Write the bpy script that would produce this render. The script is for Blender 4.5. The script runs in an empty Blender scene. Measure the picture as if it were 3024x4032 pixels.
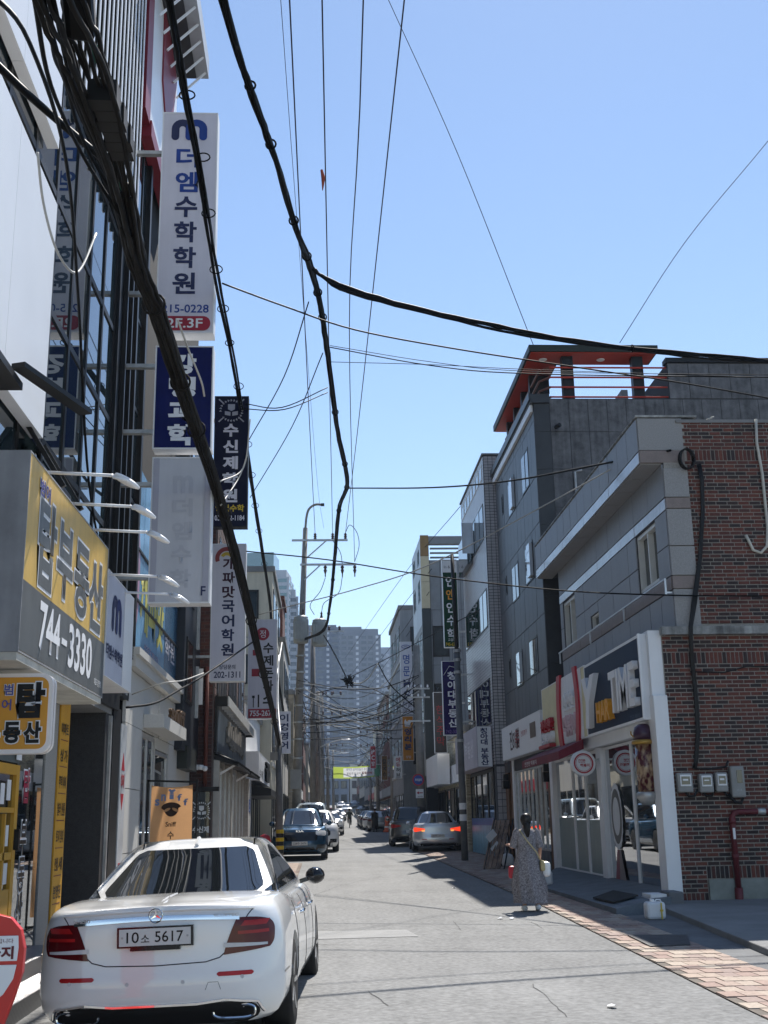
import bpy, bmesh, math, random
from mathutils import Vector, Matrix
from mathutils.bvhtree import BVHTree
random.seed(7)
SC = bpy.context.scene
COL = SC.collection
rad = math.radians

# ------------------------------------------------------------------ camera, sky, sun, exposure
cam_d = bpy.data.cameras.new('camera'); cam = bpy.data.objects.new('camera', cam_d); COL.objects.link(cam)
cam_d.sensor_fit = 'VERTICAL'; cam_d.sensor_height = 36.0; cam_d.lens = 40.18
cam_d.clip_start = 0.1; cam_d.clip_end = 6000
cam.matrix_world = Matrix.Translation((0, 0, 1.65)) @ Matrix(((0.998429, 0.004016, -0.055886),(-0.05292, -0.260101, -0.96413),(-0.018408, 0.965573, -0.25948))).to_4x4()
SC.camera = cam
SUN_TO = Vector((0.22, 0.68, 1.0)).normalized()
world = bpy.data.worlds.new('World'); SC.world = world; world.use_nodes = True
wn = world.node_tree.nodes; wl = world.node_tree.links
sky = wn.new('ShaderNodeTexSky'); sky.sky_type = 'NISHITA'; sky.sun_disc = False
sky.sun_elevation = math.asin(SUN_TO.z); sky.sun_rotation = math.atan2(SUN_TO.x, SUN_TO.y)
sky.altitude = 50; sky.air_density = 1.0; sky.dust_density = 0.08; sky.ozone_density = 1.25
wl.new(sky.outputs[0], wn['Background'].inputs[0]); wn['Background'].inputs[1].default_value = 0.105
sun_d = bpy.data.lights.new('sun', 'SUN'); sun_d.energy = 5.0; sun_d.angle = rad(0.55); sun_d.color = (1.0, 0.95, 0.88)
sun = bpy.data.objects.new('sun', sun_d); COL.objects.link(sun)
sun.rotation_euler = SUN_TO.to_track_quat('Z', 'Y').to_euler(); sun.location = (20, 60, 80)
SC.view_settings.view_transform = 'Standard'; SC.view_settings.look = 'None'
SC.view_settings.exposure = 0.75; SC.view_settings.gamma = 1.0
SC.render.engine = 'CYCLES'
SC.cycles.max_bounces = 6; SC.cycles.volume_bounces = 0; SC.cycles.use_denoising = True
SC.cycles.transparent_max_bounces = 8

def g(y):                                             # the street climbs gently, then more steeply far off
    y2 = min(y, 250)
    return 0.009 * y2 + (0.00013 * (y2 - 110) ** 2 if y2 > 110 else 0)

# ------------------------------------------------------------------ materials
MATS = {}
def mat(name, col, rough=0.6, metal=0.0, var=0.12, scale=3.0, bump=0.0, bscale=None, spec=0.5, coat=0.0,
        fine=0.0, emit=None, estr=0.0, stretch=None, streak=0.0, ior=1.5, sdir=(6, 6, 0.35), fscale=60):
    if name in MATS: return MATS[name]
    m = bpy.data.materials.new(name); m.use_nodes = True; MATS[name] = m
    n = m.node_tree.nodes; l = m.node_tree.links; b = n['Principled BSDF']
    b.inputs['Roughness'].default_value = rough; b.inputs['Metallic'].default_value = metal
    if spec == 0.5 and rough > 0.38 and not metal: spec = 0.3
    b.inputs['Specular IOR Level'].default_value = spec; b.inputs['Coat Weight'].default_value = coat
    b.inputs['IOR'].default_value = ior; b.inputs['Coat Roughness'].default_value = 0.03
    if emit:
        b.inputs['Emission Color'].default_value = (*emit, 1); b.inputs['Emission Strength'].default_value = estr
    b.inputs['Base Color'].default_value = (*col, 1)
    if var or bump or fine or streak:
        geo = n.new('ShaderNodeNewGeometry'); vec = geo.outputs['Position']
        if stretch:
            mp = n.new('ShaderNodeMapping'); mp.inputs['Scale'].default_value = stretch
            l.new(vec, mp.inputs[0]); vec = mp.outputs[0]
        nz = n.new('ShaderNodeTexNoise'); nz.inputs['Scale'].default_value = scale; nz.inputs['Detail'].default_value = 6
        nz.inputs['Roughness'].default_value = 0.65
        l.new(vec, nz.inputs['Vector']); fac = nz.outputs['Fac']
        if fine:
            nf = n.new('ShaderNodeTexNoise'); nf.inputs['Scale'].default_value = fscale; nf.inputs['Detail'].default_value = 3
            l.new(vec, nf.inputs['Vector'])
            mx = n.new('ShaderNodeMix'); mx.inputs[0].default_value = fine
            l.new(fac, mx.inputs[2]); l.new(nf.outputs['Fac'], mx.inputs[3]); fac = mx.outputs[0]
        if streak:
            ms = n.new('ShaderNodeMapping'); ms.inputs['Scale'].default_value = sdir
            l.new(geo.outputs['Position'], ms.inputs[0])
            ns = n.new('ShaderNodeTexNoise'); ns.inputs['Scale'].default_value = 1.4; ns.inputs['Detail'].default_value = 5
            l.new(ms.outputs[0], ns.inputs['Vector'])
            mx = n.new('ShaderNodeMix'); mx.inputs[0].default_value = streak
            l.new(fac, mx.inputs[2]); l.new(ns.outputs['Fac'], mx.inputs[3]); fac = mx.outputs[0]
        rp = n.new('ShaderNodeValToRGB')
        lo = [max(0, c * (1 - 2.2 * var)) for c in col]; hi = [min(1, c * (1 + 1.6 * var)) for c in col]
        rp.color_ramp.elements[0].position = 0.25; rp.color_ramp.elements[0].color = (*lo, 1)
        rp.color_ramp.elements[1].position = 0.75; rp.color_ramp.elements[1].color = (*hi, 1)
        l.new(fac, rp.inputs[0]); l.new(rp.outputs[0], b.inputs['Base Color'])
        if bump:
            bn = n.new('ShaderNodeTexNoise'); bn.inputs['Scale'].default_value = bscale or scale * 8; bn.inputs['Detail'].default_value = 4
            l.new(vec, bn.inputs['Vector'])
            bp = n.new('ShaderNodeBump'); bp.inputs['Strength'].default_value = bump; bp.inputs['Distance'].default_value = 0.02
            l.new(bn.outputs['Fac'], bp.inputs['Height']); l.new(bp.outputs[0], b.inputs['Normal'])
    return m

def palette(name, cols, rough=0.8, island=False, var=0.25, scale=40.0, bump=0.0):
    """every piece takes one colour of the palette at random: by object, or by mesh island when pieces are joined"""
    if name in MATS: return MATS[name]
    m = bpy.data.materials.new(name); m.use_nodes = True; MATS[name] = m
    n = m.node_tree.nodes; l = m.node_tree.links; b = n['Principled BSDF']; b.inputs['Roughness'].default_value = rough
    if island: src = n.new('ShaderNodeNewGeometry').outputs['Random Per Island']
    else: src = n.new('ShaderNodeObjectInfo').outputs['Random']
    rp = n.new('ShaderNodeValToRGB'); rp.color_ramp.interpolation = 'CONSTANT'
    e = rp.color_ramp.elements
    for i, c in enumerate(cols):
        if i < 2: el = e[i]; el.position = i / len(cols)
        else: el = e.new(i / len(cols))
        el.color = (*c, 1)
    l.new(src, rp.inputs[0])
    geo = n.new('ShaderNodeNewGeometry'); nz = n.new('ShaderNodeTexNoise'); nz.inputs['Scale'].default_value = scale; nz.inputs['Detail'].default_value = 4
    l.new(geo.outputs['Position'], nz.inputs['Vector'])
    mr = n.new('ShaderNodeMapRange'); mr.inputs[1].default_value = 0.25; mr.inputs[2].default_value = 0.75
    mr.inputs[3].default_value = 1 - var; mr.inputs[4].default_value = 1 + var
    l.new(nz.outputs['Fac'], mr.inputs[0])
    vm = n.new('ShaderNodeVectorMath'); vm.operation = 'SCALE'
    l.new(rp.outputs[0], vm.inputs[0]); l.new(mr.outputs[0], vm.inputs['Scale']); l.new(vm.outputs[0], b.inputs['Base Color'])
    if bump:
        bp = n.new('ShaderNodeBump'); bp.inputs['Strength'].default_value = bump; bp.inputs['Distance'].default_value = 0.01
        l.new(nz.outputs['Fac'], bp.inputs['Height']); l.new(bp.outputs[0], b.inputs['Normal'])
    return m

def glass(name, col=(0.02, 0.03, 0.035), ior=1.6, rough=0.02):
    return mat(name, col, rough=rough, var=0.25, scale=0.6, ior=ior, spec=0.5)

def cloth_mat(name, col, back=0.55):
    """thin cloth that lets light through from behind"""
    if name in MATS: return MATS[name]
    m = mat(name, col, rough=.85, var=.08); n = m.node_tree.nodes; l = m.node_tree.links
    tr = n.new('ShaderNodeBsdfTranslucent'); tr.inputs[0].default_value = (*col, 1); mx = n.new('ShaderNodeMixShader'); mx.inputs[0].default_value = back
    l.new(n['Principled BSDF'].outputs[0], mx.inputs[1]); l.new(tr.outputs[0], mx.inputs[2]); l.new(mx.outputs[0], n['Material Output'].inputs[0])
    return m

def clear_glass(name='clear_glass', tint=(0.72, 0.8, 0.8), refl=1.0):
    """a pane one can look through: tinted straight transmission plus mirror reflection that grows at a glancing angle"""
    if name in MATS: return MATS[name]
    m = bpy.data.materials.new(name); m.use_nodes = True; MATS[name] = m
    n = m.node_tree.nodes; l = m.node_tree.links; n.remove(n['Principled BSDF'])
    t = n.new('ShaderNodeBsdfTransparent'); t.inputs[0].default_value = (*tint, 1)
    gl = n.new('ShaderNodeBsdfGlossy'); gl.inputs['Roughness'].default_value = 0.015; gl.inputs[0].default_value = (0.95, 0.97, 1, 1)
    fr = n.new('ShaderNodeFresnel'); fr.inputs['IOR'].default_value = 1.55
    mu = n.new('ShaderNodeMath'); mu.operation = 'MULTIPLY'; mu.inputs[1].default_value = 1.5 * refl; mu.use_clamp = True
    mx = n.new('ShaderNodeMixShader'); l.new(fr.outputs[0], mu.inputs[0]); l.new(mu.outputs[0], mx.inputs[0])
    l.new(t.outputs[0], mx.inputs[1]); l.new(gl.outputs[0], mx.inputs[2]); l.new(mx.outputs[0], n['Material Output'].inputs[0])
    return m

# ------------------------------------------------------------------ objects
WM = {}
def wm(o): return WM.get(o.name, Matrix.Identity(4))
def adopt(o, p):
    if p is not None:
        o.parent = p; o.matrix_parent_inverse = wm(p).inverted()
def tag(o, label=None, cat=None, group=None, kind=None):
    if label: o['label'] = label
    if cat: o['category'] = cat
    if group: o['group'] = group
    if kind: o['kind'] = kind
    return o
def thing(name, label, cat, loc=(0, 0, 0), group=None):
    o = bpy.data.objects.new(name, None); COL.objects.link(o); o.empty_display_size = 0.2
    o.location = loc; WM[o.name] = Matrix.Translation(loc)
    return tag(o, label, cat, group)
UNIT = {}
def unit(m):
    if m.name not in UNIT:
        me = bpy.data.meshes.new('block'); 
        v = [(x, y, z) for x in (-.5, .5) for y in (-.5, .5) for z in (-.5, .5)]
        f = [(0, 1, 3, 2), (4, 6, 7, 5), (0, 4, 5, 1), (2, 3, 7, 6), (0, 2, 6, 4), (1, 5, 7, 3)]
        me.from_pydata(v, [], f); me.materials.append(m); UNIT[m.name] = me
    return UNIT[m.name]
def piece(name, m, x0, x1, y0, y1, z0, z1, parent=None):
    """a straight block sharing one mesh per material"""
    o = bpy.data.objects.new(name, unit(m)); COL.objects.link(o)
    M = Matrix.Translation(((x0 + x1) / 2, (y0 + y1) / 2, (z0 + z1) / 2)) @ Matrix.Diagonal((abs(x1 - x0), abs(y1 - y0), abs(z1 - z0), 1))
    o.matrix_basis = M; WM[o.name] = M; adopt(o, parent)
    return o

class MB:
    def __init__(s): s.v = []; s.f = []; s.mi = []; s.cur = 0
    def add(s, vs, fs):
        b = len(s.v); s.v += [tuple(v) for v in vs]
        for f in fs: s.f.append([b + i for i in f]); s.mi.append(s.cur)
    def box(s, x0, x1, y0, y1, z0, z1):
        v = [(x, y, z) for x in (x0, x1) for y in (y0, y1) for z in (z0, z1)]
        s.add(v, [(0, 1, 3, 2), (4, 6, 7, 5), (0, 4, 5, 1), (2, 3, 7, 6), (0, 2, 6, 4), (1, 5, 7, 3)]); return s
    def bar(s, a, b, w, h=None):
        a = Vector(a); b = Vector(b); d = (b - a).normalized(); h = h or w
        up = Vector((0, 0, 1)) if abs(d.z) < 0.95 else Vector((1, 0, 0))
        r = d.cross(up).normalized() * w / 2; u = r.cross(d).normalized() * h / 2
        v = [p + sx * r + su * u for p in (a, b) for sx, su in ((-1, -1), (1, -1), (1, 1), (-1, 1))]
        s.add(v, [(0, 1, 2, 3), (7, 6, 5, 4), (0, 4, 5, 1), (1, 5, 6, 2), (2, 6, 7, 3), (3, 7, 4, 0)]); return s
    def tube(s, pts, r, n=8, caps=True):
        pts = [Vector(p) for p in pts]; rs = r if isinstance(r, (list, tuple)) else [r] * len(pts)
        ref = None; rings = []
        for i, p in enumerate(pts):
            d = (pts[min(i + 1, len(pts) - 1)] - pts[max(i - 1, 0)])
            d = d.normalized() if d.length > 1e-9 else Vector((0, 0, 1))
            if ref is None: ref = Vector((0, 0, 1)) if abs(d.z) < 0.9 else Vector((1, 0, 0))
            u = d.cross(ref)
            u = u.normalized() if u.length > 1e-6 else d.orthogonal().normalized()
            ref = u.cross(d).normalized(); w = ref
            rings.append([p + rs[i] * (math.cos(2 * math.pi * k / n) * u + math.sin(2 * math.pi * k / n) * w) for k in range(n)])
        vs = [q for rg in rings for q in rg]; fs = []
        for i in range(len(pts) - 1):
            for k in range(n): fs.append((i * n + k, i * n + (k + 1) % n, (i + 1) * n + (k + 1) % n, (i + 1) * n + k))
        if caps: fs.append(tuple(range(n - 1, -1, -1))); fs.append(tuple((len(pts) - 1) * n + k for k in range(n)))
        s.add(vs, fs); return s
    def lathe(s, prof, c=(0, 0, 0), n=20, axis='z'):
        vs = []; fs = []; c = Vector(c)
        for r, h in prof:
            for k in range(n):
                a = 2 * math.pi * k / n; p = (r * math.cos(a), r * math.sin(a), h)
                if axis == 'y': p = (p[0], p[2], p[1])
                if axis == 'x': p = (p[2], p[0], p[1])
                vs.append(c + Vector(p))
        for i in range(len(prof) - 1):
            for k in range(n): fs.append((i * n + k, i * n + (k + 1) % n, (i + 1) * n + (k + 1) % n, (i + 1) * n + k))
        fs.append(tuple(range(n - 1, -1, -1))); fs.append(tuple((len(prof) - 1) * n + k for k in range(n)))
        s.add(vs, fs); return s
    def prism(s, poly, d):
        """closed polygon of 3-D points pushed along vector d"""
        n = len(poly); d = Vector(d); vs = [Vector(p) for p in poly] + [Vector(p) + d for p in poly]
        fs = [tuple(range(n - 1, -1, -1)), tuple(range(n, 2 * n))] + [(i, (i + 1) % n, n + (i + 1) % n, n + i) for i in range(n)]
        s.add(vs, fs); return s
    def build(s, name, m, parent=None, smooth=False, local=False, sub=0, bevel=0.0):
        me = bpy.data.meshes.new(name); me.from_pydata(s.v, [], s.f)
        for k in (m if isinstance(m, (list, tuple)) else [m]): me.materials.append(k)
        if any(s.mi): me.polygons.foreach_set('material_index', s.mi)
        bm = bmesh.new(); bm.from_mesh(me); bmesh.ops.recalc_face_normals(bm, faces=bm.faces); bm.to_mesh(me); bm.free()
        if smooth: me.polygons.foreach_set('use_smooth', [True] * len(me.polygons)); 
        o = bpy.data.objects.new(name, me); COL.objects.link(o); WM[o.name] = Matrix.Identity(4)
        if local:
            if parent is not None: o.parent = parent
        else: adopt(o, parent)
        if bevel:
            bv = o.modifiers.new('edge', 'BEVEL'); bv.width = bevel; bv.segments = 2; bv.limit_method = 'ANGLE'
        if sub: sm = o.modifiers.new('smooth', 'SUBSURF'); sm.levels = sub; sm.render_levels = sub
        return o
def solid(name, m, parent, *boxes, bevel=0.0):
    mb = MB()
    for b in boxes: mb.box(*b)
    return mb.build(name, m, parent, bevel=bevel)
def rect_box(pl, a, u0, u1, v0, v1, d0, d1):
    """block on a facade plane: pl 'y-' faces the camera, 'x+' faces right (left-hand houses), 'x-' faces left; d0..d1 = depth outward"""
    if pl == 'y-': return (u0, u1, a - d1, a - d0, v0, v1)
    if pl == 'x+': return (a + d0, a + d1, u0, u1, v0, v1)
    return (a - d1, a - d0, u0, u1, v0, v1)
def fpiece(name, m, parent, pl, a, u0, u1, v0, v1, d0, d1): return piece(name, m, *rect_box(pl, a, u0, u1, v0, v1, d0, d1), parent=parent)

def text(body, pl, a, u0, u1, v0, v1, m, parent, off=0.004, bold=0.0, ext=0.0, vertical=False, name='lettering', mirror=False, shear=0.0, space=0.95):
    c = bpy.data.curves.new('t', 'FONT'); c.body = '\n'.join(body) if vertical else body
    c.align_x = 'CENTER'; c.offset = bold; c.resolution_u = 3; c.extrude = 0.1 if ext else 0.0; c.space_line = space; c.shear = shear
    ob = bpy.data.objects.new('t', c)
    me = bpy.data.meshes.new_from_object(ob); bpy.data.objects.remove(ob); bpy.data.curves.remove(c)
    xs = [v.co.x for v in me.vertices]; ys = [v.co.y for v in me.vertices]
    x0, x1, y0, y1 = min(xs), max(xs), min(ys), max(ys)
    for v in me.vertices:
        fu = (v.co.x - x0) / (x1 - x0); fv = (v.co.y - y0) / (y1 - y0)
        d = off + (ext * (v.co.z + 0.1) / 0.2 if ext else 0)
        if (pl == 'x-') != mirror: fu = 1 - fu
        u = u0 + fu * (u1 - u0); w = v0 + fv * (v1 - v0)
        v.co = (u, a - d, w) if pl == 'y-' else ((a + d, u, w) if pl == 'x+' else (a - d, u, w))
    if pl == 'x+' or pl == 'x-' or mirror:
        bm = bmesh.new(); bm.from_mesh(me); bmesh.ops.recalc_face_normals(bm, faces=bm.faces); bm.to_mesh(me); bm.free()
    me.materials.clear(); me.materials.append(m); me.name = name
    o = bpy.data.objects.new(name, me); COL.objects.link(o); WM[o.name] = Matrix.Identity(4); adopt(o, parent)
    return o

def field(parent, name, m, m_stuff, pl, a, rows, gap, depth, holes=(), limit=300, near=None, back=0.0):
    """rows = [(v0, v1, [u edges...])]: one block per cell; the `limit` cells nearest `near` are objects, the rest one joined part"""
    cells = []
    for v0, v1, ed in rows:
        for i in range(len(ed) - 1):
            u0, u1 = ed[i], ed[i + 1]
            segs = [(u0, u1, v0, v1)]
            for h in holes:
                new = []
                for s in segs:
                    if s[1] <= h[0] or s[0] >= h[1] or s[3] <= h[2] or s[2] >= h[3]: new.append(s); continue
                    if s[0] < h[0]: new.append((s[0], h[0], s[2], s[3]))
                    if s[1] > h[1]: new.append((h[1], s[1], s[2], s[3]))
                    mid = (max(s[0], h[0]), min(s[1], h[1]))
                    if s[2] < h[2]: new.append((mid[0], mid[1], s[2], h[2]))
                    if s[3] > h[3]: new.append((mid[0], mid[1], h[3], s[3]))
                segs = new
            cells += [s for s in segs if s[1] - s[0] > 2.2 * gap and s[3] - s[2] > 1.6 * gap]
    if near: cells.sort(key=lambda c: ((c[0] + c[1]) / 2 - near[0]) ** 2 + ((c[2] + c[3]) / 2 - near[1]) ** 2)
    rest = MB()
    for i, c in enumerate(cells):
        d = depth * random.uniform(0.8, 1.1)
        bx = rect_box(pl, a, c[0] + gap / 2, c[1] - gap / 2, c[2] + gap / 2, c[3] - gap / 2, -back, d)
        if i < limit: piece(name, m, *bx, parent=parent)
        else: rest.box(*bx)
    if rest.v: tag(rest.build(name, m_stuff or m, parent), kind='stuff')
    return len(cells)
def grid_rows(u0, u1, nu, v0, v1, nv, shift=0.0):
    rows = []
    for j in range(nv):
        a = v0 + (v1 - v0) * j / nv; b = v0 + (v1 - v0) * (j + 1) / nv
        w = (u1 - u0) / nu; s = (j % 2) * shift * w
        ed = [u0] + [e for e in (u0 + s + w * i for i in range(0 if s else 1, nu + 1)) if u0 + 0.02 < e < u1 - 0.02] + [u1]
        rows.append((a, b, ed))
    return rows

def window(parent, pl, a, u0, u1, v0, v1, fm, gm, bars=1, fw=0.05, d0=-0.06, d1=0.03, sill=None, open_leaf=None, name='window'):
    f = MB(); R = lambda *q: f.box(*rect_box(pl, a, *q))
    R(u0, u1, v0, v0 + fw, d0, d1); R(u0, u1, v1 - fw, v1, d0, d1)
    R(u0, u0 + fw, v0 + fw, v1 - fw, d0, d1); R(u1 - fw, u1, v0 + fw, v1 - fw, d0, d1)
    us = [u0 + fw + (u1 - u0 - 2 * fw) * k / (bars + 1) for k in range(bars + 2)]
    for k in range(1, bars + 1): R(us[k] - fw * .4, us[k] + fw * .4, v0 + fw, v1 - fw, d0, d1 - 0.006)
    w = f.build(name, fm, parent)
    for k in range(bars + 1):
        dd = d0 + 0.012 * (k % 2)
        fpiece('pane', gm, w, pl, a, us[k] + .005, us[k + 1] - .005, v0 + fw + .002, v1 - fw - .002, dd + 0.012, dd + 0.022)
    if sill: fpiece('sill', sill, w, pl, a, u0 - 0.05, u1 + 0.05, v0 - 0.06, v0 - 0.004, d0, d1 + 0.05)
    return w
def sign_box(name, label, cat, pl, a, u0, u1, v0, v1, depth, face_m, side_m, frame=0.03, group=None, loc=None):
    """a sign: cabinet, a face panel set into it; a is the plane of the face"""
    x = rect_box(pl, a, u0, u1, v0, v1, -depth, 0)
    t = thing(name, label, cat, loc or ((x[0] + x[1]) / 2, (x[2] + x[3]) / 2, x[4]), group)
    c = MB(); R = lambda *q: c.box(*rect_box(pl, a, *q))
    R(u0, u1, v0, v1, -depth, -0.02)
    if frame:
        R(u0, u1, v0, v0 + frame, -0.019, 0.004); R(u0, u1, v1 - frame, v1, -0.019, 0.004)
        R(u0, u0 + frame, v0 + frame, v1 - frame, -0.019, 0.004); R(u1 - frame, u1, v0 + frame, v1 - frame, -0.019, 0.004)
    c.build('cabinet', side_m, t)
    fpiece('face_panel', face_m, t, pl, a, u0 + frame + .001, u1 - frame - .001, v0 + frame + .001, v1 - frame - .001, -0.018, -0.002)
    return t
def copy_tree(o, parent=None):
    c = o.copy(); COL.objects.link(c); c.parent = parent
    if parent is not None: c.matrix_parent_inverse = o.matrix_parent_inverse.copy()
    for ch in list(o.children): copy_tree(ch, c)
    return c

# ------------------------------------------------------------------ shared materials
M_asph = mat('asphalt', (0.20, 0.202, 0.20), rough=0.9, var=0.27, scale=0.5, fine=0.6, bump=0.55, bscale=26, streak=.14, sdir=(2.2, .16, 1), fscale=17)
M_asph2 = mat('asphalt_patch', (0.27, 0.272, 0.27), rough=0.9, var=0.16, scale=2.0, fine=0.5, bump=0.3, bscale=80)
M_conc = mat('concrete', (0.20, 0.203, 0.203), rough=0.85, var=0.2, scale=1.2, fine=0.35, bump=0.2)
M_concd = mat('concrete_dark', (0.14, 0.145, 0.15), rough=0.85, var=0.22, scale=2.0, fine=0.3, bump=0.2)
M_black = mat('black_metal', (0.006, 0.006, 0.0065), rough=0.45, var=0.1)
M_dkframe = mat('dark_frame', (0.012, 0.011, 0.0105), rough=0.4, var=0.1)
M_white = mat('white_paint', (0.74, 0.75, 0.76), rough=0.45, var=0.05, streak=0.35, scale=1.5)
M_whitem = mat('white_cladding', (0.78, 0.79, 0.80), rough=0.3, var=0.03, scale=0.7)
M_alu = mat('aluminium', (0.55, 0.56, 0.57), rough=0.35, metal=0.7, var=0.08)
M_steel = mat('galvanised_steel', (0.42, 0.43, 0.43), rough=0.45, metal=0.6, var=0.15, scale=6)
M_glassd = glass('dark_glass', ior=1.7)
M_glassr = glass('coated_glass', (0.018, 0.03, 0.036), ior=2.3, rough=0.012)
M_glassf = glass('far_glass', (0.03, 0.045, 0.055), ior=1.6, rough=0.06)
M_rubber = mat('rubber', (0.015, 0.015, 0.015), rough=0.8, var=0.15)
M_chrome = mat('chrome', (0.8, 0.8, 0.8), rough=0.08, metal=1.0, var=0)

# ------------------------------------------------------------------ ground
def strip(name, m, left, right, ys, dz, kind='structure', label=None):
    mb = MB(); vs = []
    for y in ys: vs += [(left(y), y, g(y) + dz), (right(y), y, g(y) + dz)]
    mb.add(vs, [(2 * i, 2 * i + 1, 2 * i + 3, 2 * i + 2) for i in range(len(ys) - 1)])
    return tag(mb.build(name, m), kind=kind)
def bend(y): return 0.016 * max(0, y - 45)
YS = [-30, 0, 5, 10, 15, 20, 25, 30, 35, 40, 45, 50, 60, 70, 80, 90, 100, 110, 120, 130, 145, 160, 175, 190, 205, 220, 240, 260, 300, 400]
gm = MB(); gv = []
for y in [-600] + YS + [900, 1250]:
    z = g(min(y, 330)) - 0.05
    gv += [(-1200, y, z), (1200, y, z)]
gm.add(gv, [(2 * i, 2 * i + 1, 2 * i + 3, 2 * i + 2) for i in range(len(gv) // 2 - 1)])
tag(gm.build('ground', M_conc), kind='structure')
strip('road', M_asph, lambda y: -2.55 + bend(y), lambda y: (3.44 + 0.024 * max(0, y - 9) if y < 20 else 3.7) + bend(y), YS, 0.0)
# pale repair band across the road and the cracks round old patches
rp = MB(); q = [(-0.11, 15.93, 0.14), (1.28, 15.98, 0.14), (1.18, 16.86, 0.15), (-0.1, 16.95, 0.15)]
rp.add([(p[0], p[1], g(p[1]) + 0.005) for p in q], [(0, 1, 2, 3)])
rp.build('road_patch', M_asph2)['kind'] = 'structure'
M_crack = mat('crack_filler', (0.085, 0.085, 0.085), rough=0.9, var=0.3, scale=20)
def crack(pts, w=0.009):
    mb = MB(); P = []
    for i in range(len(pts) - 1):
        a, b = Vector(pts[i][:2]), Vector(pts[i + 1][:2]); n = max(2, int((b - a).length / 0.15))
        for k in range(n): P.append(a.lerp(b, k / n) + Vector((random.gauss(0, .012), random.gauss(0, .03))))
    P.append(Vector(pts[-1][:2])); vs = []
    for i, p in enumerate(P):
        d = (P[min(i + 1, len(P) - 1)] - P[max(0, i - 1)]).normalized(); nn = Vector((-d.y, d.x)) * w * random.uniform(.3, 1.2)
        vs += [(p.x + nn.x, p.y + nn.y, g(p.y) + .004), (p.x - nn.x, p.y - nn.y, g(p.y) + .004)]
    mb.add(vs, [(2 * i, 2 * i + 1, 2 * i + 3, 2 * i + 2) for i in range(len(P) - 1)])
    mb.build('road_crack', M_crack)['kind'] = 'structure'
for pts in ([(1.96, 17.93, 0.16), (3.09, 17.76, 0.16)], [(1.96, 17.93, 0.16), (1.92, 16.64, 0.15)], [(3.06, 17.57, 0.16), (3.04, 16.48, 0.15)], [(-0.12, 15.35, 0.14), (3.07, 14.26, 0.13)],
            [(1.02, 14.62, 0.13), (2.09, 14.39, 0.13)], [(2, 11.56, 0.1), (1.96, 9.82, 0.09)], [(-0.3, 23.32, 0.21), (0.36, 26.48, 0.24), (1.49, 30, 0.27), (3.13, 32.42, 0.29)],
            [(-0.08, 14.06, 0.13), (0.62, 14.06, 0.13)], [(2.31, 28.3, 0.26), (3.04, 27.83, 0.25)], [(0.13, 18.31, 0.17), (0.61, 18.81, 0.17)], [(0.43, 11.49, 0.1), (0.57, 10.61, 0.1)]): crack(pts, random.uniform(.003, .007))

# pavers along the right edge of the road
PAV = [(0.28, 0.195, 0.16), (0.33, 0.265, 0.215), (0.26, 0.18, 0.15), (0.35, 0.29, 0.235), (0.30, 0.225, 0.185), (0.25, 0.185, 0.16), (0.32, 0.25, 0.20)]
M_pav = palette('paver', PAV, 0.85, var=0.22, scale=30, bump=0.2); M_pavs = palette('paver_joined', PAV, 0.85, island=True, var=0.22, scale=30, bump=0.2)
pav = strip('pavement', mat('paver_joint', (0.16, 0.14, 0.12), rough=0.95, var=0.2), lambda y: (3.455 + 0.024 * max(0, y - 9) if y < 20 else 3.72) + bend(y), lambda y: 4.45 + 0.02 * max(0, y - 12) if y < 26 else 5.9 + bend(y), [6, 9, 12, 15, 18, 20, 22, 24, 26.05, 30, 36, 45, 60], 0.006)
rest = MB(); cnt = 0; cells = []
y = 7.0; row = 0
while y < 46:
    x = 3.46 + 0.024 * max(0, min(y, 20) - 9) + (0.09 if row % 2 else 0); xr = (4.45 + 0.02 * max(0, y - 12)) if y < 26 else 5.8
    while x < xr - 0.05:
        w = min(0.18, xr - x); cells.append((x, y, w)); x += 0.18
    y += 0.29; row += 1
cells.sort(key=lambda c: c[1])
vis = [c for c in cells if c[0] / c[1] < 0.385 and c[1] > 8.3]
ind = set(vis[:300])
for c in cells:
    bx = (c[0] + .004, c[0] + c[2] - .004, c[1] + .005, c[1] + .285, g(c[1]) - .02, g(c[1]) + 0.016 + random.uniform(-.003, .003))
    if c in ind: piece('paver', M_pav, *bx, parent=pav)
    else: rest.box(*bx)
tag(rest.build('paver', M_pavs, pav), kind='stuff')
# pavers on the left in front of the dark SUV
lp = strip('pavement', MATS['paver_joint'], lambda y: -2.6, lambda y: -0.62, [27, 32, 38], 0.006)
rest = MB(); y = 27.0; row = 0
while y < 38:
    x = -2.6 + (0.1 if row % 2 else 0)
    while x < -0.7: rest.box(x + .004, x + .196, y + .004, y + .285, g(y) - .02, g(y) + .016); x += .2
    y += .29; row += 1
tag(rest.build('paver', M_pavs, lp), kind='stuff')

# concrete apron beside the brick wall, kerb step and dark iron plate
ap = MB(); pts = [(4.6, 5, 0), (4.86, 13.05, 0), (5.27, 18.25, 0), (5.5, 19.55, 0), (14, 19.55, 0), (14, 5, 0)]
ap.prism([(p[0], p[1], g(p[1]) - 0.1) for p in pts], (0, 0, 0.19)); tag(ap.build('driveway', M_conc, bevel=0.012), kind='structure')
gut = MB(); pts = [(4.42, 12.0), (4.78, 12.0), (4.86, 13.05), (5.27, 18.22), (4.50, 18.0)]
gut.prism([(p[0], p[1], g(p[1]) - .05) for p in pts], (0, 0, .062)); tag(gut.build('gutter', M_concd), kind='structure')
pl = MB(); pts = [(3.9, 15.32, 0.14), (4.62, 15.15, 0.14), (4.35, 14.16, 0.13), (3.85, 14.09, 0.13)]
pl.prism([(p[0], p[1], g(p[1])) for p in pts], (0, 0, .03)); 
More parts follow.
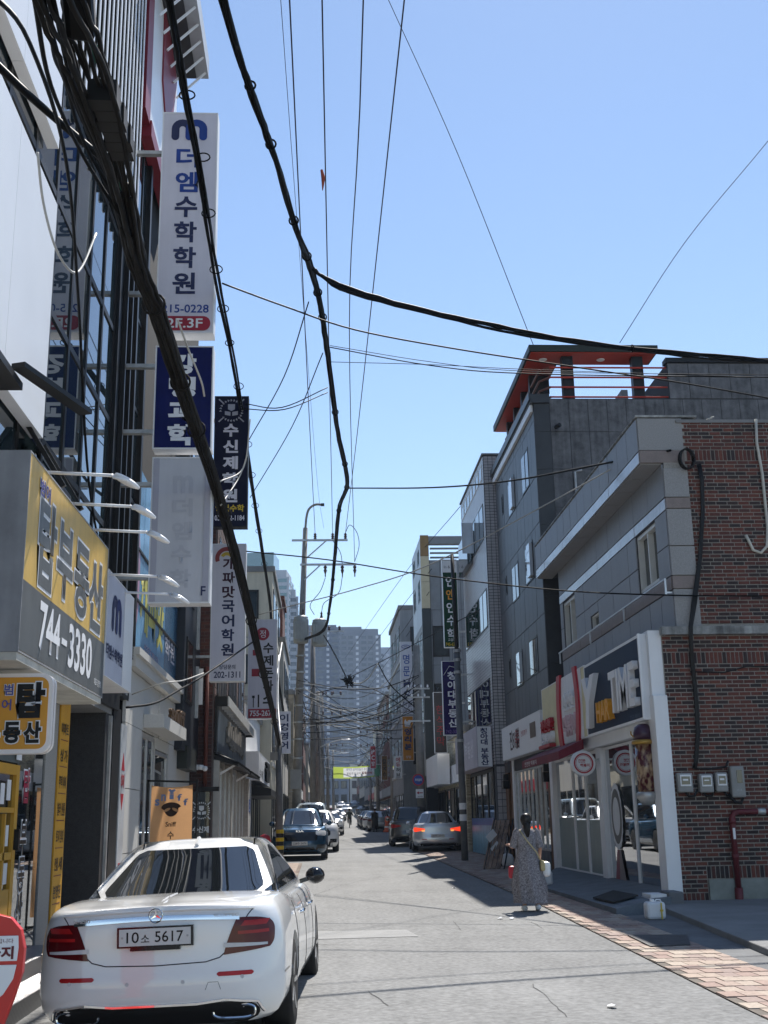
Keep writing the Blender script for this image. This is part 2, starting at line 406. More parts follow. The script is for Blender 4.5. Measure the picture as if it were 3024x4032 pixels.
t = pl.build('manhole_cover', mat('iron_plate', (0.06, 0.06, 0.065), rough=0.6, metal=0.3, var=0.3, scale=8, bump=0.4, bscale=60)); tag(t, 'dark iron cover plate let into the shaded pavers', 'manhole cover')
# sloping slab before the shop fronts with a rubber mat
rm = MB(); top = [(4.50, 18.25), (4.40, 24.4), (4.85, 26.3), (5.98, 29.9), (5.98, 19.9), (5.55, 18.9)]
zt = [g(18) + .10, g(24) + .07, g(26) + .1, g(29.9) + .16, g(19.9) + .26, g(19) + .2]
n = len(top); rm.add([(p[0], p[1], g(p[1]) - .05) for p in top] + [(p[0], p[1], z) for p, z in zip(top, zt)], [tuple(range(n, 2 * n))] + [(i, (i + 1) % n, n + (i + 1) % n, n + i) for i in range(n)])
slab = rm.build('entrance_slab', mat('slab_paint', (0.13, 0.148, 0.165), rough=0.75, var=0.2, scale=2.5, fine=.3, bump=.15)); slab['kind'] = 'structure'
mm = MB(); pts = [(4.85, 20.85, 0.19), (5.65, 22.46, 0.2), (5.9, 21.86, 0.2), (4.97, 20, 0.18)]
mm.prism([(4.62, 18.9, .295), (5.15, 19.35, .365), (5.05, 20.6, .37), (4.55, 20.0, .3)], (0, 0, .02))
tag(mm.build('door_mat', M_rubber), 'black rubber mat lying on the sloping grey entrance slab', 'mat')
# stack of white stone treads and grey block at the foot of the white pillar
for i in range(4): pass
st = thing('stone_step', 'short stack of pale stone slabs at the foot of the white pillar', 'step', (5.42, 19.2, g(19.2)))
for i in range(4): piece('slab', M_white, 5.22 + .012 * i, 5.52, 19.0, 19.5, .19 + i * .055, .19 + i * .055 + .05, st)
tag(solid('kerb_block', M_concd, None, (5.54, 5.78, 18.95, 19.45, .15, .44), bevel=.02), 'dark rounded kerb block between stone steps and brick wall', 'kerb block')

# ------------------------------------------------------------------ brick building with grey stone front
R1 = thing('brick_building', 'two storey building with red brick side wall and grey stone street front', 'building', (8.2, 24.5, g(24)))
M_mortar = mat('mortar', (0.32, 0.30, 0.27), rough=0.95, var=0.2, scale=9, fine=.4, bump=0.3)
solid('wall_core', M_mortar, R1, (6.46, 11.5, 19.605, 29.15, 0.0, 8.6), (6.26, 6.459, 19.605, 19.62, 4.78, 8.0), (5.95, 6.459, 19.605, 19.85, 0.0, 4.78))
BR = [(0.105, 0.032, 0.022), (0.13, 0.04, 0.026), (0.085, 0.027, 0.02), (0.024, 0.016, 0.016), (0.035, 0.021, 0.019), (0.115, 0.034, 0.023), (0.028, 0.018, 0.018), (0.07, 0.025, 0.02), (0.095, 0.03, 0.022)]
M_brick = palette('brick', BR, 0.85, var=0.3, scale=50, bump=0.25); M_bricks = palette('brick_joined', BR, 0.85, island=True, var=0.3, scale=50, bump=0.25)
rows = []; z = 0.17; r = 0
def brick_row(z0, z1, u0, u1, w, off):
    ed = [u0]; u = u0 + off
    while u < u1 - 0.03:
        if u > u0 + 0.03: ed.append(u)
        u += w
    return (z0, z1, ed + [u1])
while z < 8.60:
    h = 0.07; z1 = z + h
    if z < 4.66:
        u0 = 5.955
        if 4.13 <= z + .035 <= 4.35 or (z < .34):
            if abs(z - .17) < .01 or abs(z - 4.16) < .05:
                hh = .21; rows.append(brick_row(z, z + hh, u0, 6.40 if z < 1 else 9.6, .075, .075)); z += hh; continue
        if z + .035 < 0.60: rows.append(brick_row(z, z1, u0, 6.40, .205, (r % 2) * .1 + .06))
        elif z + .035 < 0.80:
            hh = .21; rows.append(brick_row(z, z + h, u0, 6.40, .205, .08)); rows.append(brick_row(z, z + hh, 6.40, 9.6, .075, .075))
            for k in (1, 2): rows.append(brick_row(z + k * h, z + (k + 1) * h, u0, 6.40, .205, .08 + .1 * (k % 2)))
            z += hh; r += 3; continue
        else: rows.append(brick_row(z, z1, u0, 9.6, .205, (r % 2) * .1 + .06))
    elif z < 4.80: pass
    else:
        if 7.83 < z < 7.92:
            rows.append(brick_row(z, z + .21, 6.70, 9.6, .075, .075)); z += .21; continue
        rows.append(brick_row(z, z1, 6.69 - .04 * (r % 2), 9.6, .205, (r % 2) * .1 + .06))
    z = z1; r += 1
field(R1, 'brick', M_brick, M_bricks, 'y-', 19.605, rows, 0.018, 0.014, limit=300, near=(7.3, 3.2), back=0.03)
M_ledge = mat('stained_ledge', (0.27, 0.275, 0.265), rough=0.9, var=0.5, scale=3, streak=0.5, bump=.3)
piece('ledge', M_ledge, 5.93, 11.5, 19.46, 19.604, 4.665, 4.80, R1)
piece('plinth', mat('green_grey_plinth', (0.22, 0.235, 0.215), rough=0.9, var=0.2, scale=2), 6.41, 11.5, 19.55, 19.603, 0.0, 0.585, R1)
piece('parapet_cap', M_conc, 6.55, 11.5, 19.57, 19.9, 8.601, 8.66, R1)
# grey stone: near return (quoin) panels
M_stone = mat('grey_stone', (0.265, 0.275, 0.29), rough=0.5, var=0.08, scale=9, fine=.6, streak=.25)
M_stone2 = mat('grey_stone_speckled', (0.275, 0.272, 0.268), rough=0.6, var=0.1, scale=30, fine=.7)
M_pink = mat('pinkish_stone', (0.22, 0.18, 0.165), rough=0.5, var=0.14, scale=5, fine=.4)
M_polish = mat('polished_stone', (0.36, 0.35, 0.35), rough=0.12, var=0.12, scale=2.2, spec=.8)
zz = [(4.80, 5.48, M_stone2), (5.50, 5.72, M_pink), (5.74, 6.26, M_stone2), (6.28, 6.95, M_stone2), (6.97, 7.16, M_pink), (7.18, 7.72, M_stone2)]
for a, b, m in zz: piece('stone_panel', m, 6.235, 6.675, 19.56, 19.604, a, b, R1)
# street front panels, polished bands, openings
wA = (20.33, 21.70, 5.80, 6.93); wB = (27.34, 28.78, 5.74, 6.92); wV = (25.08, 25.84, 5.775, 6.07)
rows = [(4.80, 5.48, [19.62 + 9.5 * i / 13 for i in range(14)]), (5.74, 6.30, [19.62 + 9.5 * i / 7 for i in range(8)]), (6.30, 6.95, [19.62 + 9.5 * i / 7 for i in range(8)]), (7.18, 7.82, [19.62 + 9.5 * i / 9 for i in range(10)])]
field(R1, 'stone_backing', mat('dark_joint', (0.05, 0.05, 0.055), rough=.8, var=0), None, 'x-', 6.25, [(4.78, 7.84, [19.622, 29.15])], .0, 0.0005, holes=(wA, wB, wV), back=.2)
field(R1, 'stone_panel', M_stone, None, 'x-', 6.25, rows, 0.022, 0.022, holes=(wA, wB, wV))
field(R1, 'polished_band', M_polish, None, 'x-', 6.25, [(6.96, 7.17, [19.62 + 9.5 * i / 9 for i in range(10)])], 0.012, 0.024)
field(R1, 'stone_band', M_pink, None, 'x-', 6.25, [(5.49, 5.73, [19.62 + 9.5 * i / 9 for i in range(10)])], 0.012, 0.026)
M_wframe = mat('cream_frame', (0.62, 0.62, 0.58), rough=0.4, var=0.05)
for w in (wA, wB): window(R1, 'x-', 6.25, *w, M_wframe, M_glassd, bars=1, fw=.07, d0=-.16, d1=-.02)
window(R1, 'x-', 6.25, *wV, M_wframe, M_glassd, bars=0, fw=.04, d0=-.12, d1=-.02)
solid('handrail', M_alu, R1, (6.10, 6.13, 19.62, 29.0, 5.66, 5.69), *[(6.10, 6.13, yy, yy + .03, 5.4, 5.659) for yy in (19.62, 22.5, 25.5, 28.9)], (6.131, 6.228, 19.62, 19.65, 5.42, 5.45))
# cornice
field(R1, 'cornice_panel', M_stone, None, 'x-', 5.84, [(8.06, 8.70, [19.64 + 10.3 * i / 14 for i in range(15)])], 0.022, 0.02)
field(R1, 'cornice_band', M_polish, None, 'x-', 5.84, [(7.835, 8.05, [19.64 + 10.3 * i / 9 for i in range(10)])], 0.012, 0.022)
piece('cornice_core', MATS['dark_joint'], 5.842, 6.9, 19.66, 29.95, 7.86, 8.71, R1)
piece('stone_panel', M_stone2, 5.835, 6.66, 19.60, 19.658, 8.08, 8.69, R1); piece('stone_panel', M_pink, 5.835, 6.66, 19.602, 19.658, 7.84, 8.07, R1)
piece('cornice_cap', M_ledge, 5.80, 6.95, 19.585, 30.0, 8.712, 8.75, R1)
for i in range(11): piece('soffit_panel', M_stone2, 5.845, 6.24, 19.67 + i * .935, 19.65 + (i + 1) * .935, 7.82, 7.858, R1)
# ground floor of the stone front
solid('shop_beam', M_white, R1, (5.72, 6.24, 19.62, 29.15, 3.02, 4.76))
solid('pillar', M_white, R1, (5.70, 5.945, 19.50, 19.92, 0.25, 3.62), bevel=.01)
solid('pillar', M_white, R1, (5.80, 6.1, 24.02, 24.42, 0.28, 3.01)); solid('pillar', M_white, R1, (5.80, 6.1, 29.2, 29.55, 0.3, 3.01))
M_shop_in = mat('shop_interior', (0.20, 0.19, 0.18), rough=0.8, var=0.35, scale=1.5)
solid('shop_room', M_shop_in, R1, (8.2, 8.3, 19.95, 29.1, .3, 3.0), (5.9, 8.2, 19.93, 19.97, .3, 3.0), (5.9, 8.2, 24.2, 24.24, .3, 3.0), (5.9, 8.3, 19.95, 29.1, .2, .30), (5.95, 8.3, 19.95, 29.1, 2.95, 3.0), (7.2, 7.7, 20.6, 23.6, .3, 1.2), (7.4, 8.0, 25, 28.6, .3, 1.1), (7.0, 7.06, 21.2, 21.9, .9, 2.0), (7.0, 7.06, 22.6, 23.3, .9, 2.0))
M_cg = clear_glass('shop_glass', (0.42, 0.5, 0.5), refl=1.5)
M_frost = mat('frosted_film', (0.16, 0.22, 0.22), rough=0.35, var=0.08)
def shopfront(parent, pl, a, edges, v0, v1, fm, gm, fw=.06):
    for i in range(len(edges) - 1):
        u0, u1 = edges[i], edges[i + 1]; f = MB(); R = lambda *q: f.box(*rect_box(pl, a, *q))
        R(u0, u1, v0, v0 + fw, -.03, .03); R(u0, u1, v1 - fw, v1, -.03, .03); R(u0, u0 + fw, v0 + fw, v1 - fw, -.03, .03); R(u1 - fw, u1, v0 + fw, v1 - fw, -.03, .03)
        w = f.build('shop_window', fm, parent); fpiece('pane', gm, w, pl, a, u0 + fw + .001, u1 - fw - .001, v0 + fw + .001, v1 - fw - .001, -.006, .006)
shopfront(R1, 'x-', 5.9, [19.93, 21.9, 24.0], .36, 3.0, M_white, M_cg, .05)
shopfront(R1, 'x-', 5.9, [24.44, 25.9, 27.2, 29.18], .38, 3.0, M_white, M_cg, .07)
piece('glass_film', M_frost, 5.885, 5.889, 24.6, 25.75, .45, 1.55, R1); piece('glass_film', M_frost, 5.885, 5.889, 26.0, 27.05, .45, 1.55, R1); piece('glass_film', M_frost, 5.885, 5.889, 27.35, 29.0, .45, 1.6, R1)
piece('notice', M_white, 5.78, 5.797, 24.1, 24.3, 1.75, 2.15, R1)
# saw-toothed round decal and drawing on the hair shop glass
dec = MB(); N = 28
for ring, m_i in (((.50, .62), 0), ((0, .36), 0)):
    pass
def disc(mb, pl, a, cu, cv, ru, rv, off, n=40, tooth=0.0, inner=0.0):
    pts = []; 
    for k in range(n):
        an = 2 * math.pi * k / n; f = 1 + (tooth if k % 2 else 0)
        pts.append((cu + ru * f * math.cos(an), cv + rv * f * math.sin(an)))
    def P(u, v): return (u, a - off, v) if pl == 'y-' else ((a + off, u, v) if pl == 'x+' else (a - off, u, v))
    if inner:
        inn = [(cu + ru * inner * math.cos(2 * math.pi * k / n), cv + rv * inner * math.sin(2 * math.pi * k / n)) for k in range(n)]
        mb.add([P(*p) for p in pts] + [P(*p) for p in inn], [(k, (k + 1) % n, n + (k + 1) % n, n + k) for k in range(n)])
    else: mb.add([P(*p) for p in pts], [tuple(range(n))])
    return mb
M_decw = mat('white_vinyl', (0.6, 0.62, 0.64), rough=.4, var=.05); M_decg = mat('grey_vinyl', (0.06, 0.065, 0.07), rough=.4, var=.1); M_decr = mat('crimson_vinyl', (0.2, 0.03, 0.06), rough=.4, var=.1)
disc(MB(), 'x-', 5.87, 23.25, 1.62, .44, .62, .003, 40, .07).build('round_decal', M_decw, R1)
disc(MB(), 'x-', 5.87, 23.25, 1.62, .39, .53, .006, 40).build('round_decal', M_decg, R1)
disc(MB(), 'x-', 5.87, 23.25, 1.62, .27, .37, .009, 40).build('round_decal', M_decw, R1)
b_ = MB(); b_.prism([(5.866, 23.1, .98), (5.866, 23.35, .98), (5.866, 23.62, .42), (5.866, 22.8, .42)], (-.003, 0, 0)); b_.build('brush_decal', mat('taupe_vinyl', (.2, .17, .17), rough=.4), R1)
b_ = MB(); b_.prism([(5.865, 23.2, .98), (5.865, 23.36, .98), (5.865, 23.6, .42), (5.865, 23.3, .42)], (-.004, 0, 0)); b_.build('brush_decal', M_decr, R1)

# --- hair salon sign
M_navy = mat('navy_panel', (0.008, 0.022, 0.055), rough=0.5, spec=.15, var=0.12, scale=.8)
M_white_l = mat('white_letter', (0.75, 0.76, 0.78), rough=0.4, var=0.03); M_orange_l = mat('orange_letter', (0.75, 0.33, 0.03), rough=0.4, var=0.05)
s = sign_box('shop_sign', 'long navy hair salon sign with raised white and orange letters', 'sign', 'x-', 5.60, 19.75, 24.15, 3.23, 4.72, .40, M_navy, M_white, .05)
piece('side_strip', M_white, 5.56, 5.60, 19.70, 19.748, 3.23, 4.72, s)
text('TIME', 'x-', 5.60, 19.95, 21.75, 3.50, 4.28, M_white_l, s, off=.0, bold=.02, ext=.10)
text('HAR', 'x-', 5.60, 21.78, 22.85, 3.42, 3.82, M_orange_l, s, off=.0, bold=.02, ext=.11)
text('Y', 'x-', 5.60, 22.85, 24.0, 3.38, 4.42, M_white_l, s, off=.0, bold=.05, ext=.11, shear=.2)
text('757-9800', 'x-', 5.60, 20.05, 20.7, 3.30, 3.37, mat('blue_letter', (.05, .09, .16), rough=.5), s)
# --- tteokbokki sign, cream and white with red arcs
M_cream = mat('cream_panel', (0.66, 0.60, 0.36), rough=0.5, var=0.05); M_red = mat('red_paint', (0.42, 0.022, 0.035), rough=0.4, var=0.1)
s = sign_box('shop_sign', 'cream and white snack bar sign with two curved red bands', 'sign', 'x-', 5.61, 24.17, 29.05, 3.24, 4.75, .30, M_cream, M_white, .02)
piece('white_panel', M_white, 5.60, 5.608, 24.5, 27.0, 3.26, 4.73, s)
def arc_band(ys0, ys1, xx, nm, m):
    mb = MB(); n = 14; vs = []
    for i in range(n + 1):
        tt = i / n; z = 3.14 + tt * 1.68; bow = .18 * math.sin(math.pi * tt)
        for yy in (ys0 + bow * (1 if ys0 > 26 else -1), ys1 + bow * (1 if ys0 > 26 else -1)):
            for x in (5.61, xx): vs.append((x, yy, z))
    fs = []
    for i in range(n):
        a = 4 * i
        fs += [(a + 1, a + 3, a + 7, a + 5), (a, a + 1, a + 5, a + 4), (a + 2, a + 6, a + 7, a + 3), (a, a + 4, a + 6, a + 2)]
    fs += [(0, 2, 3, 1), (4 * n, 4 * n + 1, 4 * n + 3, 4 * n + 2)]
    mb.add(vs, fs); mb.build(nm, m, s)
arc_band(26.5, 26.85, 5.555, 'red_band', M_red); arc_band(24.85, 25.15, 5.555, 'red_band', M_red)
text('깐깐한', 'x-', 5.60, 25.2, 26.3, 3.95, 4.35, M_white_l, s, ext=.05, bold=.03); text('떡볶이', 'x-', 5.60, 25.1, 26.4, 3.38, 3.85, mat('pink_white_letter', (.6, .42, .46), rough=.4), s, ext=.05, bold=.03)
text('깐깐한', 'x-', 5.61, 27.6, 28.9, 3.65, 3.95, M_red, s, ext=.1, bold=.02); text('떡볶이', 'x-', 5.61, 27.6, 28.9, 3.35, 3.62, M_white_l, s, ext=.1, bold=.03)
piece('tray', M_red, 5.45, 5.61, 27.55, 28.95, 3.25, 3.33, s)
# awning
aw = MB(); aw.prism([(5.6, 24.6, 3.22), (5.05, 24.6, 2.98), (5.05, 24.6, 2.80), (5.6, 24.6, 3.02)], (0, 4.6, 0)); aw = aw.build('awning', mat('maroon_canvas', (.16, .02, .035), rough=.7, var=.15)); tag(aw, 'short maroon awning under the cream snack bar sign', 'awning')
text('깐깐한 떡볶이', 'x-', 5.05, 27.2, 28.8, 2.83, 2.94, M_white_l, aw)
# round projecting sign
t = thing('round_sign', 'round white projecting sign with dark red rings at the snack bar', 'sign', (5.45, 24.1, 2.4))
mb = MB(); mb.lathe([(.25, 0), (.262, .02), (.262, .12), (.25, .14)], (5.45, 24.05, 2.695), 40, 'y'); mb.build('disc', M_white, t, smooth=False)
disc(MB(), 'y-', 24.05, 5.45, 2.695, .205, .205, .004, 48, 0, .86).build('ring', M_red, t); disc(MB(), 'y-', 24.05, 5.45, 2.695, .165, .165, .004, 48, 0, .95).build('ring', M_red, t)
text('깐깐한', 'y-', 24.05, 5.34, 5.49, 2.71, 2.78, M_red, t, bold=.03); text('떡볶이', 'y-', 24.05, 5.38, 5.57, 2.62, 2.69, M_red, t, bold=.03)
solid('bracket', M_steel, t, (5.71, 5.9, 24.1, 24.14, 2.75, 2.79))
# barber pole
t = thing('barber_pole', 'large red and gold barber pole lamp on the hair salon front', 'barber pole', (5.62, 20.0, 1.9))
M_bp = bpy.data.materials.new('barber_stripes'); M_bp.use_nodes = True; n_ = M_bp.node_tree.nodes; l_ = M_bp.node_tree.links
wv = n_.new('ShaderNodeTexNoise'); wv.inputs['Scale'].default_value = 14; ge = n_.new('ShaderNodeNewGeometry'); mp_ = n_.new('ShaderNodeMapping'); mp_.inputs['Scale'].default_value = (1, 1, .55); l_.new(ge.outputs['Position'], mp_.inputs[0]); l_.new(mp_.outputs[0], wv.inputs['Vector'])
cr = n_.new('ShaderNodeValToRGB'); cr.color_ramp.elements[0].color = (.07, .012, .015, 1); cr.color_ramp.elements[0].position = .42; cr.color_ramp.elements[1].color = (.35, .24, .14, 1); cr.color_ramp.elements[1].position = .62
l_.new(wv.outputs['Fac'], cr.inputs[0]); l_.new(cr.outputs[0], n_['Principled BSDF'].inputs['Base Color']); n_['Principled BSDF'].inputs['Roughness'].default_value = .12
MB().lathe([(.165, 2.02), (.165, 2.82)], (5.62, 20.0, 0), 28).build('cylinder', M_bp, t, smooth=True)
M_plum = mat('plum_paint', (.045, .015, .04), rough=.35); M_gold = mat('gold_trim', (.45, .27, .06), rough=.35, metal=.6)
MB().lathe([(.2, 2.82), (.215, 2.84), (.215, 2.88), (.19, 2.9)], (5.62, 20.0, 0), 28).build('collar', M_gold, t, smooth=True)
MB().lathe([(.18, 2.9), (.175, 3.02), (.15, 3.12), (.08, 3.17), (.01, 3.18)], (5.62, 20.0, 0), 28).build('cap', M_plum, t, smooth=True)
MB().lathe([(.11, 1.80), (.14, 1.86), (.19, 1.92), (.195, 2.0), (.165, 2.02)], (5.62, 20.0, 0), 28).build('base', M_steel, t, smooth=True)
solid('bracket', M_steel, t, (5.80, 5.84, 19.98, 20.02, 1.95, 2.85), (5.64, 5.9, 19.98, 20.02, 2.9, 2.93))
MB().tube([(5.44, 20, 2.95), (5.40, 20, 3.0), (5.40, 20, 3.05)], .012, 6).build('horn', M_gold, t); MB().tube([(5.80, 20, 2.95), (5.84, 20, 3.0), (5.84, 20, 3.05)], .012, 6).build('horn', M_gold, t)
# electricity meters on the brick wall
M_mbox = mat('meter_grey', (.26, .26, .25), rough=.5, var=.08); M_mglass = glass('meter_glass', (.06, .07, .07))
def meter(x0, x1, z0, z1, lab):
    t = thing('electricity_meter', lab, 'meter', ((x0 + x1) / 2, 19.5, z0), 'meters on the brick wall')
    solid('case', M_mbox, t, (x0, x1, 19.44, 19.585, z0, z1), bevel=.025)
    cx = (x0 + x1) / 2; w = (x1 - x0)
    solid('window_rim', M_white, t, (cx - .36 * w, cx + .36 * w, 19.425, 19.438, z0 + .10, z1 - .03), bevel=.01)
    piece('window', M_mglass, cx - .28 * w, cx + .28 * w, 19.418, 19.424, z0 + .13, z1 - .06, t)
    piece('dial', M_white, cx - .2 * w, cx + .15 * w, 19.414, 19.417, z0 + .19, z1 - .1, t)
meter(5.99, 6.25, 1.99, 2.31, 'leftmost grey meter box on brick wall, near the white pillar'); meter(6.36, 6.60, 1.98, 2.29, 'second grey meter box from the white pillar on brick wall'); meter(6.64, 6.85, 1.99, 2.31, 'third grey meter box, right of a pair on brick wall')
t = thing('electricity_meter', 'tall grey control box, rightmost of the boxes on brick wall', 'meter', (7.02, 19.5, 1.89), 'meters on the brick wall')
solid('case', M_mbox, t, (6.90, 7.14, 19.43, 19.585, 1.89, 2.41), bevel=.03); piece('window', M_mglass, 7.0, 7.09, 19.422, 19.429, 2.13, 2.34, t)
text('SK II', 'y-', 19.43, 6.98, 7.06, 2.0, 2.03, M_steel, t)
# maroon drain pipe
t = thing('drain_pipe', 'maroon drain pipe with an elbow running down the brick wall', 'pipe', (6.88, 19.5, .1))
M_mar = mat('maroon_paint', (.115, .02, .025), rough=.45, var=.15)
MB().tube([(9.5, 19.53, 1.66), (7.0, 19.53, 1.66), (6.93, 19.53, 1.64), (6.89, 19.53, 1.58), (6.885, 19.53, 1.45), (6.885, 19.53, .42)], .05, 12).build('pipe', M_mar, t, smooth=True)
MB().tube([(6.885, 19.53, .45), (6.885, 19.53, .10)], .068, 12).build('boot', M_mar, t, smooth=True)
MB().tube([(6.885, 19.53, .98), (6.885, 19.53, .90)], .058, 12).build('collar', M_mar, t, smooth=True); MB().tube([(6.89, 19.53, 1.56), (6.885, 19.53, 1.46)], .058, 12).build('collar', M_mar, t, smooth=True)
MB().tube([(7.33, 19.53, 1.66), (7.46, 19.53, 1.66)], .058, 12).build('collar', M_steel, t, smooth=True); piece('tag', M_white, 6.86, 6.90, 19.465, 19.478, 1.22, 1.4, t)
# cream hose loop and black service cables on the brick wall
t = MB().tube([(8.05, 19.56, 8.66), (8.02, 19.56, 8.2), (8.06, 19.56, 7.6), (8.05, 19.56, 6.6), (8.0, 19.56, 6.25), (7.88, 19.56, 6.13), (7.74, 19.56, 6.18), (7.68, 19.56, 6.35), (7.64, 19.57, 6.46)], .028, 8).build('hose', mat('cream_hose', (.5, .48, .42), rough=.5), smooth=True); tag(t, 'cream hose hanging in a long loop on the brick wall', 'hose')
t = thing('service_cable', 'black cable bundle with a coil running down the brick wall', 'cable', (6.4, 19.5, 2))
for k in range(5):
    o = .012 * k
    MB().tube([(6.86 + o, 19.54 - .01 * k, 7.78), (6.9 + o, 19.54, 7.5), (6.86 + o, 19.54, 6.9), (6.72 + o, 19.53, 6.0), (6.52 + o * 1.5, 19.50, 5.2), (6.42 + o, 19.44, 4.8), (6.40 + o, 19.43, 4.6), (6.42 + o, 19.54, 4.3), (6.44 + o, 19.55, 3.6), (6.42 + o, 19.55, 3.0), (6.34 + o, 19.55, 2.5), (6.30 + o, 19.55, 2.38)], .015, 6).build('strand', M_black, t, smooth=True)
cl = MB()
for k in range(7):
    cl.tube([(6.66 + .02 * math.sin(k) + .13 * math.cos(a), 19.45 + .012 * k, 7.87 + .19 * math.sin(a)) for a in [2 * math.pi * i / 18 for i in range(19)]], .012, 6)
cl.build('coil', M_black, t, smooth=True)
MB().tube([(6.30, 19.5, 2.38), (6.6, 19.5, 2.37), (6.85, 19.5, 2.40), (6.9, 19.5, 2.5)], .02, 6).build('strand', M_black, t, smooth=True)
for x in (6.12, 6.42, 6.78): MB().tube([(x, 19.5, 2.0), (x + .05, 19.5, 1.93), (x + .15, 19.5, 1.93), (x + .2, 19.5, 2.02)], .022, 6).build('loop', M_black, t, smooth=True)
MB().tube([(6.85, 19.5, 1.95), (6.95, 19.48, 1.82), (7.05, 19.48, 1.8), (7.1, 19.5, 1.9)], .03, 6).build('loop', M_black, t, smooth=True)
MB().tube([(6.40, 19.55, 4.02), (7.0, 19.55, 4.0), (7.4, 19.55, 4.1), (9.5, 19.55, 4.09)], .012, 6).build('strand', M_black, t, smooth=True)
# white jug with yellow strap on the kerb, one more beyond the woman
def jug(name, label, x, y, z, s=1.0):
    t = thing(name, label, 'container', (x, y, z)); mb = MB(); sec = []
    mb.box(x - .24 * s, x + .24 * s, y - .2 * s, y + .2 * s, z, z + .42 * s)
    o = mb.build('body', mat('milky_plastic', (.62, .64, .66), rough=.35, var=.06), t, bevel=.07 * s)
    MB().lathe([(.06 * s, 0), (.06 * s, .05 * s), (.05 * s, .06 * s)], (x - .05 * s, y, z + .42 * s), 14).build('cap', M_white, t)
    MB().tube([(x + .02 * s, y, z + .41 * s), (x + .06 * s, y, z + .47 * s), (x + .16 * s, y, z + .46 * s), (x + .18 * s, y, z + .41 * s)], .018 * s, 8).build('handle', M_white, t)
    return t
jj = jug('water_jug', 'square white plastic jug with yellow strap by stone steps', 4.87, 17.45, .165, .58)
solid('strap', mat('yellow_strap', (.55, .42, .06), rough=.6), jj, (4.93, 4.95, 17.326, 17.333, .17, .40), (4.915, 4.965, 17.322, 17.3255, .28, .305))
jug('water_jug', 'square white plastic jug on the slab behind the walking woman', 4.55, 24.3, .29, .65)

# ------------------------------------------------------------------ dark tiled building with red roof canopy
R2 = thing('tiled_building', 'four storey charcoal tiled building with red underside roof canopy', 'building', (9, 34, g(34)))
M_char = mat('charcoal_panel', (0.095, 0.10, 0.108), rough=0.45, var=0.12, scale=1.2, streak=.5)
M_chard = mat('charcoal_dark', (0.042, 0.044, 0.048), rough=0.4, var=0.12, scale=2)
M_mott = mat('mottled_tile', (0.115, 0.115, 0.12), rough=0.6, var=0.48, scale=3.2, fine=.2, streak=.3)
M_joint = mat('dark_joint', (0.02, 0.02, 0.022), rough=.8, var=0)
solid('wall_core', M_joint, R2, (6.06, 13.5, 30.22, 37.6, 0.0, 13.1), (10.0, 13.5, 30.22, 37.6, 13.1, 14.2))
WR2 = [(31.37, 32.50, 10.87, 12.04), (33.82, 35.05, 10.85, 11.95), (36.05, 36.36, 11.3, 11.95), (31.4, 32.65, 8.17, 9.27), (33.88, 35.02, 8.09, 9.22), (36.07, 36.32, 8.6, 9.2), (31.45, 32.7, 5.5, 6.55), (33.9, 35.05, 5.45, 6.5), (36.1, 36.35, 5.9, 6.5)]
rows = []
for j, (a, b) in enumerate([(4.35, 5.5), (5.5, 6.95), (6.95, 8.15), (8.15, 9.5), (9.5, 10.85), (10.85, 12.45), (12.45, 12.72)]):
    o = .3 * (j % 2); ed = [30.22] + [30.62 + o + .62 * i for i in range(11) if 30.62 + o + .62 * i < 37.4] + [37.6]; rows.append((a, b, ed))
field(R2, 'cladding_panel', M_char, None, 'x-', 6.06, rows, .02, .02, holes=WR2)
for w in WR2: window(R2, 'x-', 6.06, *w, M_dkframe, M_glassd, bars=0 if w[1] - w[0] < .6 else 1, fw=.05, d0=.001, d1=.035)
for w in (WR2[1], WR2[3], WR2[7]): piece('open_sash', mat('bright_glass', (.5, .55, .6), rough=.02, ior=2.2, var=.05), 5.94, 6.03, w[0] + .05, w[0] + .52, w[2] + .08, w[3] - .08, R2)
# near wall: smooth dark corner strip then mottled tiles
field(R2, 'cladding_panel', M_chard, None, 'y-', 30.22, [(3.0, 5.6, [6.045, 6.5]), (5.6, 7.4, [6.045, 6.5]), (7.4, 9.4, [6.045, 6.5]), (9.4, 11.0, [6.045, 6.5]), (11.0, 12.1, [6.045, 6.5]), (12.1, 12.95, [6.045, 6.5])], .014, .02)
ed = [6.5 + .55 * i for i in range(13)]
field(R2, 'wall_tile', M_mott, None, 'y-', 30.22, [(8.5, 9.9, ed), (9.9, 11.0, ed), (11.0, 12.1, ed), (12.1, 13.08, ed), (13.10, 14.18, [10.0 + .6 * i for i in range(7)])], .016, .018)
piece('parapet_cap', M_black, 9.95, 13.6, 30.15, 30.5, 14.2, 14.34, R2)
solid('eaves', M_chard, R2, (5.95, 6.5, 30.12, 37.7, 12.95, 13.2), (5.90, 5.949, 30.1, 37.75, 13.02, 13.24)); piece('white_trim', M_white, 5.96, 6.038, 30.3, 37.65, 12.73, 12.94, R2)
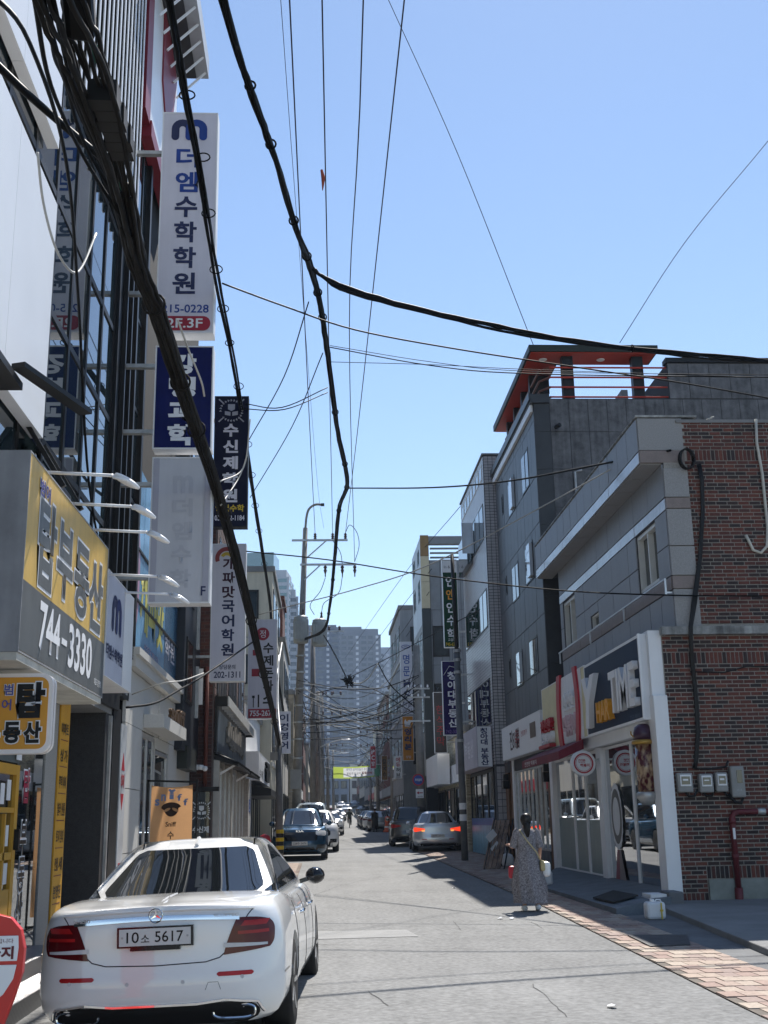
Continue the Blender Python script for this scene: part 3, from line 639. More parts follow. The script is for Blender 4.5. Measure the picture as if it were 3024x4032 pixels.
# roof canopy: black fascia, red soffit, posts, rails
M_redp = mat('vermilion_paint', (0.40, 0.04, 0.022), rough=0.5, var=0.12, scale=1.0)
can = solid('canopy_roof', M_black, R2, (6.0, 9.75, 30.15, 31.15, 14.52, 14.72), (6.0, 7.0, 31.151, 37.2, 14.52, 14.72)); 
can.data.materials[0] = mat('green_black_fascia', (.02, .025, .018), rough=.5)
piece('canopy_soffit', M_redp, 6.06, 9.69, 30.21, 31.09, 14.49, 14.518, R2); piece('canopy_soffit', M_redp, 6.06, 6.94, 31.1, 37.15, 14.49, 14.518, R2)
for x, y in ((7.15, 30.55), (9.2, 30.55), (6.75, 33.2), (6.75, 35.6)): piece('canopy_post', M_black, x - .16, x + .16, y - .12, y + .12, 13.08, 14.489, R2)
for y in (32.0, 33.4, 34.8, 36.2): piece('canopy_bracket', M_black, 6.3, 6.9, y - .1, y + .1, 13.9, 14.489, R2)
for z in (13.2, 13.5, 13.8, 14.1):
    MB().tube([(10.0, 30.35, z), (6.6, 30.35, z)], .028, 8).build('rail', M_redp, R2); MB().tube([(6.6, 30.35, z), (6.35, 30.7, z), (6.35, 36.8, z)], .035, 8).build('rail', mat('brown_paint', (.16, .05, .03), rough=.5), R2)
for x in (6.5, 8.2): MB().lathe([(.1, 14.47), (.12, 14.489)], (x, 30.7, 0), 20).build('soffit_light', M_white, R2)
solid('stair_roof', M_conc, R2, (9.4, 9.6, 33, 37, 13.1, 14.45)); piece('red_panel', M_redp, 9.1, 9.39, 33.2, 36, 13.1, 13.9, R2)
MB().tube([(7.1, 30.15, 8.3), (7.1, 30.15, 10.9), (7.3, 30.15, 10.95)], .035, 8).build('vent_pipe', M_steel, R2); MB().tube([(6.62, 30.1, 12.2), (6.72, 29.95, 12.22)], .06, 10).build('vent_cap', M_black, R2)
# ground floor shop: white sign, glazed front, timber jambs
s = sign_box('shop_sign', 'long white restaurant sign with brush lettering on the charcoal building', 'sign', 'x-', 5.70, 29.85, 36.4, 3.34, 4.33, .32, M_whitem, M_white, .03)
text('진S1膳', 'x-', 5.70, 33.2, 34.9, 3.55, 4.15, mat('brush_black', (.05, .03, .03), rough=.5), s, bold=.02); text('전통명가', 'x-', 5.70, 31.9, 32.9, 3.85, 4.0, M_red, s); text('육수', 'x-', 5.70, 33.2, 33.9, 3.6, 4.1, M_red, s, off=.006)
piece('brown_square', mat('brown_print', (.12, .08, .06), rough=.5), 5.688, 5.696, 30.6, 31.4, 3.7, 4.1, s)
solid('shop_room', M_shop_in, R2, (8, 8.1, 30.3, 37.5, .2, 3.3), (6.0, 8.1, 30.3, 37.5, .2, .29)); 
M_wood = mat('weathered_wood', (.17, .09, .05), rough=.7, var=.35, scale=4, stretch=(6, 6, .7))
for a, b in ((29.56, 29.9), (30.2, 30.5), (36.1, 36.5), (37.0, 37.55)): piece('timber_post', M_wood, 5.93, 6.1, a, b, .25, 3.33, R2)
piece('column', M_white, 5.9, 6.05, 35.7, 36.0, .25, 3.33, R2); piece('lintel', M_joint, 5.93, 6.05, 29.56, 37.6, 3.0, 3.33, R2); piece('base', M_concd, 5.9, 6.05, 30.5, 35.7, .2, .75, R2)
shopfront(R2, 'x-', 5.98, [30.5 + .65 * i for i in range(9)], .76, 2.99, M_steel, M_cg, .06)
for y in (30.05, 36.8): tag(solid('wall_lamp', M_black, None, (5.72, 5.92, y - .12, y + .12, 2.5, 2.75), (5.75, 5.9, y - .08, y + .08, 2.76, 2.95)), 'small black box lamp on the timber post %s the slatted shop front' % ('near end of' if y < 33 else 'far end of'), 'lamp', 'box lamps of the timber shop front')
# ------------------------------------------------------------------ white tile building
R3 = thing('white_tile_building', 'tall narrow building faced with small white tiles and dark windows', 'building', (9, 41, g(41)))
solid('wall_core', mat('tile_grout', (.07, .075, .085), rough=.9, var=.1), R3, (5.67, 12.5, 37.72, 44.2, 0.0, 13.82))
M_tile = mat('white_tile', (.44, .43, .44), rough=.3, var=.14, scale=6, streak=.3)
WR3 = [(38.03, 43.97, 13.05, 13.6), (38.15, 43.9, 10.93, 12.2), (38.1, 44.1, 7.87, 9.2), (38.2, 44.15, 4.65, 6.16), (38.1, 44.15, .3, 3.25)]
rows = []; z = 3.3; k = 0
while z < 13.8:
    band = any(abs(z - b) < .06 for b in (4.2, 6.5, 9.5, 11.9))
    rows.append((z, z + .105, [5.68] + [5.68 + .155 * i for i in range(1, 4)] + [6.28, 6.43, 6.58])); z += .105; k += 1
rows2 = [(.3 + .21 * i, .51 + .21 * i, [5.68, 5.83, 5.99, 6.14, 6.28]) for i in range(14)]
field(R3, 'wall_tile', M_tile, None, 'y-', 37.72, rows + rows2, .018, .012, limit=300, near=(5.9, 12))
rows = []; z = 3.3
while z < 13.8: rows.append((z, z + .105, [37.74 + .215 * i for i in range(31)])); z += .105
field(R3, 'wall_tile', M_tile, None, 'x-', 5.67, rows, .018, .012, holes=WR3, limit=0)
for i in range(7): window(R3, 'x-', 5.67, 38.05 + i * .85, 38.78 + i * .85, 13.05, 13.6, M_wframe, M_glassd, bars=0, fw=.05, d0=.001, d1=.03)
for w in WR3[1:4]:
    for i in range(3): window(R3, 'x-', 5.67, w[0] + i * 1.97, w[0] + i * 1.97 + 1.9, w[2], w[3], M_dkframe, M_glassd, bars=1, fw=.05, d0=.001, d1=.03)
piece('open_sash', MATS['bright_glass'], 5.2, 5.62, 40.6, 40.64, 11.0, 12.15, R3); piece('open_sash', M_glassr, 5.45, 5.64, 41.2, 43.8, 10.75, 12.0, R3)
solid('parapet_cap', M_conc, R3, (5.62, 12.5, 37.68, 44.25, 13.83, 13.9))
bush = MB()
for k in range(140):
    p = Vector((6.28 + random.gauss(0, .1), 37.75 + random.uniform(0, .3), 13.25 + random.gauss(0, .2))); a = Vector((random.gauss(0, 1), random.gauss(0, 1), random.gauss(0, 1))).normalized() * .05; b = Vector((random.gauss(0, 1), random.gauss(0, 1), random.gauss(0, 1))).normalized() * .04
    bush.add([p - a, p + b, p + a, p - b], [(0, 1, 2, 3)])
tag(bush.build('shrub', mat('leaf_green', (.06, .09, .03), rough=.6, var=.3)), 'small green shrub growing at the top corner of the white tile wall', 'shrub')
# its ground floor: box sign, blue film shopfront
shopfront(R3, 'x-', 5.66, [38.15, 39.6, 41.1, 42.6, 44.1], .3, 3.2, M_black, M_glassd, .1)
M_blue = mat('blue_film', (.03, .09, .26), rough=.4); M_lblue = mat('light_blue_film', (.14, .32, .42), rough=.4, var=.2, scale=2)
piece('blue_film', M_blue, 5.615, 5.625, 38.3, 43.9, 1.38, 1.62, R3); piece('light_blue_film', M_lblue, 5.615, 5.625, 38.3, 43.9, .42, 1.379, R3)
s = sign_box('box_sign', 'white box sign with navy vertical lettering at the white tile building', 'sign', 'y-', 38.08, 5.12, 5.62, 3.24, 4.56, 6.2, M_whitem, mat('lilac_panel', (.42, .40, .45), rough=.5, var=.1, scale=1), .02)
M_navyl = mat('navy_letter', (.02, .03, .12), rough=.5, var=.05)
text('청아대', 'y-', 38.08, 5.24, 5.50, 3.95, 4.5, M_navyl, s, vertical=True, bold=.03); text('부동산', 'y-', 38.08, 5.24, 5.50, 3.3, 3.85, M_navyl, s, vertical=True, bold=.03)
text('청아대부동산', 'x-', 5.12, 39, 43.8, 3.6, 4.2, mat('pale_letter', (.6, .58, .62), rough=.5), s, bold=.03)
# ------------------------------------------------------------------ projecting signs, right side
def hang_sign(label, y, x0, x1, z0, z1, face, side=None, depth=.22, wall=None, zs=None, name='projecting_sign', group=None):
    s = sign_box(name, label, 'sign', 'y-', y, x0, x1, z0, z1, depth, face, side or M_white, .02, group)
    if wall is not None:
        b = MB()
        for z in (zs or (z0 + .18 * (z1 - z0), z1 - .18 * (z1 - z0))):
            b.box(min(x0, wall) if wall < x0 else x1 + .001, x0 - .001 if wall < x0 else wall, y + .06, y + .16, z - .03, z + .03)
        b.build('bracket', M_steel, s)
    return s
M_grn = mat('dark_green_panel', (.006, .045, .022), rough=.5, spec=.12, var=.1); M_pur = mat('purple_panel', (.020, .010, .085), rough=.5, spec=.12, var=.12); M_orp = mat('orange_panel', (.55, .22, .02), rough=.5, var=.08)
s = hang_sign('tall dark green math school sign with white top panel', 44.9, 4.90, 5.50, 8.17, 11.74, M_grn, wall=5.9)
piece('white_panel', M_white, 4.925, 5.475, 44.888, 44.897, 11.2, 11.70, s); text('In & 忍', 'y-', 44.888, 4.98, 5.42, 11.36, 11.5, mat('grey_letter', (.12, .12, .13), rough=.5), s)
M_ylw = mat('yellow_letter', (.6, .42, .03), rough=.5, var=.05)
for i, ch in enumerate('인앤인수학'): text(ch, 'y-', 44.9, 5.03, 5.38, 10.62 - i * .53, 11.04 - i * .53, M_orange_l if ch == '앤' else M_white_l, s, bold=.02)
text('교습소', 'y-', 44.9, 5.05, 5.36, 8.42, 8.54, M_white_l, s); text('745-6222', 'y-', 44.9, 4.96, 5.44, 8.23, 8.36, M_ylw, s, bold=.02)
s = hang_sign('purple real estate sign with roof drawing and white letters', 43.9, 4.66, 5.36, 4.68, 7.50, M_pur, wall=5.66)
for i, ch in enumerate('청아대부동산'): text(ch, 'y-', 43.9, 4.86, 5.20, 6.78 - i * .36, 7.09 - i * .36, M_white_l, s, bold=.03)
b_ = MB(); b_.bar((4.72, 43.89, 6.95), (4.95, 43.89, 7.3), .04, .012); b_.bar((4.95, 43.89, 7.3), (5.28, 43.89, 7.22), .04, .012); b_.build('roof_drawing', M_white_l, s); text('742-3002', 'y-', 43.9, 4.74, 5.30, 4.75, 4.88, mat('violet_letter', (.2, .13, .35), rough=.5), s)
s = hang_sign('black sign with red neon letters behind the purple sign', 47.0, 4.60, 5.11, 4.19, 6.64, mat('black_panel', (.012, .008, .012), rough=.35), wall=5.9)
for i, ch in enumerate('한식주막'): text(ch, 'y-', 47.0, 4.70, 5.02, 5.75 - i * .42, 6.1 - i * .42, mat('red_letter', (.35, .02, .03), rough=.5), s)
s = hang_sign('tall pale grey academy sign with blue letters', 66, 4.60, 5.28, 7.42, 11.59, mat('pale_grey_panel', (.58, .59, .64), rough=.5, var=.05), wall=5.9)
M_bluel = mat('royal_letter', (.03, .08, .30), rough=.5)
MB().tube([(4.94 + .24 * math.cos(a), 65.985, 11.3 + .1 * math.sin(a)) for a in [2 * math.pi * i / 24 for i in range(25)]], .018, 6).build('emblem', M_bluel, s); text('MS', 'y-', 66, 4.84, 5.04, 11.25, 11.35, M_bluel, s)
for ch, a, b, m in (('명', 10.3, 10.85, M_bluel), ('문', 9.6, 10.15, M_bluel), ('M', 8.95, 9.4, M_navyl), ('S', 8.3, 8.75, M_navyl)): text(ch, 'y-', 66, 4.76, 5.14, a, b, m, s, bold=.015)
text('학원', 'y-', 66, 4.7, 5.2, 7.85, 8.15, M_navyl, s); text('입시', 'y-', 66, 4.7, 5.2, 7.5, 7.75, M_navyl, s)
s = hang_sign('orange sign with white emblem and navy letters', 65.9, 4.62, 5.26, 4.82, 7.31, M_orp, wall=5.9)
for i, ch in enumerate('영리본'): text(ch, 'y-', 65.9, 4.74, 5.14, 6.25 - i * .42, 6.6 - i * .42, M_navyl, s, bold=.04)
em = MB(); em.prism([(4.78, 65.885, 6.72), (5.1, 65.885, 6.72), (5.08, 65.885, 6.9), (5.14, 65.885, 6.95), (5.04, 65.885, 7.1), (4.98, 65.885, 6.98), (4.86, 65.885, 7.02), (4.82, 65.885, 7.15), (4.74, 65.885, 7.0)], (0, -.004, 0)); em.build('emblem', M_white_l, s)
text('상담', 'y-', 65.9, 4.8, 5.1, 4.95, 5.1, M_white_l, s)
s = hang_sign('white academy sign with pink and black vertical letters', 67.4, 4.22, 4.67, 3.9, 5.17, M_whitem, wall=4.9)
for i, ch in enumerate('에듀허브'): text(ch, 'y-', 67.4, 4.32, 4.57, 4.83 - i * .29, 5.08 - i * .29, M_red if i < 2 else M_black, s, bold=.02)
s = hang_sign('brown noodle shop sign with black letters', 95, 4.90, 5.40, 4.7, 6.65, mat('brown_panel', (.22, .12, .04), rough=.5), wall=6.2)
for i, ch in enumerate('칼국수'): text(ch, 'y-', 95, 5.0, 5.3, 5.95 - i * .52, 6.4 - i * .52, M_black, s, bold=.02)
s = hang_sign('red sign with white letters beyond the noodle shop sign', 101, 4.25, 4.75, 5.9, 7.8, M_red, wall=6.3)
for i, ch in enumerate('PC방'): text(ch, 'y-', 101, 4.36, 4.64, 7.1 - i * .5, 7.5 - i * .5, M_white_l, s, bold=.02)
# ------------------------------------------------------------------ beige and dark building, then the older ones behind
R4 = thing('beige_trim_building', 'grey building with beige corner strip and open roof louvres', 'building', (8, 58, g(58)))
M_gry = mat('grey_panel', (.20, .21, .22), rough=.5, var=.1, scale=1); M_beige = mat('beige_panel', (.50, .44, .30), rough=.5, var=.05); M_tan = mat('tan_panel', (.24, .15, .06), rough=.5, var=.08)
M_gdark = mat('green_dark_panel', (.02, .028, .03), rough=.35, var=.1); M_pale = mat('pale_panel', (.42, .45, .48), rough=.4, var=.08)
solid('wall_core', M_joint, R4, (5.0, 12.5, 55.1, 60.3, 0.0, 14.0), (5.0, 5.38, 55.1, 60.3, 14.0, 15.2))
for a, b, m in ((14.2, 15.25, M_tan), (12.9, 14.18, M_beige), (11.58, 12.88, M_beige), (8.0, 11.56, M_gdark), (4.2, 7.98, M_gdark)): piece('corner_panel', m, 4.95, 5.37, 55.0, 55.09, a, b, R4)
field(R4, 'wall_panel', M_gry, None, 'y-', 55.1, [(z, z + 1.35, [5.39, 5.9, 6.4, 6.9, 7.5, 8.1]) for z in (3.4, 4.75, 6.1, 7.45, 8.8, 10.15, 11.5, 12.65)], .02, .03, holes=[(5.45, 6.25, 9.2, 10.7), (5.45, 6.25, 6.4, 7.9), (5.45, 6.25, 4.0, 5.3)])
for a, b in ((9.2, 10.7), (6.4, 7.9), (4.0, 5.3)): window(R4, 'y-', 55.1, 5.47, 6.23, a + .02, b - .02, M_dkframe, M_glassd, bars=0, fw=.05, d0=.001, d1=.04)
piece('roof_beam', M_gry, 5.38, 7.2, 55.0, 55.35, 14.8, 15.2, R4)
for z in (14.12, 14.35, 14.58): piece('louvre', M_gry, 5.45, 6.9, 55.1, 55.3, z, z + .06, R4)
WR4 = [(56, 56.9, 14.0, 14.75), (55.8, 56.95, 12.1, 13.15), (58.45, 59.9, 12.08, 13.1), (55.5, 57.2, 8.6, 10.5), (57.6, 60.1, 8.6, 10.5), (55.5, 60, 5.6, 7.4), (58.4, 59.8, 14.0, 14.75)]
field(R4, 'wall_panel', M_pale, None, 'x-', 4.99, [(z, z + 1.2, [55.1 + 1.3 * i for i in range(5)]) for z in (10.8, 12.0, 13.2)] + [(14.4, 15.2, [55.1 + 1.3 * i for i in range(5)])], .02, .03, holes=WR4)
field(R4, 'wall_panel', M_gry, None, 'x-', 4.99, [(z, z + 1.2, [55.1 + 1.3 * i for i in range(5)]) for z in (3.6, 4.8, 6.0, 7.2, 8.4, 9.6)], .02, .03, holes=WR4)
for w in WR4: window(R4, 'x-', 4.99, *w, M_dkframe, M_glassf if w[2] < 11 else M_glassd, bars=1, fw=.06, d0=.001, d1=.04)
for i in range(2): piece('shutter', M_gdark, 4.93, 4.99, 55.3 + 2.5 * i, 57.6 + 2.5 * i, .7, 3.4, R4)

def house(label, side, x, y0, y1, h, wall_m, win=M_glassf, floors=3, bays=3, depth=7, name='shop_house', roof=None, shop=None, fr=None, nearwin=True, slab=None, detail=True):
    """a plain street house: side 'r' or 'l', x = plane of its street front; each window is a part with its pane"""
    pl = 'x-' if side == 'r' else 'x+'; sg = 1 if side == 'r' else -1; x1 = x + sg * depth; gz = g((y0 + y1) / 2)
    t = thing(name, label, 'building', ((x + x1) / 2, (y0 + y1) / 2, gz), 'street houses further along')
    solid('wall', wall_m, t, (min(x, x1), max(x, x1), y0, y1, gz - .5, gz + h))
    fh = (h - 3.3) / max(1, floors - 1); fr = fr or M_dkframe
    for f in range(1, floors):
        z0 = gz + 3.3 + (f - 1) * fh + .75
        for b in range(bays):
            u0 = y0 + (y1 - y0) * (b + .18) / bays; u1 = y0 + (y1 - y0) * (b + .82) / bays
            window(t, pl, x, u0, u1, z0, z0 + fh * .5, fr, win, bars=1, fw=.07, d0=-.0, d1=.035)
        if nearwin:
            xa = x + sg * .6; window(t, 'y-', y0, min(xa, xa + sg * 1.2), max(xa, xa + sg * 1.2), z0, z0 + fh * .45, fr, win, bars=0, fw=.07, d0=0, d1=.035)
        if slab: fpiece('floor_band', slab, t, pl, x, y0 + .01, y1 - .01, z0 - .62, z0 - .45, .0, .06)
    fpiece('parapet', roof or M_conc, t, pl, x, y0 - .06, y1 + .06, gz + h, gz + h + .25, -depth - .05, .1)
    nb = max(1, int((y1 - y0) / 3))
    for b in range(nb):
        u0 = y0 + (y1 - y0) * (b + .08) / nb; u1 = y0 + (y1 - y0) * (b + .92) / nb
        window(t, pl, x, u0, u1, gz + .25, gz + 2.4, fr, M_glassd, bars=1, fw=.08, d0=0, d1=.05, name='shop_window')
    if shop: fpiece('fascia', shop, t, pl, x, y0 + .15, y1 - .15, gz + 2.55, gz + 3.25, .0, .2)
    return t
M_pale2 = mat('pale_render', (.44, .43, .40), rough=.8, var=.15, scale=.8, streak=.4); M_cream2 = mat('cream_render', (.50, .46, .36), rough=.8, var=.12, scale=.8, streak=.4); M_dkbrick = mat('dark_red_brick', (.13, .05, .04), rough=.9, var=.25, scale=6)
M_greyr = mat('grey_render', (.24, .25, .26), rough=.8, var=.15, scale=.8, streak=.4); M_whiter = mat('white_render', (.58, .59, .60), rough=.7, var=.1, scale=.8, streak=.4); M_bluer = mat('blue_grey_render', (.19, .22, .27), rough=.7, var=.12, scale=.8, streak=.3)
house('low pale stone front house beside the white tile building', 'r', 5.5, 44.3, 55.0, 4.4, mat('split_stone', (.42, .38, .28), rough=.9, var=.35, scale=3, stretch=(1, 1, 6), bump=.6, bscale=6), floors=1, shop=M_whitem)
house('low dark house between the beige trim building and the grey stepped house', 'r', 5.7, 60.5, 67.8, 6.5, M_greyr, floors=2, bays=2)
house('grey stepped house behind the tall pale academy sign', 'r', 4.78, 68, 78, 13.2, M_greyr, floors=4, bays=3, slab=M_pale2)
house('pale rendered house with green window film', 'r', 5.2, 78.3, 88, 10.5, M_pale2, floors=3, bays=3, win=mat('green_film', (.03, .09, .06), rough=.2))
house('dark brick house in the middle of the right hand row', 'r', 5.5, 88.3, 103, 9.2, M_dkbrick, floors=3, bays=4, shop=M_greyr)
house('tall brown house beside the lime green banner', 'r', 5.9, 103.4, 120, 11.5, mat('brown_render', (.17, .11, .09), rough=.8, var=.2), floors=4, bays=4, shop=M_whiter)
house('small cream house with stepped roof at the far right', 'r', 6.2, 120.5, 138, 10.2, M_cream2, floors=3, bays=3)
house('white house far along the right side of the street', 'r', 6.6, 138.5, 160, 8.5, M_whiter, floors=3, bays=4, shop=M_red)
house('grey house near the end of the right hand row', 'r', 6.9, 160.5, 188, 9, M_greyr, floors=3, bays=4)
house('last visible house of the right hand row', 'r', 7.3, 188.5, 225, 8, M_pale2, floors=2, bays=5)
house('low brown house closing the view at the end of the street', 'r', 8.0, 225.5, 265, 8, M_dkbrick, floors=2, bays=5)
for i, (xa, xb, hh, m) in enumerate(((-14, -2, 11, M_greyr), (-1.5, 6.5, 13, M_bluer), (7, 20, 10, M_pale2))):
    t = thing('end_building', ('grey', 'blue grey', 'pale')[i] + ' block closing the far end of the street', 'building', ((xa + xb) / 2, 285, g(285)), 'blocks at the end of the street'); solid('wall', m, t, (xa, xb, 285, 297, 0, g(285) + hh))
    for f in range(3):
        for b in range(4): window(t, 'y-', 285, xa + (xb - xa) * (b + .15) / 4, xa + (xb - xa) * (b + .85) / 4, g(285) + 1 + 3.2 * f, g(285) + 2.8 + 3.2 * f, M_dkframe, M_glassf, bars=1, fw=.15, d0=.001, d1=.1)
# ------------------------------------------------------------------ poles and small things on the right
t = thing('steel_pole', 'slim dark steel pole at the kerb beside the purple sign', 'pole', (4.5, 37.3, g(37.3)))
MB().tube([(4.5, 37.3, g(37) - .1), (4.47, 37.3, 6.9)], [.11, .10], 12).build('shaft', M_concd, t, smooth=True); MB().tube([(4.47, 37.3, 6.9), (4.42, 37.3, 10.2)], [.07, .06], 10).build('top_shaft', M_black, t, smooth=True)
for z in (6.2, 6.6, 6.9, 4.0): MB().lathe([(.13, z), (.13, z + .09)], (4.48, 37.3, 0), 12).build('band', M_steel, t)
for z in (1.55, 1.9): MB().lathe([(.116, z), (.116, z + .2)], (4.49, 37.3, 0), 12).build('taped_notice', M_white, t)
t = thing('concrete_pole', 'concrete utility pole carrying the round no parking sign', 'pole', (4.62, 55.2, g(55)))
M_pole = mat('pole_concrete', (.23, .215, .195), rough=.85, var=.2, scale=3, streak=.4)
MB().tube([(4.62, 55.2 - 1.2, g(54) - .2), (4.55, 54, 9.6)], [.21, .16], 14).build('shaft', M_pole, t, smooth=True)
for z in (7.1, 7.5, 6.0): solid('crossbar', M_steel, t, (4.05, 5.1, 53.75, 53.83, z, z + .07))
for k in range(7): MB().lathe([(.03, 0), (.05, .03), (.03, .07), (.045, .1), (.02, .13)], (4.1 + .15 * k, 53.7, 7.16 if k % 2 else 7.58), 8).build('insulator', M_whitem, t)
s = thing('no_parking_sign', 'round blue no parking sign with red rim on the pole', 'road sign', (4.5, 53.7, 2.5))
MB().lathe([(.27, 0), (.27, .02)], (4.45, 53.66, 3.36), 32, 'y').build('plate', M_red, s); disc(MB(), 'y-', 53.66, 4.45, 3.36, .21, .21, .004, 32).build('field', mat('sign_blue', (.02, .07, .32), rough=.4), s); text('주차금지', 'y-', 53.655, 4.30, 4.60, 3.30, 3.42, M_white_l, s, bold=.03)
piece('direction_plate', M_whitem, 4.32, 4.68, 53.64, 53.66, 2.55, 2.95, s); b_ = MB(); b_.prism([(4.36, 53.636, 2.78), (4.46, 53.636, 2.85), (4.46, 53.636, 2.80), (4.64, 53.636, 2.80), (4.64, 53.636, 2.76), (4.46, 53.636, 2.76), (4.46, 53.636, 2.71)], (0, -.003, 0)); b_.build('arrow', M_red, s); text('견인지역', 'y-', 53.64, 4.40, 4.62, 2.58, 2.65, M_black, s)
s = sign_box('box_sign', 'blank white box sign on the low stone front house', 'sign', 'x-', 4.74, 47.5, 52.6, 2.98, 4.2, .5, M_whitem, M_white, .03)
# A-frame menu board
t = thing('menu_board', 'leaning wooden A-frame menu board on the pavement', 'signboard', (4.75, 32.5, g(32.5)))
z0 = g(32.5) + .02
for k in range(4):
    x = 4.42 + k * .12; MB().bar((x - .05, 31.9 - k * .02, z0), (x + .38, 32.55 - k * .02, z0 + 1.25), .105, .03).build('plank', mat('menu_plank', (.24, .17, .13), rough=.6, var=.4, scale=5), t)
for a, b in (((4.36, 31.88), (4.80, 32.56)), ((4.88, 31.8), (5.3, 32.5))): MB().bar((a[0], a[1], z0 - .02), (b[0], b[1], z0 + 1.28), .03).build('front_leg', M_black, t)
for k in range(6): MB().bar((4.82 + k * .09, 32.56 - k * .02, z0 + 1.25), (5.05 + k * .1, 33.3 - k * .03, z0 - .02), .025).build('rear_slat', M_black, t)
MB().bar((4.5, 32.0, z0 + .75), (4.72, 32.1, z0 + .95), .006, .2).build('notice', M_whitem, t); MB().bar((4.62, 32.1, z0 + .45), (4.82, 32.2, z0 + .65), .006, .16).build('notice', M_whitem, t)
tag(solid('rubbish_bag', M_whitem, None, (5.0, 5.35, 32.9, 33.2, z0, z0 + .35), bevel=.12), 'small white rubbish bag behind the wooden menu board', 'bag')

# ------------------------------------------------------------------ near left: black framed glass building with white bands
L1 = thing('glass_front_building', 'tall building with black framed glass wall and white cladding bands', 'building', (-7, 12, g(12)))
FX = -3.1
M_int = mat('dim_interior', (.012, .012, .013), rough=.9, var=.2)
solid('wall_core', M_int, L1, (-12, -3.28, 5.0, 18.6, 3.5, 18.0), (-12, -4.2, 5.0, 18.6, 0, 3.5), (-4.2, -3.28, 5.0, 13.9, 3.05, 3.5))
ys = [6.0, 7.5, 9.0, 10.2, 11.28, 12.3, 13.31, 14.32, 15.25, 16.15]; zs = [4.7, 5.8, 7.4, 8.85, 10.45, 12.2, 14.0]
for y in ys: piece('mullion', M_dkframe, FX - .1, FX + .012, y - .045, y + .045, 4.4, 15.5, L1)
for z in zs: piece('transom', M_dkframe, FX - .1, FX + .008, 5.6, 16.2, z - .045, z + .045, L1)
for i in range(len(ys) - 1):
    for j in range(len(zs) - 1):
        tl = random.uniform(-.004, .004)
        piece('pane', M_glassr, FX - .022 + tl, FX - .008 + tl, ys[i] + .046, ys[i + 1] - .046, zs[j] + .046, zs[j + 1] - .046, L1)
# white cladding bands, glass strip between
for a, b, z0, z1 in ((5.4, 11.75, 5.64, 8.42), (5.4, 11.66, 9.08, 13.2)):
    n = 4; w = (b - a) / n
    for i in range(n): piece('cladding_panel', M_whitem, FX + .02, -2.95, a + w * i + .004, a + w * (i + 1) - .004, z0, z1, L1)
# black fins of the upper floors
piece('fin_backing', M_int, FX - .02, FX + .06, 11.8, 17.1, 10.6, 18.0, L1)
M_fin = mat('fin_metal', (.32, .33, .36), rough=.35, metal=.4, var=.05)
for i in range(18):
    piece('fin', M_black, FX + .061, -2.962, 11.91 + .29 * i, 11.97 + .29 * i, 10.6, 18.0, L1); piece('fin_lit_edge', M_whitem, -2.961, -2.945, 11.90 + .29 * i, 11.98 + .29 * i, 10.6, 18.0, L1)  # sunlit front edge of each dark fin put in as a white cap
# black column, then the white and red block
solid('corner_column', M_black, L1, (FX - .15, FX + .06, 16.2, 17.65, 3.3, 10.59)); 
for y in (16.5, 16.95, 17.4): piece('downpipe', M_dkframe, FX + .061, FX + .13, y, y + .07, 3.6, 10.5, L1)
piece('red_panel', mat('crimson_panel', (.20, .022, .035), rough=.4, var=.08), FX, -2.93, 17.12, 17.66, 13.4, 18.2, L1)
piece('red_trim', MATS['crimson_panel'], FX, -2.9, 17.665, 20.9, 13.2, 13.5, L1)
for a, b in ((17.67, 18.85), (18.86, 20.0), (20.01, 21.0)): piece('cladding_panel', M_whitem, -3.6, -2.95, a, b, 13.52, 18.2, L1)
tr = MB(); tr.prism([(-2.948, 18.85, 16.9), (-2.948, 18.9, 15.2), (-2.948, 19.9, 14.2), (-2.948, 20.75, 16.5)], (.03, 0, 0)); tr.build('red_facet', MATS['crimson_panel'], L1)
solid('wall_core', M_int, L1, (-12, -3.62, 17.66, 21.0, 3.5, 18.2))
zs2 = [3.6, 5.2, 6.8, 8.4, 10.0, 11.6, 13.18]
for y in (17.7, 18.2, 18.75): piece('mullion', M_dkframe, FX - .1, FX + .01, y - .03, y + .03, 3.6, 13.2, L1)
for j in range(6):
    piece('transom', M_dkframe, FX - .1, FX + .006, 17.66, 18.78, zs2[j] - .035, zs2[j] + .035, L1)
    for a, b in ((17.73, 18.17), (18.23, 18.72)): piece('pane', M_glassr, FX - .022, FX - .008, a, b, zs2[j] + .036, zs2[j + 1] - .036, L1)
# roof frame leaning out over the street
rf = MB(); rf.box(-3.3, -2.3, 17.8, 21.0, 16.75, 17.2); rf.build('roof_frame', M_pale, L1); piece('roof_frame_soffit', M_chard, -3.3, -2.55, 17.85, 20.95, 16.72, 16.748, L1)
for i in range(6): MB().bar((-2.9, 18.1 + .5 * i, 16.0), (-2.35, 18.3 + .5 * i, 16.75), .04).build('strut', M_white, L1)
# open top-hung window with its stay
ow = MB(); ow.box(-2.78, -2.74, 11.4, 12.35, 4.95, 5.0); a = Vector((FX + .03, 0, 5.74)); b = Vector((-2.62, 0, 5.0))
for y in (11.4, 12.3): ow.bar((a.x, y, a.z), (b.x, y, b.z), .05)
ow = ow.build('open_window', M_dkframe, L1); op = MB(); op.add([(a.x, 11.42, a.z), (a.x, 12.28, a.z), (b.x, 12.28, b.z), (b.x, 11.42, b.z)], [(0, 1, 2, 3)]); op.build('pane', M_glassr, ow)
piece('window_hood', M_black, FX, -2.75, 9.2, 10.1, 5.55, 5.62, L1)
MB().bar((-2.75, 9.9, 5.72), (-2.35, 11.0, 5.66), .14, .05).build('floodlight', M_black, L1)
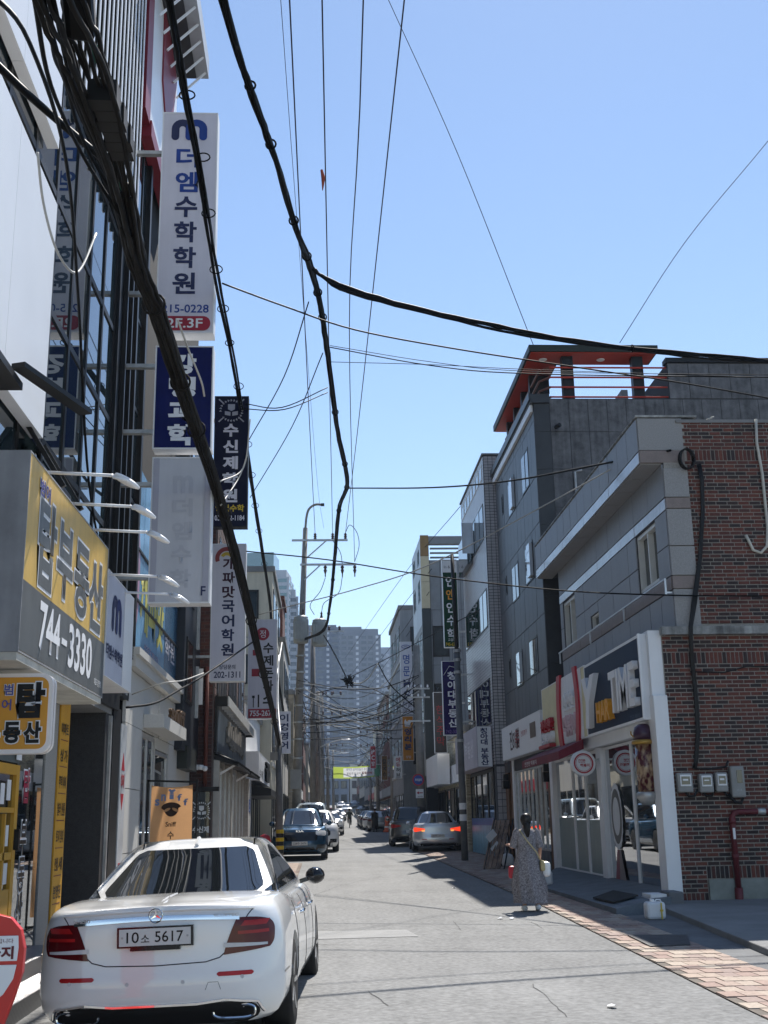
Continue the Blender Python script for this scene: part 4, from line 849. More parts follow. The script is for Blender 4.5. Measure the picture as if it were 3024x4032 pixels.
# ground floor
M_gran = mat('dark_granite', (.042, .042, .044), rough=.55, var=.3, scale=12, fine=.6); M_granl = mat('grey_granite', (.27, .265, .25), rough=.6, var=.12, scale=30, fine=.7)
solid('recess', M_gran, L1, (-4.3, -3.12, 17.0, 17.35, .2, 3.3), (-4.35, -4.3, 13.9, 17.0, .2, 3.3), (-4.3, -3.1, 13.9, 13.95, .2, 3.2)); piece('recess_ceiling', M_conc, -4.3, -3.1, 13.95, 17.35, 3.22, 3.3, L1); piece('recess_floor', M_conc, -4.3, -3.1, 13.95, 17.35, .25, .34, L1)
piece('stone_column', M_granl, -3.5, FX, 13.35, 13.9, .35, 3.06, L1)
ys_ = piece('yellow_strip', mat('amber_vinyl', (.52, .27, .025), rough=.5, var=.06), -3.4, FX + .02, 13.92, 14.43, .3, 3.12, L1)
for i, (a, b) in enumerate((('아파트', ''), ('상', '가'), ('주택', '매매'), ('빌라', '원룸'), ('토지', '임대'), ('전월', '세'), ('분양권', ''), ('상담', ''))):
    z = 2.72 - i * .31
    piece('rule', M_mar, FX + .02, FX + .023, 13.98, 14.36, z - .09, z - .08, L1)
    if a: text(a, 'x+', FX + .02, 13.98, 14.16 if b else 14.37, z - .03, z + .12, M_black, L1, bold=.02)
    if b: text(b, 'x+', FX + .02, 14.20, 14.37, z - .03, z + .12, M_black, L1, bold=.02)
solid('black_column', M_black, L1, (-3.4, FX + .03, 17.36, 18.0, .2, 3.35)); piece('steel_jamb', M_steel, -3.14, FX + .02, 17.25, 17.35, .3, 3.2, L1)
bn = piece('vinyl_banner', mat('silver_vinyl', (.45, .47, .49), rough=.35, var=.2, scale=1.5), -3.12, FX + .035, 18.06, 18.58, .3, 3.15, L1)
mk = MB(); mk.prism([(FX + .036, 18.18, 2.45), (FX + .036, 18.46, 2.45), (FX + .036, 18.32, 2.72)], (.003, 0, 0)); mk.prism([(FX + .036, 18.18, 2.1), (FX + .036, 18.46, 2.1), (FX + .036, 18.32, 1.86)], (.003, 0, 0)); mk.build('red_triangle', M_red, L1); text('화재', 'x+', FX + .036, 18.18, 18.46, 2.18, 2.4, M_red, L1, bold=.03)
piece('red_label', M_red, FX + .036, FX + .04, 18.2, 18.38, 1.02, 1.08, L1)
# estate agency glass, yellow door
M_amber = mat('amber_paint', (.50, .27, .03), rough=.45, var=.06); M_teal = clear_glass('agency_glass', (.30, .42, .42), refl=1.2)
solid('agency_room', mat('agency_wall', (.20, .22, .21), rough=.8, var=.2), L1, (-6, -5.9, 8, 13.4, .2, 3.05), (-6, -3.2, 8, 13.4, .25, .32), (-5.9, -3.14, 13.3, 13.34, .3, 3.05))
fpiece('pane', M_teal, L1, 'x+', FX, 12.2, 13.34, .36, 3.04, -.03, -.015)
fpiece('pane', M_teal, L1, 'x+', FX, 8.6, 11.25, .36, 3.04, -.03, -.015)
d = MB(); R = lambda *q: d.box(*rect_box('x+', FX, *q))
R(11.26, 11.36, .36, 2.25, -.04, .02); R(12.06, 12.18, .36, 2.25, -.04, .02); R(11.36, 12.06, 2.15, 2.25, -.04, .02); R(11.36, 12.06, 1.78, 1.83, -.04, .015); R(11.36, 12.06, 1.33, 1.40, -.04, .015); R(11.36, 12.06, .36, 1.05, -.04, .015); R(11.74, 11.79, 1.05, 1.77, -.04, .015)
d = d.build('door', M_amber, L1); fpiece('pane', M_teal, d, 'x+', FX, 11.361, 12.059, 1.051, 2.149, -.025, -.015); fpiece('handle', M_black, d, 'x+', FX, 12.09, 12.15, 1.42, 1.62, .021, .07)
for u, v in ((11.42, 1.88), (11.62, 1.86), (11.85, 1.9), (11.42, 1.45), (11.86, 1.46), (11.6, 1.1), (11.9, 1.1)): fpiece('notice', M_whitem, d, 'x+', FX, u, u + .14, v, v + .2, -.013, -.011)
piece('door_header', mat('grey_steel_panel', (.10, .12, .12), rough=.4), FX - .04, FX + .005, 11.26, 12.19, 2.27, 3.04, L1)
M_outl = M_white_l
text('탑', 'x+', FX - .015, 12.46, 12.76, 1.86, 2.25, M_outl, L1, bold=.06); text('탑', 'x+', FX - .012, 12.48, 12.74, 1.88, 2.23, mat('ruby_letter', (.32, .015, .05), rough=.4), L1, bold=.03)
text('부동산', 'x+', FX - .015, 12.45, 12.75, .62, 1.72, M_outl, L1, bold=.05, vertical=True); text('부동산', 'x+', FX - .012, 12.47, 12.73, .64, 1.70, M_black, L1, bold=.02, vertical=True)
text('30', 'x+', FX - .012, 11.3, 11.9, 2.36, 2.68, MATS['ruby_letter'], L1, bold=.04, off=.03); fpiece('notice', M_whitem, L1, 'x+', FX, 12.0, 12.2, 2.3, 2.62, .022, .026)
# diamond plate steps
M_dia = bpy.data.materials.new('diamond_plate'); M_dia.use_nodes = True; n_ = M_dia.node_tree.nodes; l_ = M_dia.node_tree.links; B_ = n_['Principled BSDF']; B_.inputs['Base Color'].default_value = (.24, .24, .245, 1); B_.inputs['Metallic'].default_value = .85; B_.inputs['Roughness'].default_value = .32
ge = n_.new('ShaderNodeNewGeometry'); w1 = n_.new('ShaderNodeTexWave'); w2 = n_.new('ShaderNodeTexWave')
for w, rot in ((w1, (0, .5, .78)), (w2, (0, -.5, -.78))):
    mp_ = n_.new('ShaderNodeMapping'); mp_.inputs['Rotation'].default_value = rot; l_.new(ge.outputs['Position'], mp_.inputs[0]); l_.new(mp_.outputs[0], w.inputs['Vector']); w.inputs['Scale'].default_value = 9
mx = n_.new('ShaderNodeMath'); mx.operation = 'MAXIMUM'; l_.new(w1.outputs['Fac'], mx.inputs[0]); l_.new(w2.outputs['Fac'], mx.inputs[1]); bp = n_.new('ShaderNodeBump'); bp.inputs['Strength'].default_value = .8; bp.inputs['Distance'].default_value = .015; l_.new(mx.outputs[0], bp.inputs['Height']); l_.new(bp.outputs[0], B_.inputs['Normal'])
t = thing('metal_steps', 'ribbed diamond plate metal steps along the estate agency front', 'steps', (-2.8, 11, g(11)))
solid('lower_step', M_dia, t, (-2.98, -2.5, 7.5, 13.4, .04, .25), bevel=.008); solid('upper_step', M_dia, t, (FX - .02, -2.78, 7.5, 13.4, .251, .40), bevel=.008)
# ------------------------------------------------------------------ left side signs near the camera
M_ysign = mat('sand_yellow_vinyl', (.64, .42, .11), rough=.35, var=.12, scale=1.0, streak=.5); M_gsign = mat('grey_vinyl_sign', (.115, .12, .12), rough=.35, var=.16, streak=.5); M_galv = mat('sheet_steel', (.34, .345, .36), rough=.5, metal=.2, var=.18, scale=2, streak=.4)
s = sign_box('estate_agency_sign', 'big weathered yellow and grey estate agency sign box with outlined letters', 'sign', 'x+', -2.6, 9.95, 13.86, 3.10, 4.92, .45, M_ysign, M_galv, .015)
piece('grey_panel', M_gsign, -2.602, -2.596, 9.97, 13.84, 3.12, 3.74, s)
for i, (ch, u0, u1, v0, v1) in enumerate((('탑', 10.42, 11.12, 3.80, 4.66), ('부', 11.2, 11.92, 3.86, 4.62), ('동', 12.02, 12.78, 3.82, 4.62), ('산', 12.82, 13.6, 3.80, 4.62))):
    text(ch, 'x+', -2.602, u0 - .03, u1 + .03, v0 - .03, v1 + .03, M_white_l, s, bold=.055); text(ch, 'x+', -2.598, u0, u1, v0, v1, MATS['grey_vinyl_sign'], s, bold=.03)
text('범어', 'x+', -2.6, 10.35, 10.78, 4.62, 4.80, M_white_l, s, bold=.06, off=.004); text('범어', 'x+', -2.6, 10.36, 10.77, 4.63, 4.79, mat('indigo_letter', (.08, .08, .28), rough=.5), s, bold=.02, off=.007)
text('744', 'x+', -2.596, 10.62, 11.48, 3.22, 3.68, M_white_l, s, bold=.025); piece('dash', M_white_l, -2.595, -2.591, 11.56, 11.80, 3.41, 3.47, s); text('3330', 'x+', -2.596, 11.88, 13.1, 3.22, 3.68, M_white_l, s, bold=.025); text('대표 강영호', 'x+', -2.596, 13.3, 13.72, 3.2, 3.28, M_white_l, s)
piece('soffit_board', mat('pale_soffit', (.50, .49, .44), rough=.6, var=.15), -3.08, -2.61, 9.96, 13.85, 3.03, 3.098, s)
piece('vertical_seam', M_joint, -2.95, -2.94, 9.945, 9.949, 3.1, 4.92, s)
# arm lamps on the sign
def arm_lamp(label, y, L=.62, z=4.93):
    t = thing('sign_spotlight', label, 'lamp', (-2.6, y, z), 'arm lamps above the yellow sign')
    MB().tube([(-2.72, y, z + .02), (-2.6 + L, y, z - .02)], .017, 8).build('arm', M_white, t, smooth=True)
    x = -2.6 + L; h = MB(); sec = [(0, .025, .025), (.05, .055, .036), (.13, .068, .04), (.21, .055, .032), (.27, .03, .016)]
    vs = []; n = 10
    for d_, rw, rh in sec:
        c = Vector((x + d_ * .86, y, z - .01 - d_ * .5))
        for k in range(n): an = 2 * math.pi * k / n; vs.append(c + Vector((.5 * rh * math.sin(an), rw * math.cos(an), .86 * rh * math.sin(an))))
    h.add(vs, [(i * n + k, i * n + (k + 1) % n, (i + 1) * n + (k + 1) % n, (i + 1) * n + k) for i in range(4) for k in range(n)] + [tuple(range(n)), tuple(4 * n + k for k in range(n))]); h.build('lamp_head', M_whitem, t, smooth=True)
    MB().tube([(x - .03, y, z - .01), (x + .0, y - .07, z - .06), (x + .12, y - .08, z - .09), (x + .16, y, z - .1)], .014, 6).build('yoke', M_white, t, smooth=True)
labs = ['white arm lamp above the first letter of the yellow sign, nearest the camera', 'second white arm lamp along the top of the yellow sign', 'third white arm lamp above the third letter of the yellow sign', 'white arm lamp at the join of yellow and white signs', 'farthest white arm lamp, above the white academy sign']
for y, lb in zip((10.72, 11.85, 12.98, 14.0, 15.15), labs): arm_lamp(lb, y, z=4.93 if y < 13.5 else 4.62)
# rounded orange projecting sign
def rr(x0, x1, z0, z1, r, y, n=6):
    pts = []
    for cx, cz, a0 in ((x1 - r, z0 + r, -90), (x1 - r, z1 - r, 0), (x0 + r, z1 - r, 90), (x0 + r, z0 + r, 180)):
        for k in range(n + 1): a = rad(a0 + 90 * k / n); pts.append((cx + r * math.cos(a), y, cz + r * math.sin(a)))
    return pts
t = thing('rounded_sign', 'rounded orange estate agency sign with white rim at the left edge', 'sign', (-2.75, 10.5, 2.3))
M_owhite = mat('warm_white_plastic', (.78, .74, .72), rough=.3, var=.03); M_osign = mat('amber_orange', (.62, .28, .02), rough=.35, var=.04)
for y, nm, m, i in ((10.5, 'rim', M_owhite, 0), (10.562, 'core', M_black, .012), (10.60, 'rim', M_owhite, 0)): MB().prism(rr(-3.2 + i, -2.41 - i, 2.27 + i, 2.98 - i, .1, y), (0, .06 if nm == 'rim' else .037, 0)).build(nm, m, t)
MB().prism(rr(-3.17, -2.445, 2.31, 2.945, .08, 10.5), (0, -.006, 0)).build('face_panel', M_osign, t)
for ch, a in (('탑', (-2.72, -2.47, 2.58, 2.90)), ('동', (-2.82, -2.67, 2.36, 2.55)), ('산', (-2.645, -2.49, 2.36, 2.55)), ('부', (-3.0, -2.85, 2.36, 2.55))): text(ch, 'y-', 10.492, a[0] - .01, a[1] + .01, a[2] - .01, a[3] + .01, M_white_l, t, bold=.08); text(ch, 'y-', 10.488, *a, M_black, t, bold=.045)
text('범', 'y-', 10.492, -2.84, -2.75, 2.78, 2.89, M_white_l, t, bold=.06); text('범', 'y-', 10.488, -2.835, -2.755, 2.785, 2.885, MATS['indigo_letter'], t, bold=.02)
text('어', 'y-', 10.488, -2.85, -2.765, 2.65, 2.75, MATS['indigo_letter'], t, bold=.02)
solid('bracket', M_steel, t, (-3.3, -3.19, 10.55, 10.59, 2.75, 2.79), (-3.3, -3.19, 10.55, 10.59, 2.4, 2.44))
# white academy sign along the facade
s = sign_box('academy_sign', 'white wall sign with a navy letter m over the dark entrance', 'sign', 'x+', -2.6, 13.92, 15.9, 3.38, 4.69, .4, mat('lilac_white_panel', (.46, .48, .56), rough=.4, var=.04), M_white, .01)
piece('white_end', M_whitem, -2.6, -2.594, 15.18, 15.89, 3.39, 4.68, s)
M_nav2 = mat('deep_navy_letter', (.022, .03, .09), rough=.5); 
def letter_m(pl, a, u0, u1, v0, v1, parent, off, m1, m2):
    w = (u1 - u0); r = w * .11; c = [u0 + r, u0 + w * .5, u1 - r]
    def P3(u, v): return (u, a - off, v) if pl == 'y-' else (a + off, u, v)
    def arch(ua, ub, m, nm, off=off):
        P3 = (lambda u, v: (u, a - off, v)) if pl == 'y-' else (lambda u, v: (a + off, u, v))
        mb = MB(); n = 10; cu = (ua + ub) / 2; R1_ = (ub - ua) / 2; top = v1 - (R1_ + r) * .95; pts = []
        line = [(ua, v0 + r)] + [(cu - R1_ * math.cos(math.pi * k / n), top + R1_ * math.sin(math.pi * k / n)) for k in range(n + 1)] + [(ub, v0 + r)]
        outl = []; inn = []
        for i, (u, v) in enumerate(line):
            p0 = line[max(0, i - 1)]; p1 = line[min(len(line) - 1, i + 1)]; dx, dv = p1[0] - p0[0], p1[1] - p0[1]; L_ = math.hypot(dx, dv) or 1
            outl.append((u - dv / L_ * r, v + dx / L_ * r)); inn.append((u + dv / L_ * r, v - dx / L_ * r))
        N = len(line); mb.add([P3(*p) for p in outl] + [P3(*p) for p in inn], [(i, i + 1, N + i + 1, N + i) for i in range(N - 1)])
        for u in (ua, ub):
            mb.add([P3(u + r * math.cos(math.pi + math.pi * k / 8), v0 + r + r * math.sin(math.pi + math.pi * k / 8)) for k in range(9)], [tuple(range(9))])
        mb.build(nm, m, parent)
    arch(c[0], c[1], m1, 'letter_m'); arch(c[1], c[2], m2, 'letter_m', off + .003)
letter_m('x+', -2.6, 14.28, 14.95, 3.98, 4.45, s, .004, M_nav2, M_navyl)
text('더엠수학학원', 'x+', -2.6, 13.98, 15.14, 3.62, 3.8, M_nav2, s, bold=.03)
# projecting signs over the street, one above the other
M_lilac = mat('lilac_sign_face', (.62, .605, .67), rough=.35, var=.07, streak=.5, scale=1.2); M_nav3 = mat('royal_navy_face', (.006, .010, .085), rough=.5, spec=.12, var=.18, streak=.5); M_greyf = mat('faded_grey_face', (.52, .53, .565), rough=.45, var=.05, streak=.5)
s = hang_sign('tall white math academy sign with blue letter m at the top', 16.6, -2.55, -1.65, 9.02, 12.94, M_lilac, wall=-3.1, depth=.3)
letter_m('y-', 16.6, -2.40, -1.82, 12.42, 12.80, s, .004, M_nav2, mat('cobalt_letter', (.015, .05, .25), rough=.4))
for i, ch in enumerate('더엠수학학원'): text(ch, 'y-', 16.6, -2.31, -1.95, 11.92 - i * .448, 12.29 - i * .448, MATS['cobalt_letter'] if i < 2 else M_nav2, s, bold=.03)
text('215-0228', 'y-', 16.6, -2.46, -1.73, 9.36, 9.50, MATS['cobalt_letter'], s, bold=.015)
pill = MB(); pill.prism(rr(-2.5, -1.70, 9.06, 9.30, .11, 16.594), (0, -.004, 0)); pill.build('red_pill', mat('signal_red', (.33, .02, .04), rough=.4), s); text('2F.3F', 'y-', 16.589, -2.38, -1.82, 9.10, 9.26, M_white_l, s, bold=.015)
s = hang_sign('navy science academy sign with bold white letters, half behind cables', 16.6, -2.53, -1.64, 7.12, 8.80, M_nav3, wall=-3.1, depth=.3)
for i, ch in enumerate('강병과학'): text(ch, 'y-', 16.6, -2.31, -1.90, 8.33 - i * .385, 8.67 - i * .385, M_white_l, s, bold=.05)
s = hang_sign('blank faded grey sign with ghost lettering under the navy sign', 16.6, -2.52, -1.62, 4.75, 6.99, M_greyf, wall=-3.1, depth=.3)
piece('face_strip', mat('lilac_grey_strip', (.40, .40, .46), rough=.5, var=.03), -2.498, -2.41, 16.590, 16.5975, 4.78, 6.96, s); piece('face_strip', MATS['lilac_grey_strip'], -1.73, -1.642, 16.590, 16.5975, 4.78, 6.96, s)
M_ghost = mat('ghost_letter', (.45, .46, .50), rough=.5, var=.02)
for i, ch in enumerate('m더엠수학'): text(ch, 'y-', 16.6, -2.2, -1.9, 6.42 - i * .36, 6.7 - i * .36, M_ghost, s, bold=.03)
text('F', 'y-', 16.6, -1.75, -1.68, 4.86, 5.0, M_nav2, s, bold=.02, off=.012)
s = hang_sign('dark navy academy sign with laurel crest above white letters', 24.0, -2.32, -1.57, 7.79, 10.79, mat('midnight_face', (.005, .007, .028), rough=.5, spec=.12, var=.1), M_black, wall=-3.1, depth=.25)
def crest(pl, a, cu, cv, r, parent, off, m):
    mb = MB(); P3 = (lambda u, v: (u, a - off, v)) if pl == 'y-' else (lambda u, v: (a + off, u, v))
    for k in range(22):
        an = rad(-70 + 320 * k / 21 - 90 + 20); 
        u, v = cu + r * math.cos(an), cv + r * math.sin(an); d = Vector((-math.sin(an), math.cos(an))); q = Vector((math.cos(an), math.sin(an)))
        for sd in (-1, 1):
            tip = Vector((u, v)) + d * r * .1 + q * sd * r * .13; b0 = Vector((u, v)) - d * r * .06; b1 = Vector((u, v)) + d * r * .12
            mb.add([P3(*b0), P3(*tip), P3(*b1)], [(0, 1, 2)])
    for p, q in (((-1.15, 1.1), (1.15, -1.1)), ((1.15, 1.1), (-1.15, -1.1))):
        d = (Vector(q) - Vector(p)).normalized(); nn = Vector((-d.y, d.x)) * .06
        for s0, s1 in ((0, .2), (.8, 1)):
            A = Vector(p).lerp(Vector(q), s0); B = Vector(p).lerp(Vector(q), s1)
            mb.add([P3(cu + r * c.x, cv + r * c.y) for c in (A - nn, B - nn, B + nn, A + nn)], [(0, 1, 2, 3)])
    def poly(pts): mb.add([P3(cu + r * x, cv + r * y) for x, y in pts], [tuple(range(len(pts)))])
    poly([(-.32, .62), (.32, .62), (.32, .12), (0, -.05), (-.32, .12)]); poly([(-.6, -.05), (-.08, -.14), (-.08, -.52), (-.6, -.42)]); poly([(.6, -.05), (.08, -.14), (.08, -.52), (.6, -.42)])
    mb.build('crest', m, parent)
crest('y-', 24, -1.95, 10.45, .24, s, .004, mat('crest_grey', (.36, .37, .42), rough=.5))
for i, ch in enumerate('수신제학원'): text(ch, 'y-', 24.0, -2.12, -1.79, 9.84 - i * .375, 10.14 - i * .375, M_lilac, s, bold=.04)
text('영어수학', 'y-', 24.0, -2.26, -1.64, 8.13, 8.29, M_ylw, s, bold=.03); text('053-782-1184', 'y-', 24.0, -2.27, -1.63, 7.93, 8.05, M_lilac, s, bold=.02)
s = hang_sign('lilac white Korean language academy sign with red and yellow arc', 27.0, -2.60, -1.78, 4.83, 8.14, M_lilac, wall=-3.1, depth=.3)
def arcb(cx, cz, r0, r1, a0, a1, y, m, nm, parent):
    mb = MB(); n = 16; vs = []
    for k in range(n + 1):
        a = rad(a0 + (a1 - a0) * k / n); vs += [(cx + r0 * math.cos(a), y, cz + r0 * math.sin(a)), (cx + r1 * math.cos(a), y, cz + r1 * math.sin(a))]
    mb.add(vs, [(2 * i, 2 * i + 1, 2 * i + 3, 2 * i + 2) for i in range(n)]); mb.build(nm, m, parent)
arcb(-2.24, 7.78, .18, .28, 40, 200, 26.994, mat('brick_red_print', (.27, .05, .05), rough=.5), 'red_arc', s); arcb(-2.24, 7.76, .09, .17, 30, 150, 26.993, mat('mustard_print', (.6, .42, .05), rough=.5), 'yellow_arc', s)
for i, ch in enumerate('개파맛국어학원'): text(ch, 'y-', 27.0, -2.34, -2.04, 7.5 - i * .345, 7.79 - i * .345, mat('dark_plum_letter', (.05, .012, .03), rough=.5) if i < 3 else M_nav2, s, bold=.03)
text('상담문의', 'y-', 27.0, -2.38, -2.0, 5.11, 5.22, M_nav2, s, bold=.02); text('202-1311', 'y-', 27.0, -2.5, -1.88, 4.91, 5.06, M_nav2, s, bold=.02)
s = hang_sign('lilac white cutlet restaurant sign with red phone strip, behind the cables', 38.6, -2.44, -1.47, 4.94, 8.28, M_lilac, wall=-2.55, depth=.3)
piece('red_strip', MATS['signal_red'], -2.41, -1.49, 38.588, 38.597, 4.97, 5.27, s); text('755-2676', 'y-', 38.588, -2.36, -1.54, 5.03, 5.22, M_white_l, s, bold=.02)
disc(MB(), 'y-', 38.6, -1.95, 7.78, .22, .22, .004, 30).build('red_disc', MATS['signal_red'], s); text('정', 'y-', 38.6, -2.05, -1.85, 7.65, 7.91, M_white_l, s, off=.008)
for i, ch in enumerate('수제돈까스'): text(ch, 'y-', 38.6, -1.93, -1.59, 7.12 - i * .42, 7.48 - i * .42, M_black, s, bold=.03)
piece('red_square', MATS['signal_red'], -2.28, -2.10, 38.59, 38.596, 7.05, 7.24, s); piece('red_square', MATS['signal_red'], -2.31, -2.05, 38.59, 38.596, 6.35, 6.6, s)
fk = MB(); fk.box(-2.26, -2.23, 38.59, 38.596, 5.32, 5.63); fk.box(-2.29, -2.20, 38.59, 38.596, 5.63, 5.71); fk.box(-2.1, -2.05, 38.59, 38.596, 5.32, 5.74); fk.build('cutlery_print', M_black, s)
# ------------------------------------------------------------------ second left building: pale stone with blue academy window
L2 = thing('stone_front_building', 'pale stone shop building with blue printed windows above', 'building', (-7, 23, g(23)))
M_st = mat('pale_granite', (.50, .495, .47), rough=.6, var=.08, scale=20, fine=.6)
solid('wall_core', M_int, L2, (-12, -3.16, 18.7, 28.0, 0, 16.5))
D2 = (20.36, 21.9, .25, 3.22)
field(L2, 'stone_panel', M_st, None, 'x+', -3.16, [(.2, 1.2, [18.62, 19.66, 20.36, 21.9, 24.0, 26, 27.95]), (1.2, 2.2, [18.62, 19.66, 20.36, 21.9, 24.0, 26, 27.95]), (2.2, 3.22, [18.62, 19.66, 20.36, 21.9, 24, 26, 27.95]), (3.22, 4.1, [18.62, 20.5, 22.4, 24.3, 26.2, 27.95])], .012, .06, holes=[D2, (22.0, 23.9, .3, 3.0)])
window(L2, 'x+', -3.16, 20.4, 21.86, .28, 3.2, M_alu, M_glassd, bars=1, fw=.09, d0=.001, d1=.05, name='door')
window(L2, 'x+', -3.16, 22.04, 23.86, .34, 2.98, M_alu, M_glassd, bars=0, fw=.07, d0=.001, d1=.05, name='shop_window')
solid('cornice', M_st, L2, (-3.15, -2.92, 18.62, 24.75, 4.30, 4.42), (-3.15, -2.98, 18.62, 24.72, 4.11, 4.299))
M_adb = mat('sky_blue_print', (.16, .34, .52), rough=.25, var=.22, scale=.7); M_addk = mat('deep_blue_print', (.035, .11, .2), rough=.25, var=.1)
for i in range(5):
    u = 18.8 + i * 1.0; m = M_adb if i < 4 else M_addk
    for z0, z1 in ((4.43, 5.28), (5.32, 6.15), (6.2, 7.6)): piece('printed_pane', m, -3.15, -3.10, u + .015, u + (.985 if i < 4 else 1.9), z0, z1, L2)
for z in (5.3, 6.175): piece('transom', M_dkframe, -3.14, -3.07, 18.7, 24.7, z - .02, z + .02, L2)
M_adp = mat('pink_print', (.45, .25, .35), rough=.3); M_ady = mat('lemon_print', (.62, .58, .12), rough=.3)
pk = MB(); pk.prism([(-3.098, 19.1 + .35 * math.cos(2 * math.pi * k / 20), 5.7 + .9 * math.sin(2 * math.pi * k / 20)) for k in range(20)], (.003, 0, 0)); pk.build('pink_shape', M_adp, L2)
text('깨파맛', 'x+', -3.1, 19.6, 22.6, 4.85, 5.95, M_ady, L2, bold=.04); text('학원', 'x+', -3.1, 22.9, 24.4, 4.85, 5.3, M_lilac, L2, bold=.02); text('상담문의 202-1311', 'x+', -3.1, 20.2, 22.0, 4.55, 4.72, M_adp, L2)
piece('black_reveal', M_black, -3.15, -3.02, 18.62, 18.78, 4.2, 13.2, L2)
solid('metal_bay', mat('navy_metal', (.016, .02, .028), rough=.4, var=.12, streak=.3), L2, (-3.2, -2.93, 24.78, 27.96, 3.15, 11.5)); 
for z in (4.2, 6.4, 8.6): window(L2, 'x+', -2.93, 25.1, 26.3, z, z + 1.4, M_dkframe, M_glassd, bars=0, fw=.06, d0=0, d1=.03)
for z in (4.0, 5.6, 7.2, 8.8, 10.4): piece('steel_strip', M_steel, -2.93, -2.86, 27.1, 27.2, z, z + 1.2, L2)
solid('canopy', M_st, L2, (-3.1, -2.74, 20.45, 23.85, 3.27, 3.50)); text('sniff', 'x+', -2.80, 21.4, 23.6, 3.502, 3.80, mat('bronze_letter', (.12, .07, .035), rough=.4, metal=.5), L2, ext=.06, bold=.02)
tag(solid('wall_sign', mat('black_green_box', (.02, .025, .022), rough=.4), None, (-3.098, -2.88, 25.35, 27.3, 2.78, 3.26)), 'flat black box sign on the pale stone wall', 'sign')
t = thing('security_camera', 'white dome security camera on the corner of the stone wall', 'camera', (-2.9, 27.8, 2.9)); solid('mount', M_white, t, (-3.09, -2.9, 27.7, 27.85, 2.85, 2.97)); MB().tube([(-2.9, 27.78, 2.92), (-2.78, 27.7, 2.90)], .06, 10).build('body', M_white, t, smooth=True); MB().lathe([(.001, -.06), (.04, -.05), (.065, 0), (.05, .05), (.001, .065)], (-2.72, 27.66, 2.87), 14).build('dome', M_white, t, smooth=True)
# banner stand of the sniff shop
t = thing('banner_stand', 'peach banner in a black stand with a dog nose drawing', 'banner', (-2.25, 18, g(18)))
fr_ = MB(); z0 = g(18) + .03
for x in (-2.63, -1.89): fr_.bar((x, 18.05, z0), (x, 18.05, 2.29), .03)
fr_.bar((-2.63, 18.05, 2.28), (-1.89, 18.05, 2.25), .03); fr_.bar((-2.63, 18.05, z0 + .02), (-1.89, 18.05, z0 + .02), .03)
for x in (-2.6, -1.92): fr_.bar((x, 17.7, z0), (x, 18.4, z0), .03)
fr_.build('frame', M_black, t)
bn = MB(); nx = 10; nz = 16; vs = []
for j in range(nz + 1):
    for i in range(nx + 1):
        u = i / nx; v = j / nz; vs.append((-2.57 + .62 * u, 18.0 + .015 * math.sin(7 * v + 3 * u) + .01 * math.sin(9 * u), .35 + 1.86 * v - .035 * (1 - (2 * u - 1) ** 2) * v))
bn.add(vs, [(j * (nx + 1) + i, j * (nx + 1) + i + 1, (j + 1) * (nx + 1) + i + 1, (j + 1) * (nx + 1) + i) for j in range(nz) for i in range(nx)])
cl_ = bn.build('cloth', cloth_mat('peach_cloth', (.62, .34, .16), .35), t, smooth=True)
M_brn = mat('dark_brown_print', (.04, .02, .012), rough=.7); M_pbl = mat('dusty_blue_print', (.16, .22, .36), rough=.7)
for i, ch in enumerate('sniff'):
    a = rad(145 - 27.5 * i); cx, cz = -2.26 + .26 * math.cos(a), 1.83 + .22 * math.sin(a); text(ch, 'y-', 17.97, cx - .035, cx + .035, cz - .05, cz + .05, M_pbl, cl_, bold=.03)
hb = MB(); hb.prism([(-2.31, 17.965, 2.13), (-2.26, 17.965, 2.08), (-2.20, 17.965, 2.13), (-2.22, 17.965, 2.15), (-2.26, 17.965, 2.135), (-2.29, 17.965, 2.155)], (0, -.003, 0)); hb.build('heart_print', M_pbl, cl_)
ns = MB(); pts = []
for k in range(24):
    a = 2 * math.pi * k / 24; pts.append((-2.26 + .15 * math.cos(a) * (1 if math.sin(a) > 0 else .72), 17.968, 1.87 + (.085 if math.sin(a) > 0 else .125) * math.sin(a)))
ns.prism(pts, (0, -.003, 0)); ns.build('nose_print', M_brn, cl_)
for sx in (-1, 1):
    q = MB(); q.prism([(-2.26 + sx * (.062 + .05 * math.cos(2 * math.pi * k / 14)), 17.962, 1.845 + .022 * math.sin(2 * math.pi * k / 14) - .02 * math.cos(2 * math.pi * k / 14)) for k in range(14)], (0, -.003, 0)); q.build('nostril_print', MATS['peach_cloth'], cl_)
text('Sniff', 'y-', 17.97, -2.34, -2.18, 1.60, 1.67, M_brn, cl_, bold=.02); text('수', 'y-', 17.97, -2.31, -2.21, 1.42, 1.53, M_brn, cl_, bold=.02); text('제', 'y-', 17.97, -2.31, -2.21, 1.25, 1.36, M_brn, cl_, bold=.02)
